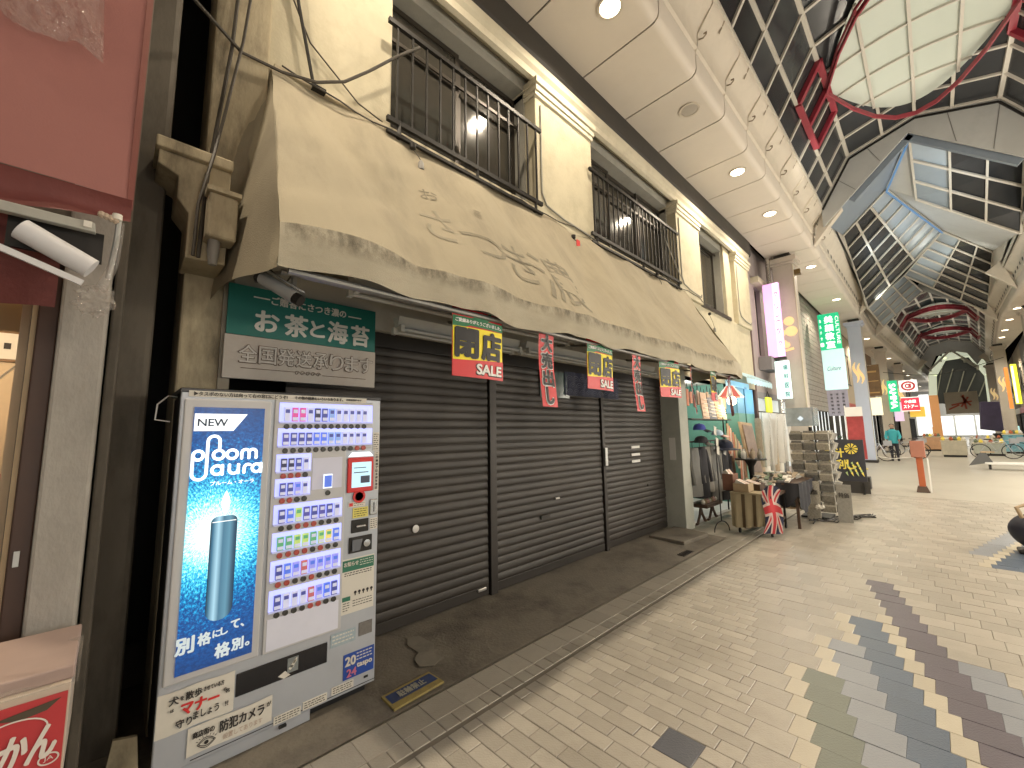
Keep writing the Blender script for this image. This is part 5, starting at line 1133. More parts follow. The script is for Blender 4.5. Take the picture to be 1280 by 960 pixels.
for k, (x, z) in enumerate(((7.55, 1.52), (7.60, 1.32), (7.62, 1.18), (7.95, 1.16))):
    g = thing('price_card', ['upper white price card by the royal blue cap', 'cream price card hanging left of the light blue cap', 'small white price tag over the stone jacket', 'small white price tag under the navy hat'][k], 'price card', (x, 2.72, z), 'price cards among the hats'); obj('card', MB().prism([(x, 2.70, z), (x+.11, 2.70, z-.03), (x+.13, 2.70, z+.12), (x+.02, 2.70, z+.15)], (0, .004, 0)), PAPER, g)
# hanging scarves and straps beside the door frame
SC = [(.62, .50, .34), (.60, .25, .17), (.66, .55, .48), (.40, .30, .22), (.62, .30, .22), (.55, .5, .35), (.32, .26, .22), (.30, .22, .18)]
for k in range(14):
    x = 8.72+.065*k; z = 1.72-.045*k; c = SC[k % len(SC)]; m = mat('scarf_%d' % (k % len(SC)), c, .9, var=.3, scale=18)
    g = thing('hanging_scarf', 'patterned scarf hanging in the fan of scarves beside the teal door frame', 'scarf', (x, 2.88, z), 'scarves by the door')
    L = .55 if k < 9 else .75
    obj('cloth', MB().sheet(lambda a, b: (x-.04+.08*a+.012*math.sin(b*9+k), 2.86+.02*math.sin(a*6+k)-.002*k, z-L*b), 4, 10), m, g, smooth=True)
t = thing('striped_lantern', 'glowing bulb lamp under a red and white striped paper shade at the awning corner', 'lantern', (8.85, 2.8, 2.2))
for k in range(12):
    a0, a1 = 2*math.pi*k/12, 2*math.pi*(k+1)/12
    obj('shade_panel', MB().add([(8.85+.07*math.cos(a0), 2.8+.07*math.sin(a0), 2.47), (8.85+.07*math.cos(a1), 2.8+.07*math.sin(a1), 2.47), (8.85+.25*math.cos(a1), 2.8+.25*math.sin(a1), 2.24), (8.85+.25*math.cos(a0), 2.8+.25*math.sin(a0), 2.24)], [(0, 1, 2, 3)]), mat('shade_red', (.45, .09, .08), .7, emit=.12, ecol=(1, .3, .2)) if k % 2 else mat('shade_white', (.7, .62, .55), .7, emit=.25, ecol=(1, .8, .6)), t)
obj('bulb', MB().lathe((8.85, 2.78, 2.17), [(.004, -.09), (.06, -.07), (.088, 0), (.07, .06), (.03, .09)], 16), mat('bulb_warm', (1, .9, .7), .3, emit=14, ecol=(1, .80, .50)), t, smooth=True)
obj('cord', MB().tube([(8.85, 2.8, 2.45), (8.85, 2.85, 2.62)], .006, 5), BLACKM, t)
lamp('POINT', (8.85, 2.70, 2.05), 16, (1, .74, .42), .08, name='lantern_light')
# little carved bench with trinkets, hooked pole
t = thing('carved_stool', 'dark low stool with curved legs holding small trinkets inside the shop entrance', 'stool', (7.5, 2.9, 0))
obj('seat', MB().box(7.15, 2.75, .30, 7.85, 3.05, .36), WOOD, t, bevel=.01)
for x in (7.25, 7.75):
    for s in (-1, 1): obj('leg', MB().tube([(x, 2.9, .30), (x+s*.05, 2.9, .18), (x+s*.16, 2.9, .05), (x+s*.21, 2.9, .05)], .022, 8), WOOD, t, smooth=True)
for k in range(7): g = thing('trinket', 'small pale trinket lying in the row on the carved stool', 'trinket', (7.22+.09*k, 2.84, .36), 'trinkets on the stool'); obj('body', MB().lathe((7.22+.09*k, 2.84, .36), [(.03, 0), (.038, .03), (.02, .06), (.004, .08)], 8), [PAPER, LWOOD, PCH][k % 3], g, smooth=True)
t = thing('hook_pole', 'thin iron pole on an upside-down U foot in front of the jackets', 'pole stand', (6.97, 2.48, 0))
obj('pole', MB().tube([(6.97, 2.48, .17), (6.97, 2.48, 1.45)], .008, 6), BLACKM, t)
obj('foot', MB().tube([(6.97+.15*math.cos(math.pi*q/10), 2.48-.06*math.cos(math.pi*q/10), .012+.16*math.sin(math.pi*q/10)) for q in range(11)], .009, 6), BLACKM, t, smooth=True)
# trolley with blanket and flag
t = tr = thing('goods_trolley', 'wheeled trolley draped with a striped blanket in front of the variety shop', 'trolley', (7.4, 2.05, 0))
obj('deck', MB().box(7.10, 1.80, .56, 7.95, 2.30, .60), WOOD, tr)
obj('lower_shelf', MB().box(7.12, 1.82, .16, 7.93, 2.28, .19), WOOD, tr)
for x in (7.13, 7.92):
    for y in (1.83, 2.27):
        l = obj('leg', MB().box(x-.015, y-.015, .07, x+.015, y+.015, .56), BLACKM, tr); w_ = obj('caster', MB().lathe((x, y, .04), [(.012, -.014), (.038, -.012), (.038, .012), (.012, .014)], 12, 'y'), BLACKM, l, smooth=True)
obj('brace', MB().bar((7.13, 1.84, .16), (7.13, 2.26, .50), .02, .02).bar((7.13, 2.26, .16), (7.13, 1.84, .50), .02, .02), BLACKM, tr)
BL = [mat('blanket_tan', (.36, .30, .19), .95, var=.15, bump=.3), mat('blanket_brown', (.15, .105, .06), .95, var=.2, bump=.3)]
t = thing('striped_blanket', 'tan blanket with brown stripes hanging over the trolley end', 'blanket', (7.08, 2.1, .6))
for k in range(9):
    y0, y1 = 2.36-.052*k, 2.36-.052*(k+1)
    obj('stripe', MB().sheet(lambda a, b: (7.085-.05*b-.022*math.sin((y0+(y1-y0)*a)*42)*b, y0+(y1-y0)*a+.03*(b)*(2.1-y0), .625-.50*b-.03*b*math.sin(y0*9)), 4, 8), BL[1 if k in (3, 6) else 0], t, smooth=True)
obj('top_fold', MB().box(7.07, 1.90, .601, 7.45, 2.36, .622), BL[0], t)
t = thing('union_flag', 'Union Jack flag draped over the near corner of the trolley', 'flag', (7.1, 1.8, .6))
FN = mat('flag_navy', (.03, .035, .07), .9, var=.2); FW_ = mat('flag_white', (.62, .50, .46), .9, var=.1); FR = mat('flag_red', (.50, .05, .06), .9, var=.1)
def fp_(u, v, lift=0):                                  # u across 0..1, v down 0..1
    return Vector((7.06+.16*u-.05*v-lift*.9+.02*math.sin(u*9+v*4), 1.90-.20*u-lift*.5+.02*math.sin(v*7), .68-.62*v+.08*math.sin(u*3)*(1-v)))
obj('field', MB().sheet(lambda a, b: fp_(a, b), 12, 14), FN, t, smooth=True)
def fband(p, q, w, m, lift, n=10):
    p, q = Vector(p), Vector(q); d = (q-p).normalized(); nn = Vector((-d.y, d.x))
    obj('stripe', MB().sheet(lambda a, b: fp_(*(min(1, max(0, c)) for c in (p+(q-p)*a+nn*w*(b-.5))), lift), n, 2), m, t, smooth=True)
fband((0, .02), (1, .98), .17, FW_, .004); fband((1, .02), (0, .98), .17, FW_, .005); fband((0, .02), (1, .98), .06, FR, .008); fband((1, .02), (0, .98), .06, FR, .009)
fband((.5, 0), (.5, 1), .30, FW_, .011); fband((0, .48), (1, .48), .26, FW_, .012); fband((.5, 0), (.5, 1), .16, FR, .015); fband((0, .48), (1, .48), .15, FR, .016)
for k, (x0, y0, x1, y1, h, m, lb) in enumerate(((7.12, 2.10, 7.38, 2.32, .13, LWOOD, 'shallow wooden crate on the trolley, nearest the jackets'), (7.42, 2.02, 7.72, 2.28, .10, WOOD, 'dark round-edged tray of bags in the middle of the trolley'), (7.20, 2.34, 7.46, 2.5, .26, mat('brown_box', (.18, .08, .05), .7, var=.2), 'tall brown box with papers behind the wooden crate'))):
    g = thing('goods_box', lb, 'box', (x0, y0, .62)); 
    m_ = MB()
    for q in ((x0, y0, x1, y0+.012), (x0, y1-.012, x1, y1), (x0, y0+.012, x0+.012, y1-.012), (x1-.012, y0+.012, x1, y1-.012)): m_.box(q[0], q[1], .623, q[2], q[3], .623+h)
    obj('sides', m_, m, g); obj('base', MB().box(x0, y0, .622, x1, y1, .630), m, g)
    for q in range(5): obj('paper_bundle', MB().bar((x0+.03+.04*q, y0+.04, .623+h*.7), (x0+.05+.035*q, y1-.03, .63+h*1.15), .03, .06), [PAPER, PCH, LWOOD][q % 3], g)
def heap(x0, y0, x1, y1, z, n, lab, grp, cols, nm='paper_pack', h=.06):
    for k in range(n):
        x, y = RNG.uniform(x0, x1), RNG.uniform(y0, y1); a = RNG.uniform(-.6, .6); zz = z+RNG.uniform(0, .05)
        g = thing(nm, lab, 'goods', (x, y, zz), grp); d = Vector((math.cos(a), math.sin(a), RNG.uniform(-.1, .4)))*.07
        obj('pack', MB().bar(Vector((x, y, zz+.02))-d, Vector((x, y, zz+.02))+d, h, .025), cols[k % len(cols)], g)
GC = [PAPER, mat('goods_tan', (.34, .27, .19), .8, var=.4, scale=30), mat('goods_grey', (.26, .25, .22), .8, var=.4, scale=30), mat('goods_green', (.14, .18, .12), .8, var=.4, scale=30)]
heap(7.75, 1.95, 8.6, 2.35, .66, 22, 'small wrapped paper goods heaped behind the trolley', 'paper goods on the sales table', GC)
t = thing('sales_table', 'low table with a black cloth hanging in points behind the trolley', 'table', (8.6, 1.9, 0))
obj('top', MB().box(7.95, 1.62, .68, 9.15, 2.35, .71), WOOD, t)
for x in (8.0, 9.1):
    for y in (1.66, 2.3): obj('leg', MB().box(x-.02, y-.02, 0, x+.02, y+.02, .68), WOOD, t)
obj('cloth', MB().sheet(lambda a, b: (7.94+.012*math.sin(a*20), 2.36-.75*a, .718-(.20+.20*abs(math.sin(a*6.5)))*b), 30, 5), COATS[1], t, smooth=True)
obj('cloth', MB().sheet(lambda a, b: (7.94+1.22*a, 1.61+.012*math.sin(a*30), .718-(.16+.34*abs(math.sin(a*3.4+.5)))*b), 40, 5), COATS[1], t, smooth=True)
obj('lower_shelf', MB().box(8.0, 1.7, .30, 9.1, 2.3, .33), LWOOD, t)
heap(8.05, 1.7, 9.05, 2.25, .73, 34, 'small patterned packet heaped on the black clothed table', 'packets on the black clothed table', GC)
t = thing('pedestal_table', 'small round black pedestal table of glassware above the heaped goods', 'table', (8.75, 2.5, 0))
obj('top', MB().lathe((8.75, 2.5, 1.02), [(.27, 0), (.27, .025)], 20), BLACKM, t); obj('stem', MB().lathe((8.75, 2.5, 0), [(.16, .02), (.05, .08), (.035, .5), (.05, .9), (.12, 1.02)], 12), BLACKM, t, smooth=True)
for k in range(7):
    a = k*.9; x, y = 8.75+.17*math.cos(a), 2.5+.17*math.sin(a); g = thing('glass_jar', 'small grey jar on the round pedestal table', 'jar', (x, y, 1.045), 'jars on the pedestal table'); obj('body', MB().lathe((x, y, 1.045), [(.03, 0), (.045, .04), (.04, .12), (.018, .15), (.022, .18)], 10), GC[(k+1) % 4], g, smooth=True)
t = thing('leaning_picture', 'worn framed picture leaning beside the teal door frame', 'picture', (9.9, 2.7, .9))
obj('frame', MB().prism([(9.5, 2.72, .66), (9.95, 2.62, .62), (9.80, 2.72, 1.72), (9.36, 2.82, 1.76)], (.03, .05, 0)), LWOOD, t); obj('picture', MB().prism([(9.54, 2.705, .72), (9.90, 2.625, .69), (9.77, 2.715, 1.66), (9.41, 2.795, 1.70)], (-.004, -.008, 0)), mat('murky_picture', (.22, .16, .13), .6, var=.6, scale=8), t)
# plastic covered rack
t = thing('covered_rack', 'tall display rack shrouded in clear plastic between the door frame and the first column', 'display rack', (11.7, 2.85, 0))
CLR = mat('rack_plastic', (.55, .52, .46), .18, alpha=.55, var=.12, bump=.7, bscale=14, spec=.9)
for k in range(5): obj('roll', MB().lathe((10.9+.42*k, 2.95, .05), [(.13, 0), (.13, 1.75), (.10, 1.8)], 12), [GC[1], PAPER, GC[2]][k % 3], t, smooth=True)
for k in range(3): obj('plastic_cover', MB().sheet(lambda a, b: (10.7+.75*k+.82*a, 2.74+.06*math.sin(a*9+k)+.10*b*math.sin(a*3.1), 1.98-1.25*b), 18, 10), CLR, t, smooth=True)
obj('frame_rail', MB().tube([(10.7, 2.8, 2.0), (13.1, 2.8, 2.0)], .015, 6), BLACKM, t)
# postcard rack
t = thing('postcard_rack', 'tall freestanding rack of grey postcard pockets at the corner of the stall', 'card rack', (9.3, 1.6, 0))
obj('post', MB().tube([(9.35, 1.62, .0), (9.35, 1.62, 1.62)], .03, 8), BLACKM, t); obj('foot', MB().box(9.1, 1.42, .0, 9.6, 1.85, .03), BLACKM, t)
CARD = [mat('card_a', (.24, .225, .19), .6, var=.9, scale=34), mat('card_b', (.15, .145, .13), .6, var=.9, scale=34), mat('card_c', (.33, .305, .25), .6, var=.8, scale=40)]
for r in range(8):
    for c in range(3):
        z = .12+.18*r; y = 1.92-.20*c
        pk = obj('pocket', MB().prism([(9.14, y, z), (9.10, y, z+.11), (9.22, y, z+.15), (9.22, y, z)], (0, -.185, 0)), CARD[(r+c) % 3], t)
        obj('card', MB().prism([(9.155, y-.015, z+.07), (9.165, y-.015, z+.07), (9.175, y-.015, z+.172), (9.165, y-.015, z+.172)], (0, -.155, 0)), CARD[(r*2+c+1) % 3], pk)
        pk2 = obj('pocket', MB().prism([(9.24+.2*c, 1.33, z), (9.24+.2*c, 1.29, z+.11), (9.24+.2*c, 1.40, z+.15), (9.24+.2*c, 1.40, z)], (.185, 0, 0)), CARD[(r+c+1) % 3], t)
        obj('card', MB().prism([(9.255+.2*c, 1.345, z+.07), (9.255+.2*c, 1.355, z+.07), (9.255+.2*c, 1.365, z+.172), (9.255+.2*c, 1.355, z+.172)], (.155, 0, 0)), CARD[(r*2+c) % 3], pk2)
t = thing('glass_case', 'small glass display case catching the light on top of the card rack', 'display case', (9.35, 1.7, 1.64))
obj('glass', MB().box(9.15, 1.52, 1.64, 9.6, 1.95, 1.98), mat('case_glass', (.35, .42, .46), .08, var=.6, scale=5, spec=1, alpha=.7), t); obj('bulb', MB().lathe((9.3, 1.75, 1.78), [(.005, -.04), (.05, 0), (.005, .05)], 10), mat('case_light', (.8, .9, 1), .3, emit=2.5, ecol=(.8, .92, 1)), t)
for k, (x, y, w, h) in enumerate(((8.92, 1.72, .20, .66), (9.02, 1.30, .20, .62))):
    t = thing('price_board', ['pale hand-lettered board leaning on the card rack by the black cloth', 'taller scuffed board standing at the street side of the card rack'][k], 'board', (x, y, 0)); obj('board', MB().prism([(x, y, 0), (x, y-w, 0), (x+.10, y-w, h), (x+.10, y, h)], (.015, 0, 0)), GC[2] if k else CARD[2], t); 
    obj('writing', put_text(MB(), 'SALE' if False else '特価', (x+.045, y-w/2, h*.72), NX, (.15, 0, 1), w*.7, .08, .02), INKK, t)
t = thing('power_cable', 'tangle of dark cables trailing over the paving beside the card rack', 'cable', (8.6, 1.3, 0))
for k in range(6): obj('wire', MB().tube([(8.5+.35*q/3+.10*math.sin(q*1.3+k*2)+.25*k*.4, 1.62-.07*q-.05*math.cos(q*1.7+k), .012+.05*max(0, math.sin(q*.9+k))*(k < 3)) for q in range(11)], .009, 5), BLACKM, t, smooth=True)
t = thing('doll_shoes', 'pale trinkets on a floor stand below the black cloth', 'trinkets', (8.85, 1.62, .2))
for k in range(4): obj('piece', MB().lathe((8.86, 1.56-.03*k, .20+.02*(k % 2)), [(.012, 0), (.03, .02), (.01, .07)], 8), PAPER, t, smooth=True)
for k in range(16):
    x, z = 7.0+.16*k, 2.35-.04*(k % 3); c = SC[(k*3) % len(SC)]; g = thing('hanging_bag', 'small patterned pouch dangling in the row under the shop ceiling', 'pouch', (x, 3.1, z), 'pouches hung under the shop ceiling')
    obj('pouch', MB().box(x-.05, 3.08, z-.22-.03*(k % 4), x+.05, 3.11, z), mat('scarf_%d' % ((k*3) % len(SC)), c), g, bevel=.012); obj('loop', MB().tube([(x-.03, 3.095, z), (x, 3.095, z+.12), (x+.03, 3.095, z)], .005, 5), BLACKM, g)
for k in range(10):
    x = 8.0+.16*k; z = .62+.05*(k % 3); g = thing('hanging_skirt', 'dark patterned skirt in the lower row beside the scarves', 'skirt', (x, 3.05, z+.5), 'skirts in the lower row'); hanging(g, x, 3.06, z+.45, .17, .55, mat('skirt_%d' % (k % 4), [(.10, .07, .08), (.16, .10, .07), (.06, .06, .08), (.2, .17, .13)][k % 4], .9, var=.5, scale=20), 'cloth', .10)
# neighbour house above and beyond
t = nb = thing('neighbour_house', 'mauve-grey plastered house with one tall window and a brown downpipe beyond the cream shop', 'house', (14, 3.4, 0))
obj('wall', MB().box(12.03, 3.30, 2.6, 13.15, 3.6, 7), WALLM, nb); obj('wall', MB().box(13.15, 3.301, 2.6, 13.75, 3.6, 3.7), WALLM, nb); obj('wall', MB().box(13.15, 3.301, 5.75, 13.75, 3.6, 7), WALLM, nb); obj('wall', MB().box(13.75, 3.30, 2.6, 17.6, 3.6, 7), WALLM, nb)
obj('downpipe', MB().tube([(12.10, 3.22, 6.4), (12.10, 3.22, .0)], .055, 10), mat('brown_pipe', (.10, .055, .05), .5), nb, smooth=True)
w = obj('window', MB().box(13.16, 3.40, 3.71, 13.74, 3.42, 5.74), GLASSD, nb); obj('frame', MB().box(13.43, 3.37, 3.71, 13.47, 3.40, 5.74).box(13.16, 3.37, 4.7, 13.43, 3.398, 4.75), TRIM, w); obj('hood', MB().box(12.9, 3.1, 5.78, 13.9, 3.299, 5.95), TRIM, w)
obj('balcony_box', MB().box(13.0, 2.98, 3.25, 14.0, 3.29, 3.62), mat('grey_box', (.22, .21, .22), .7), nb); obj('shop_window', MB().box(11.0, 3.35, .4, 17.5, 3.38, 2.5), mat('lit_shop_window', (.5, .55, .56), .4, var=.5, scale=3, emit=.30, ecol=(.85, .95, 1)), nb); obj('base', MB().box(11.0, 3.30, 0, 17.6, 3.6, .4), WALLM, nb); obj('lintel', MB().box(11.0, 3.28, 2.45, 17.6, 3.32, 2.62), mat('grey_box', (.22, .21, .22), .7), nb)
t = thing('yellow_bag', 'bright yellow bag hung above the plastic-covered rack', 'bag', (10.9, 2.7, 2.0)); obj('body', MB().box(11.15, 2.7, 1.98, 11.5, 2.78, 2.36), mat('bright_yellow', (.75, .72, .04), .5, emit=.12, ecol=(.9, .9, .1)), t, bevel=.03); obj('strap', MB().tube([(11.2, 2.74, 2.36), (11.3, 2.74, 2.5), (11.45, 2.74, 2.36)], .008, 6), BLACKM, t)
# ------------------------------------------------------------------ columns with gold emblems
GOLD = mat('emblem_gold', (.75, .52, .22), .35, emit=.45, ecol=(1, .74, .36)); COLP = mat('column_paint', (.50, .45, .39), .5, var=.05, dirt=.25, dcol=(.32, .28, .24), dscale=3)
def column(x, y, label, m=COLP):
    t = thing('arcade_column', label, 'column', (x, y, 0), 'square arcade columns with gold emblems')
    obj('shaft', MB().box(x-.25, y-.25, .02, x+.25, y+.25, 6.35), m, t, bevel=.015)
    obj('capital', MB().box(x-.30, y-.30, 6.35, x+.30, y+.30, 6.42).box(x-.34, y-.36, 6.421, x+.34, y+.36, 6.56), m, t, bevel=.01); obj('shadow_gap', MB().box(x-.2, y-.2, 6.56, x+.2, y+.2, 6.70), BEAM, t)
    obj('corner_bead', MB().box(x-.262, y-.272, .02, x-.225, y-.252, 6.3), TRIM, t); obj('base', MB().box(x-.29, y-.29, .003, x+.29, y+.29, .12), BEAM, t)
    e = MB()
    for k in range(2):
        for q in range(12):
            s0, s1 = q/12, (q+1)/12; fz = lambda s: 4.62-.95*s; fy = lambda s: y+.10-.16*k+.075*math.sin(s*2*math.pi)*(1 if k == 0 else 1)
            e.bar((x-.262, fy(s0), fz(s0)-.06*k), (x-.262, fy(s1), fz(s1)-.06*k), .10*math.sin(math.pi*(s0+s1)/2*.9+.15)+.02, .016, upv=(1, 0, 0))
    obj('emblem', e, GOLD, t)
    return t
col = column(13.95, 2.66, 'first square column past the variety shop, with clustered round gold emblem')
for o in [c for c in col.children if c.name.startswith('emblem')]: bpy.data.objects.remove(o)
for (y, z, r) in ((2.62, 4.66, .13), (2.585, 4.36, .15)): obj('emblem_disc', MB().lathe((13.70, y, z), [(.002, -.014), (r, -.012), (r, 0)], 20, 'x'), GOLD, col)
for (y, z, r) in ((2.815, 4.34, .10), (2.80, 4.05, .09), (2.73, 3.98, .09)): obj('emblem_disc', MB().lathe((13.70, y, z), [(.002, -.018), (r, -.016), (r, 0)], 20, 'x'), GOLD, col)
obj('emblem_bar', MB().bar((13.69, 2.88, 3.80), (13.69, 2.56, 3.86), .07, .016, upv=(1, 0, 0)), GOLD, col)
obj('security_lamp', MB().box(13.80, 2.25, 6.02, 13.98, 2.41, 6.16), mat('brass_dark', (.18, .12, .05), .4, metal=.6), col)
t = thing('drain_pole', 'shiny steel pipe running up beside the first column', 'pipe', (13.55, 2.99, 0)); obj('pipe', MB().tube([(13.5, 2.97, 0), (13.5, 2.97, 6.6)], .06, 12), mat('steel_pipe', (.35, .33, .30), .25, metal=.8), t, smooth=True)
for z in (1.5, 3.5, 5.5): obj('clamp', MB().lathe((13.5, 2.97, z), [(.07, 0), (.07, .05)], 12), BLACKM, t)
column(25, 2.21, 'pale column tinted as if lit bluish-white beyond the green sign, second from the shutters', mat('column_bluish_lit', (.50, .54, .66), .5, var=.05)); column(35, 2.0, 'third column from the shutters, beside the brown picture sign'); column(45, 1.6, 'most distant column on the shutter side')  # second column: the bluish light on it is put into its paint
column(40, -3.28, 'column at the right edge of the view, beside yellow and orange signs'); column(52, -3.7, 'second column on the opposite side of the street'); column(28, -3.35, 'nearest column on the opposite side, out past the right edge')
# ------------------------------------------------------------------ signs along the shop fronts
def sign_box(name, label, X0, y0, y1, z0, z1, m, d=.12):
    t = thing(name, label, 'sign', (X0, (y0+y1)/2, z0)); obj('box', MB().box(X0, min(y0, y1), z0, X0+d, max(y0, y1), z1), m, t, bevel=.01); return t
def E(n, c, e, ec=None): return mat(n, c, .4, var=.05, emit=e, ecol=ec or c)
s = sign_box('pink_sign', 'tall glowing pink and white vertical sign behind the first column', 13.3, 2.72, 3.11, 3.60, 5.76, E('pink_lit', (.75, .45, .75), .85, (.95, .50, .95)), .14)
obj('white_strip', MB().box(13.292, 2.73, 3.62, 13.299, 2.86, 5.74), E('white_lit', (.8, .8, .85), .95, (.95, .9, 1)), s); vtext('クリニック', (13.287, 2.795, 5.6), NX, FZ, mat('sign_pink_ink', (.5, .2, .5), .6), s, .09, .16, .02, pitch=.36)
obj('bottom_band', MB().box(13.28, 2.70, 3.54, 13.46, 3.13, 3.599), BEAM, s)
s = sign_box('white_sign', 'pale glowing vertical sign hanging under the pink one', 13.3, 2.65, 2.99, 2.42, 3.49, E('pale_lit', (.65, .8, .8), .75, (.80, 1, .98)), .14); vtext('歯科医院', (13.294, 2.73, 3.42), NX, FZ, mat('sign_teal_ink', (.1, .4, .4), .6), s, .10, .14, .02, pitch=.25)
GS = E('green_lit', (.02, .45, .22), .50, (.0, .75, .32)); LW = E('white_letters_lit', (.85, .9, .85), .9, (.9, 1, .92))
s = sign_box('green_sign', 'glowing green vertical sign with four large white characters', 20, 2.20, 2.86, 4.66, 6.10, GS, .2)
vtext('美顔教室', (19.993, 2.52, 6.02), NX, FZ, LW, s, .26, .27, .05, pitch=.335); vtext('カルチャー', (19.993, 2.79, 5.95), NX, FZ, LW, s, .06, .13, .02, pitch=.24); text('CULTURE', (19.993, 2.26, 5.40), (0, 0, -1), (0, -1, 0), LW, s, w=1.1, h=.10, bold=.02)
s = sign_box('clinic_sign', 'pale blue lit sign with thin dark script below the green sign', 20, 2.16, 2.85, 3.07, 4.65, E('iceblue_lit', (.55, .8, .82), .48, (.70, 1, 1)), .2); text('Culture', (19.993, 2.5, 3.9), NX, FZ, mat('script_ink', (.08, .12, .12), .6), s, w=.42, h=.16, shear=.25)
s = sign_box('grey_banner', 'grey lilac banner with small vertical writing under the pale sign', 20, 2.18, 2.82, 2.05, 3.06, mat('lilac_cloth', (.33, .32, .40), .8), .05)
for k in range(3): vtext('営業時間案内', (19.993, 2.68-.18*k, 2.95), NX, FZ, INKK, s, .07, .07, .02, pitch=.14)
s = sign_box('picture_sign', 'dark brown picture sign hung by the third column', 30, 1.82, 2.49, 3.30, 5.04, mat('brown_picture', (.16, .095, .04), .6, var=.8, scale=3), .12); obj('gilt_lines', MB().box(29.99, 1.9, 3.45, 29.999, 2.4, 3.52).box(29.99, 1.9, 4.1, 29.999, 2.4, 4.15).box(29.99, 1.95, 4.6, 29.999, 2.35, 4.7), mat('gilt', (.45, .28, .1), .5), s)
s = sign_box('green_street_sign', 'slanted green sign with sideways white letters beside the crest sign', 34, 1.34, 1.80, 2.5, 4.40, GS, .15); text('SAMMA', (33.99, 1.57, 3.45), (0, 0, -1), (0, -1, 0), LW, s, w=1.5, h=.28, bold=.05)
s = sign_box('crest_sign', 'white sign with a red ring crest above the red sign', 34, .47, 1.27, 3.66, 4.36, E('white_sign_lit', (.75, .78, .78), .7, (1, 1, 1)), .15)
ri = MB()
for q in range(20): a, b = 2*math.pi*q/20, 2*math.pi*(q+1)/20; ri.bar((33.99, .87+.27*math.cos(a), 4.01+.24*math.sin(a)), (33.99, .87+.27*math.cos(b), 4.01+.24*math.sin(b)), .09, .01, upv=(1, 0, 0))
obj('crest_ring', ri, REDI, s); text('C8', (33.985, .87, 4.01), NX, FZ, REDI, s, w=.24, h=.24, bold=.05)
s = sign_box('red_sign', 'red sign with two rows of white lettering', 34, .48, 1.26, 2.50, 3.34, E('red_sign_lit', (.65, .04, .08), .45, (.95, .05, .1)), .15); text('小倉屋', (33.99, .87, 3.08), NX, FZ, LW, s, w=.5, h=.18, bold=.04); text('ストアー', (33.99, .87, 2.78), NX, FZ, LW, s, w=.6, h=.20, bold=.04)
obj('border', MB().box(33.985, .48, 2.5, 33.995, 1.26, 2.54).box(33.985, .48, 3.30, 33.995, 1.26, 3.34), LW, s)
sign_box('yellow_board', 'plain yellow board half hidden under the red sign', 34.2, .30, .95, 2.15, 2.75, E('yellow_lit', (.7, .5, .06), .35, (1, .75, .1)))
s = sign_box('yellow_street_sign', 'bright yellow and white vertical sign at the right edge of the view', 36.3, -3.33, -3.55, 2.75, 5.0, E('yellow_bright', (.85, .85, .05), .85, (.95, 1, .05)), .2); obj('white_strip', MB().box(36.29, -3.42, 2.8, 36.299, -3.34, 4.9), LW, s)
sign_box('orange_street_sign', 'narrow orange vertical sign beside the right-hand column', 36.3, -3.08, -3.22, 2.5, 4.85, E('orange_lit', (.7, .25, .05), .45, (1, .35, .08)), .2)
for (X_, y0, y1, z0, z1, c, e, lb) in ((28, 1.75, 2.2, 2.2, 3.1, (.8, .75, .55), .8, 'cream lit shop sign with yellow bars under the brown picture'), (42, 1.5, 2.0, 2.0, 3.4, (.7, .55, .75), .6, 'faint pink lit sign far down the shutter side'), (48, .1, .7, 1.5, 4.2, (.75, .8, .85), .8, 'tall white lit panel far down the shutter side'), (50, -.45, .15, .3, 4.2, (.6, .28, .10), .30, 'tall orange-brown hoarding at the far bend'), (44, -3.5, -4.0, .5, 1.5, (.4, .7, .75), .7, 'pale cyan lit box at the right edge'), (43, -3.3, -3.6, 1.6, 2.3, (.7, .8, .1), .7, 'small yellow-green lit sign at the right edge')):
    sign_box('shop_sign', lb, X_, y0, y1, z0, z1, E('lit_%d' % (X_*10+int(z0)), c, e))
# tile-clad building
t = tb = thing('tiled_building', 'grey tile-clad building between the first column and the green sign', 'building', (20, 3.3, 0)); obj('wall', MB().box(17.6, 3.22, 2.3, 23.0, 3.6, 7.0), mat('tile_joint', (.13, .12, .11), .9), tb)
m_ = MB(); 
for r in range(24):
    for c in range(18): m_.box(17.61+.298*c, 3.205, 2.32+.195*r, 17.61+.298*c+.283, 3.2199, 2.32+.195*r+.178)
obj('wall_tiles', m_, mat('wall_tile', (.30, .27, .24), .45, var=.25, scale=1.7, dirt=.3), tb, kind='stuff')
obj('shop_window', MB().box(17.6, 3.35, .3, 23, 3.4, 2.3), mat('lit_window_white', (.7, .75, .75), .4, var=.4, scale=2, emit=.75, ecol=(.9, 1, 1)), tb)
for k in range(8): obj('mullion', MB().box(17.7+.72*k, 3.28, .3, 17.76+.72*k, 3.349, 2.3), BLACKM, tb)
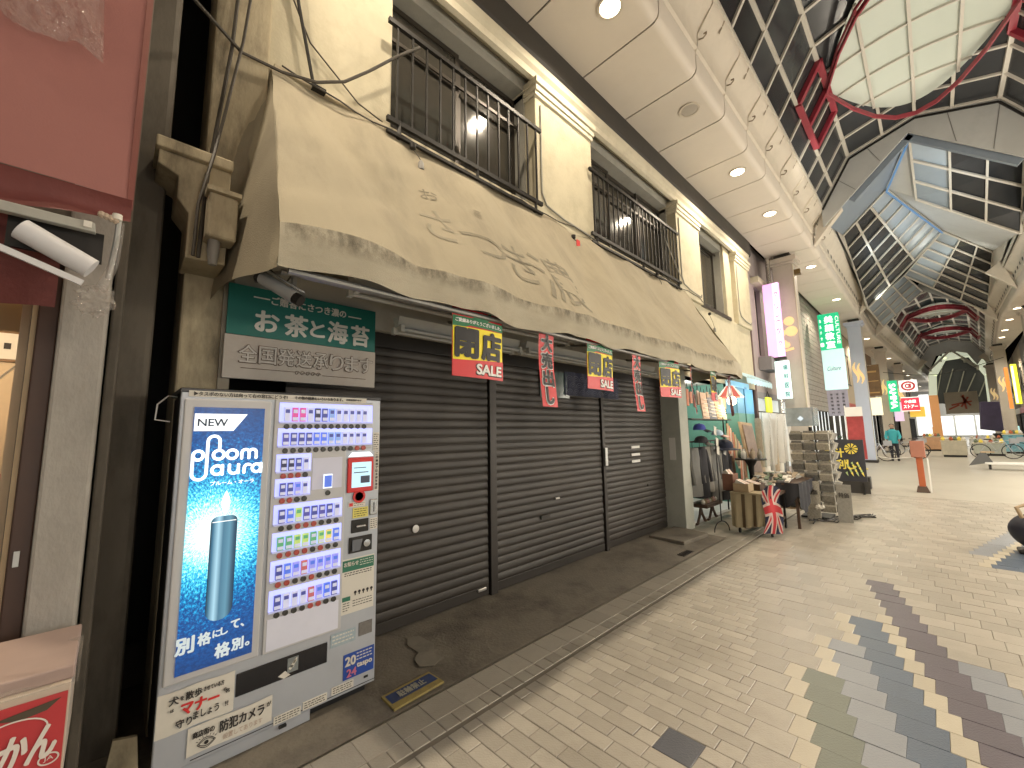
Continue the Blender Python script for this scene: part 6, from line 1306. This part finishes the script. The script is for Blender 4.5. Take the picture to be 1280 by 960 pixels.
# row of further shop fronts on both sides
def shopfront(x0, x1, y, s, label, wall, glow, eg, bandc):
    t = thing('shop_building', label, 'shop building', ((x0+x1)/2, y, 0), 'shop fronts down the arcade')
    b = lambda x: bend(x)*.8
    Y0 = y
    obj('wall', MB().prism([(x0, Y0+b(x0), 2.9), (x1, Y0+b(x1), 2.9), (x1, Y0+b(x1), 7.2), (x0, Y0+b(x0), 7.2)], (0, .3*s, 0)), wall, t)
    g_ = mat('shop_glow_%s' % label[:24].replace(' ', '_'), glow, .4, var=.7, scale=2.2, emit=eg, ecol=glow)
    obj('shop_window', MB().prism([(x0+.15, Y0+b(x0)+.12*s, .3), (x1-.15, Y0+b(x1)+.12*s, .3), (x1-.15, Y0+b(x1)+.12*s, 2.45), (x0+.15, Y0+b(x0)+.12*s, 2.45)], (0, .05*s, 0)), g_, t)
    obj('sign_band', MB().prism([(x0, Y0+b(x0)-.08*s, 2.46), (x1, Y0+b(x1)-.08*s, 2.46), (x1, Y0+b(x1)-.08*s, 2.9), (x0, Y0+b(x0)-.08*s, 2.9)], (0, .3*s, 0)), bandc, t)
    n = max(2, int((x1-x0)/1.3))
    for k in range(n+1):
        x = x0+(x1-x0)*k/n; obj('mullion', MB().box(x-.05, Y0+b(x)-.03, .02, x+.05, Y0+b(x)+.11, 2.459), SHUTF if k % 2 else WFRAME, t)
    obj('plinth', MB().prism([(x0, Y0+b(x0), .0), (x1, Y0+b(x1), .0), (x1, Y0+b(x1), .3), (x0, Y0+b(x0), .3)], (0, .2*s, 0)), WALLM, t)
    for k in range(2):
        xa = x0+(x1-x0)*(.18+.42*k); xb = xa+(x1-x0)*.24; w = obj('window', MB().prism([(xa, Y0+b(xa)-.02*s, 4.0), (xb, Y0+b(xb)-.02*s, 4.0), (xb, Y0+b(xb)-.02*s, 5.6), (xa, Y0+b(xa)-.02*s, 5.6)], (0, .015*s, 0)), GLASSD, t)
        obj('frame', MB().bar((xa, Y0+b(xa)-.03*s, 3.97), (xb, Y0+b(xb)-.03*s, 3.97), .05, .06).bar((xa, Y0+b(xa)-.03*s, 5.63), (xb, Y0+b(xb)-.03*s, 5.63), .05, .06).bar(((xa+xb)/2, Y0+b(xa)-.03*s, 3.97), ((xa+xb)/2, Y0+b(xb)-.03*s, 5.63), .05, .05), WFRAME, w)
WG = [mat('wall_grey', (.32, .31, .29), .8, var=.12), mat('wall_beige', (.45, .38, .28), .8, var=.12), mat('wall_brown', (.22, .15, .10), .8, var=.15), mat('wall_white', (.55, .54, .5), .8, var=.08)]
BD = [mat('band_green', (.05, .25, .15), .5), mat('band_red', (.4, .05, .05), .5), mat('band_cream', (.6, .52, .35), .5), mat('band_blue', (.08, .15, .35), .5)]
GLW = [(.95, .95, .9), (1, .85, .6), (.85, .97, 1), (1, .92, .75)]
x = 23.0
for k, L in enumerate((5, 6, 5.5, 6.5, 6, 7, 8)):
    shopfront(x, x+L, 3.15, 1, ['white lit shop front just past the tiled building', 'cream shop front under the brown picture', 'pale shop front behind the green slanted sign', 'beige shop front near the orange stand', 'brown shop front far along the shutter side', 'white shop front near the far bend', 'last shop front on the shutter side'][k], WG[k % 4], GLW[k % 4], .9, BD[k % 4]); x += L
x = -6.0
RL = ['shop front opposite the vending machine', 'shop front opposite the first shutter', 'shop front opposite the end pier', 'shop front opposite the variety shop', 'shop front opposite the first column', 'shop front opposite the tiled building', 'shop front with brown upper wall at the right edge', 'shop front behind the yellow sign', 'shop front far along the right side', 'last shop front on the right side']
for k, L in enumerate((7, 6, 6.5, 6, 7, 6, 6, 6, 7, 8)): shopfront(x, x+L, -4.0, -1, RL[k], WG[(k+1) % 4], GLW[(k+2) % 4], .9 if x > 14 else 1.1, BD[(k+1) % 4]); x += L
# globe lamps added out of view along the shops opposite as fill light
GLB = mat('fill_globe_glass', (1, .95, .85), .3, emit=6, ecol=(1, .9, .72))
for k in range(9):
    x = -4.6+2.9*k
    t = thing('added_fill_globe', 'white globe lamp added for fill light under the eaves of the shops across the street', 'lamp', (x, -3.75, 2.75), 'globe lamps added for fill light opposite')
    obj('globe', MB().lathe((x, -3.62, 2.62), [(.02, -.15), (.10, -.12), (.15, 0), (.10, .12), (.03, .15)], 16), GLB, t, smooth=True); obj('bracket', MB().bar((x, -4.0, 2.82), (x, -3.62, 2.82), .03, .03).bar((x, -3.62, 2.82), (x, -3.62, 2.76), .03, .03), BLACKM, t)
    lamp('POINT', (x, -3.40, 2.62), 38 if x < 0 else 70 if x < 6 else 310, (1, .88, .72), .16, name='fill_globe_light')
# far end of the street
t = thing('street_end_hall', 'bright white glazed hall closing the far end of the arcade', 'building', (88, -4, 0)); obj('wall', MB().box(88, -14, 0, 88.5, 5, 8), WG[3], t)
for k in range(8): obj('lit_window', MB().box(87.9, -12+2.0*k, .2, 87.99, -12+2.0*k+1.8, 3.0), E('hall_lit', (.9, .93, .9), 1.0, (1, 1, .96)), t)
s = sign_box('hanging_picture', 'wide hanging picture banner with a red brushstroke far down the arcade', 56, -3.0, -.9, 2.7, 4.7, mat('pale_banner', (.40, .36, .29), .8, var=.3, scale=1), .1)
m_ = MB()
for a, b in (((-2.0, 4.3), (-2.5, 3.4)), ((-2.4, 4.2), (-1.9, 3.3)), ((-1.3, 3.5), (-2.6, 3.8)), ((-2.1, 4.4), (-2.2, 3.1)), ((-1.1, 3.1), (-1.8, 3.5))): m_.bar((55.98, a[0], a[1]), (55.98, b[0], b[1]), .13, .02, upv=(1, 0, 0))
obj('red_figure', m_, mat('rust_red', (.35, .07, .04), .7), s)
# ------------------------------------------------------------------ things standing out in the street
t = thing('orange_stand', 'orange box-headed stand on a slim post in the middle distance', 'stand', (14.3, .36, 0))
OR = mat('orange_paint', (.40, .10, .035), .5, var=.15, dirt=.3, dcol=(.25, .07, .03)); obj('head', MB().box(14.2, .22, .84, 14.4, .48, 1.24), mat('salmon_panel', (.36, .15, .10), .5, var=.15), t, bevel=.01); obj('post', MB().box(14.25, .28, .12, 14.35, .40, .84), OR, t, bevel=.01); obj('foot', MB().prism([(14.18, .22, .0), (14.18, .46, .0), (14.23, .43, .14), (14.23, .27, .14)], (.2, 0, 0)), WOOD, t); obj('white_edge', MB().box(14.22, .18, .0, 14.26, .21, .82), WHITE, t); obj('rope_hook', MB().tube([(14.2, .5, .84), (14.2, .8, .80), (14.2, 1.1, .84)], .008, 5), WHITE, t)
t = thing('menu_board', 'black board with large yellow characters and a yellow flower before the tiled building', 'sign board', (13, 1.68, 0))
obj('board', MB().box(13, 1.24, .28, 13.05, 2.08, 1.30), mat('board_black', (.03, .03, .04), .6), t); YL = mat('chalk_yellow', (.75, .60, .10), .6, emit=.1)
for i, (ch, y, z) in enumerate((('量', 1.93, .98), ('汁', 1.71, .98), ('下', 1.92, .70), ('利', 1.70, .70), ('し', 1.50, .70))): text(ch, (12.994, y, z), NX, FZ, YL, t, w=.17, h=.22, bold=.03)
for k in range(10): a = k*.628; obj('petal', MB().prism([(12.99, 1.48+.02*math.cos(a), 1.08+.02*math.sin(a)), (12.985, 1.48+.13*math.cos(a-.2), 1.08+.13*math.sin(a-.2)), (12.985, 1.48+.13*math.cos(a+.2), 1.08+.13*math.sin(a+.2))], (-.01, 0, 0)), YL, t)
for k in range(16): y, z = 1.28+.02*k, .42+.06*(k % 5); obj('leaf', MB().prism([(12.98, y, z), (12.97, y+.05, z+.08), (12.98, y+.015, z+.11)], (-.012, 0, 0)), [YL, mat('leaf_pale', (.4, .5, .2), .6)][k % 2], t)
obj('foot', MB().box(12.95, 1.30, .0, 13.25, 1.34, .28).box(12.95, 1.98, 0, 13.25, 2.02, .28), BLACKM, t); obj('dark_skirt', MB().box(12.98, 1.20, .02, 13.0, 2.12, .30), BEAM, t)
t = thing('red_banner_flag', 'red advertising flag with a white top on a pole before the pale column', 'flag', (17, 1.75, 0)); obj('pole', MB().tube([(17, 1.98, 0), (17, 1.98, 2.3)], .015, 6), WHITE, t); obj('cloth', MB().sheet(lambda a, b: (17+.03*math.sin(b*9), 1.97-.42*a, 1.95-1.35*b), 4, 12), mat('flag_deep_red', (.33, .05, .05), .8, var=.6, scale=6), t, smooth=True); obj('white_top', MB().sheet(lambda a, b: (17+.02*a, 1.97-.42*a, 2.25-.30*b), 4, 3), WHITE, t)
t = thing('potted_shrub', 'small dark green potted shrub in front of the lit white window', 'plant', (18, 2.35, 0)); obj('pot', MB().lathe((18, 2.35, 0), [(.15, 0), (.2, .35), (.18, .36)], 12), WOOD, t, smooth=True)
m_ = MB()
for k in range(260):
    v = Vector((RNG.gauss(0, 1), RNG.gauss(0, 1), RNG.gauss(0, 1))).normalized()*RNG.uniform(.12, .42); p = Vector((18, 2.35, .95))+Vector((v.x, v.y*.9, v.z*1.25)); a = Vector((RNG.uniform(-1, 1), RNG.uniform(-1, 1), RNG.uniform(-1, 1)))*.07; b = Vector((RNG.uniform(-1, 1), RNG.uniform(-1, 1), RNG.uniform(-1, 1)))*.04
    m_.poly([p, p+a+b, p+a*1.6, p+a-b])
obj('foliage', m_, mat('foliage_dark', (.04, .09, .045), .6, var=.4), t, kind='stuff'); obj('stem', MB().tube([(18, 2.35, .3), (18, 2.35, .8)], .02, 6), WOOD, t)
t = thing('flower_bed', 'low dark planter of yellow flowers by the black board', 'planter', (14.5, 1.7, 0)); obj('box', MB().box(14.2, 1.3, 0, 14.5, 2.3, .3), BEAM, t)
for k in range(26): y, z = 1.35+.035*k, .36+.16*RNG.random(); obj('flower', MB().lathe((14.25+.15*RNG.random(), y, z), [(.002, 0), (.04, .02), (.002, .04)], 6), [YL, PAPER, mat('leaf_pale', (.4, .5, .2), .6)][k % 3], t)
t = thing('low_cart', 'small black wheeled crate under the end of the stall boards', 'cart', (10.6, 1.6, 0)); obj('crate', MB().box(10.5, 1.35, .10, 10.9, 1.75, .30), BLACKM, t); obj('bars', MB().box(10.49, 1.38, .16, 10.499, 1.72, .18).box(10.49, 1.38, .24, 10.499, 1.72, .26), PAPER, t)
for y in (1.42, 1.68): obj('wheel', MB().lathe((10.55, y, .05), [(.01, -.02), (.05, -.02), (.05, .02), (.01, .02)], 10, 'y'), BLACKM, t)
t = thing('low_bench', 'low white bench with a slanted dark backrest far out on the street', 'bench', (23, -1.3, 0)); obj('seat', MB().box(22.8, -2.3, .18, 23.3, -1.15, .26), WHITE, t, bevel=.02); obj('backrest', MB().prism([(22.9, -.75, .12), (22.9, -1.35, .26), (22.9, -1.20, .62), (22.9, -1.10, .64)], (.08, 0, 0)), mat('dark_slate', (.09, .09, .09), .5), t); obj('top_board', MB().box(22.88, -1.42, .60, 23.02, -1.08, .65), LWOOD, t)
for y in (-2.2, -1.3): obj('leg', MB().box(22.9, y, 0, 23.2, y+.06, .18), BLACKM, t)
t = thing('dark_bag', 'dark navy bag with a tan handle standing at the right edge of the street', 'bag', (8.3, -.72, 0))
obj('body', MB().sheet(lambda a, b: (8.3+.16*math.cos(2*math.pi*a)*math.sin(math.pi*(.12+.88*b))*1.1, -.78+.26*math.sin(2*math.pi*a)*math.sin(math.pi*(.12+.83*b))**.6, .05+.42*(1-b)), 18, 10), mat('navy_nylon', (.012, .014, .03), .5, var=.3), t, smooth=True); obj('handle', MB().tube([(8.25, -.66, .42), (8.25, -.62, .56), (8.28, -.70, .60), (8.3, -.80, .58), (8.3, -.86, .44)], .022, 8), LWOOD, t, smooth=True); obj('base', MB().box(8.18, -.98, .0, 8.42, -.58, .055), BLACKM, t, bevel=.02)
for k, (x, y, w, h, c, lb) in enumerate(((31, -.6, .9, 1.0, (.50, .46, .36), 'pale planter box with low greenery in mid street'), (33, -1.9, 1.1, .8, (.40, .42, .36), 'grey-green planter box farther along the street'), (38, .2, .8, 1.1, (.55, .32, .18), 'orange-brown crate stack by the far bend'), (40, -2.2, 1.4, .9, (.55, .55, .52), 'white display counter standing far down the street'), (36, -3.0, .7, 1.3, (.15, .35, .42), 'blue-green ice cabinet by the right-hand shops'))):
    t = thing('street_display', lb, 'display', (x, y, 0)); m = mat('display_%d' % k, c, .6, var=.35, scale=4)
    obj('body', MB().box(x, y-w/2, .10, x+.5, y+w/2, h*.8), m, t, bevel=.02); obj('plinth', MB().box(x+.03, y-w/2+.04, .0, x+.47, y+w/2-.04, .10), BLACKM, t); obj('top', MB().box(x-.02, y-w/2-.03, h*.8, x+.52, y+w/2+.03, h*.84), TRIM, t)
    for q in range(6): obj('item', MB().lathe((x+.12+.05*(q % 3), y-w*.4+w*.16*q, h*.84), [(.05, 0), (.09, .06+.02*(q % 2)), (.03, .2)], 8), [PAPER, YL, GC[3], OR][(q+k) % 4], t, smooth=True)
t = thing('dark_stall', 'dark purple awning stall on the right at the far bend', 'stall', (45, -3.2, 0)); obj('awning', MB().prism([(45, -2.35, 1.3), (45, -3.9, 1.0), (45, -3.9, 3.2), (45, -2.5, 3.3)], (1.5, 0, 0)), mat('purple_dark', (.045, .035, .075), .8, var=.8, scale=1.2), t, bevel=.05); obj('counter', MB().box(45, -3.9, 0, 46.2, -2.9, 1.0), BLACKM, t)
t = thing('span_wire', 'thin wire strung across the arcade from column to column', 'wire', (34, 0, 6)); obj('wire', MB().tube([(34, 1.9, 4.95), (34, .5, 4.62), (34, -.5, 4.55), (34, -1.6, 4.75), (34, -2.95, 5.2)], .018, 5), BLACKM, t, smooth=True)
# parked bicycle and a person far down the street
t = thing('parked_bicycle', 'parked bicycle by the third column, behind the person in teal', 'bicycle', (28.5, 1.1, 0))
for y in (.65, 1.65):
    w = obj('wheel', MB().tube([(28.5, y+.33*math.cos(2*math.pi*q/20), .34+.33*math.sin(2*math.pi*q/20)) for q in range(21)], .018, 6), BLACKM, t, smooth=True)
    sp = MB(); [sp.bar((28.5, y, .34), (28.5, y+.32*math.cos(q*.785), .34+.32*math.sin(q*.785)), .006, .006) for q in range(8)]; obj('spokes', sp, mat('tin', (.5, .5, .48), .4), w)
obj('frame', MB().tube([(28.5, .65, .34), (28.5, .85, .80), (28.5, 1.35, .78), (28.5, 1.12, .34), (28.5, .85, .80)], .02, 6).tube([(28.5, 1.35, .78), (28.5, 1.65, .34), (28.5, 1.12, .34)], .016, 6), mat('frame_silver', (.5, .52, .56), .3, metal=.6), t); obj('saddle', MB().box(28.42, 1.25, .88, 28.58, 1.5, .93), BLACKM, t, bevel=.02); obj('handlebar', MB().tube([(28.25, .95, 1.0), (28.5, .85, .98), (28.75, .95, 1.0)], .014, 6), BLACKM, t, smooth=True); obj('basket', MB().box(28.33, .42, .72, 28.67, .70, .95), mat('basket_grey', (.4, .4, .42), .5), t)
for (dx_, dy_, lb) in ((3.2, -.05, 'parked bicycle just beyond the one by the third column'), (-2.4, 1.05, 'parked bicycle close to the pale column'), (11, -.6, 'parked bicycle farthest down the street'), (2.0, -3.1, 'bicycle parked on the far right in the street'), (5.0, -3.6, 'bicycle parked near the right-hand column'), (8.0, -2.4, 'bicycle standing out in the middle of the far street')):
    c_ = copy_tree(t, label=lb); c_.location = (28.5+dx_, 1.1+dy_, 0); c_['group'] = t['group'] = 'bicycles parked down the street'
def person(x, y, label):
    t = thing('person', label, 'person', (x, y, 0))
    me = bpy.data.meshes.new('body'); J = [(0, 0, .88, .13), (0, 0, 1.08, .125), (0, 0, 1.28, .15), (0, 0, 1.42, .10), (-.02, 0, 1.49, .055), (-.04, 0, 1.58, .085), (-.05, 0, 1.68, .075),
        (0, .09, .80, .095), (-.06, .10, .46, .065), (.02, .10, .08, .045), (-.10, .11, .03, .04), (0, -.09, .80, .095), (.05, -.10, .46, .065), (.14, -.10, .09, .045), (.03, -.11, .03, .04),
        (0, .17, 1.38, .06), (-.05, .24, 1.12, .045), (-.22, .20, .98, .036), (-.29, .19, .95, .03), (0, -.17, 1.38, .06), (-.05, -.24, 1.12, .045), (-.22, -.20, .98, .036), (-.29, -.19, .95, .03)]
    E_ = [(0, 1), (1, 2), (2, 3), (3, 4), (4, 5), (5, 6), (0, 7), (7, 8), (8, 9), (9, 10), (0, 11), (11, 12), (12, 13), (13, 14), (3, 15), (15, 16), (16, 17), (17, 18), (3, 19), (19, 20), (20, 21), (21, 22)]
    me.from_pydata([j[:3] for j in J], E_, []); o = obj('body', me, None, t)
    sk = o.modifiers.new('s', 'SKIN'); me.skin_vertices
    for i, j in enumerate(J): me.skin_vertices[0].data[i].radius = (j[3], j[3])
    me.skin_vertices[0].data[0].use_root = True
    su = o.modifiers.new('u', 'SUBSURF'); su.levels = su.render_levels = 1; me.materials.append(mat('dark_trousers', (.03, .03, .04), .9))
    TE = mat('teal_jacket', (.05, .36, .40), .8, var=.15); SK = mat('skin', (.45, .28, .20), .6)
    obj('jacket', MB().lathe((x, y, .82), [(.17, 0), (.175, .15), (.16, .3), (.19, .48), (.19, .57), (.09, .66), (.06, .67)], 14), TE, t, smooth=True)
    for s in (1, -1): obj('sleeve', MB().tube([(x, y+s*.17, 1.40), (x-.05, y+s*.245, 1.12), (x-.20, y+s*.205, 1.0)], .07, 8, .05), TE, t, smooth=True)
    hd = obj('head', MB().lathe((x-.045, y, 1.50), [(.03, 0), (.075, .05), (.09, .12), (.085, .17), (.05, .22), (.005, .235)], 12), SK, t, smooth=True)
    obj('hair', MB().lathe((x-.02, y, 1.58), [(.098, 0), (.102, .08), (.08, .14), (.005, .172)], 12), BLACK, hd, smooth=True); obj('nose', MB().lathe((x-.135, y, 1.61), [(.012, -.015), (.014, 0), (.003, .03)], 6), SK, hd)
    for s in (1, -1):
        obj('eye', MB().lathe((x-.125, y+s*.035, 1.64), [(.002, -.008), (.01, 0), (.002, .008)], 6), BLACK, hd)
        hp = (x-.25, y+s*.20, .965)
        hnd = obj('hand', MB().lathe(hp, [(.02, -.03), (.034, 0), (.024, .035)], 8), SK, t, smooth=True)
        for q in range(5): obj('finger', MB().tube([(hp[0]-.02, hp[1]-.028+.014*q, hp[2]-.01), (hp[0]-.06-.01*(q % 3), hp[1]-.028+.014*q, hp[2]-.03)], .008, 5), SK, hnd)
    for s, dx_ in ((1, -.03), (-1, .10)): obj('shoe', MB().box(x+dx_-.10, y+s*.105-.045, .003, x+dx_+.14, y+s*.105+.045, .075), BLACK, t, bevel=.02)
person(26.5, 1.42, 'person in a teal jacket and dark trousers walking by the third column')
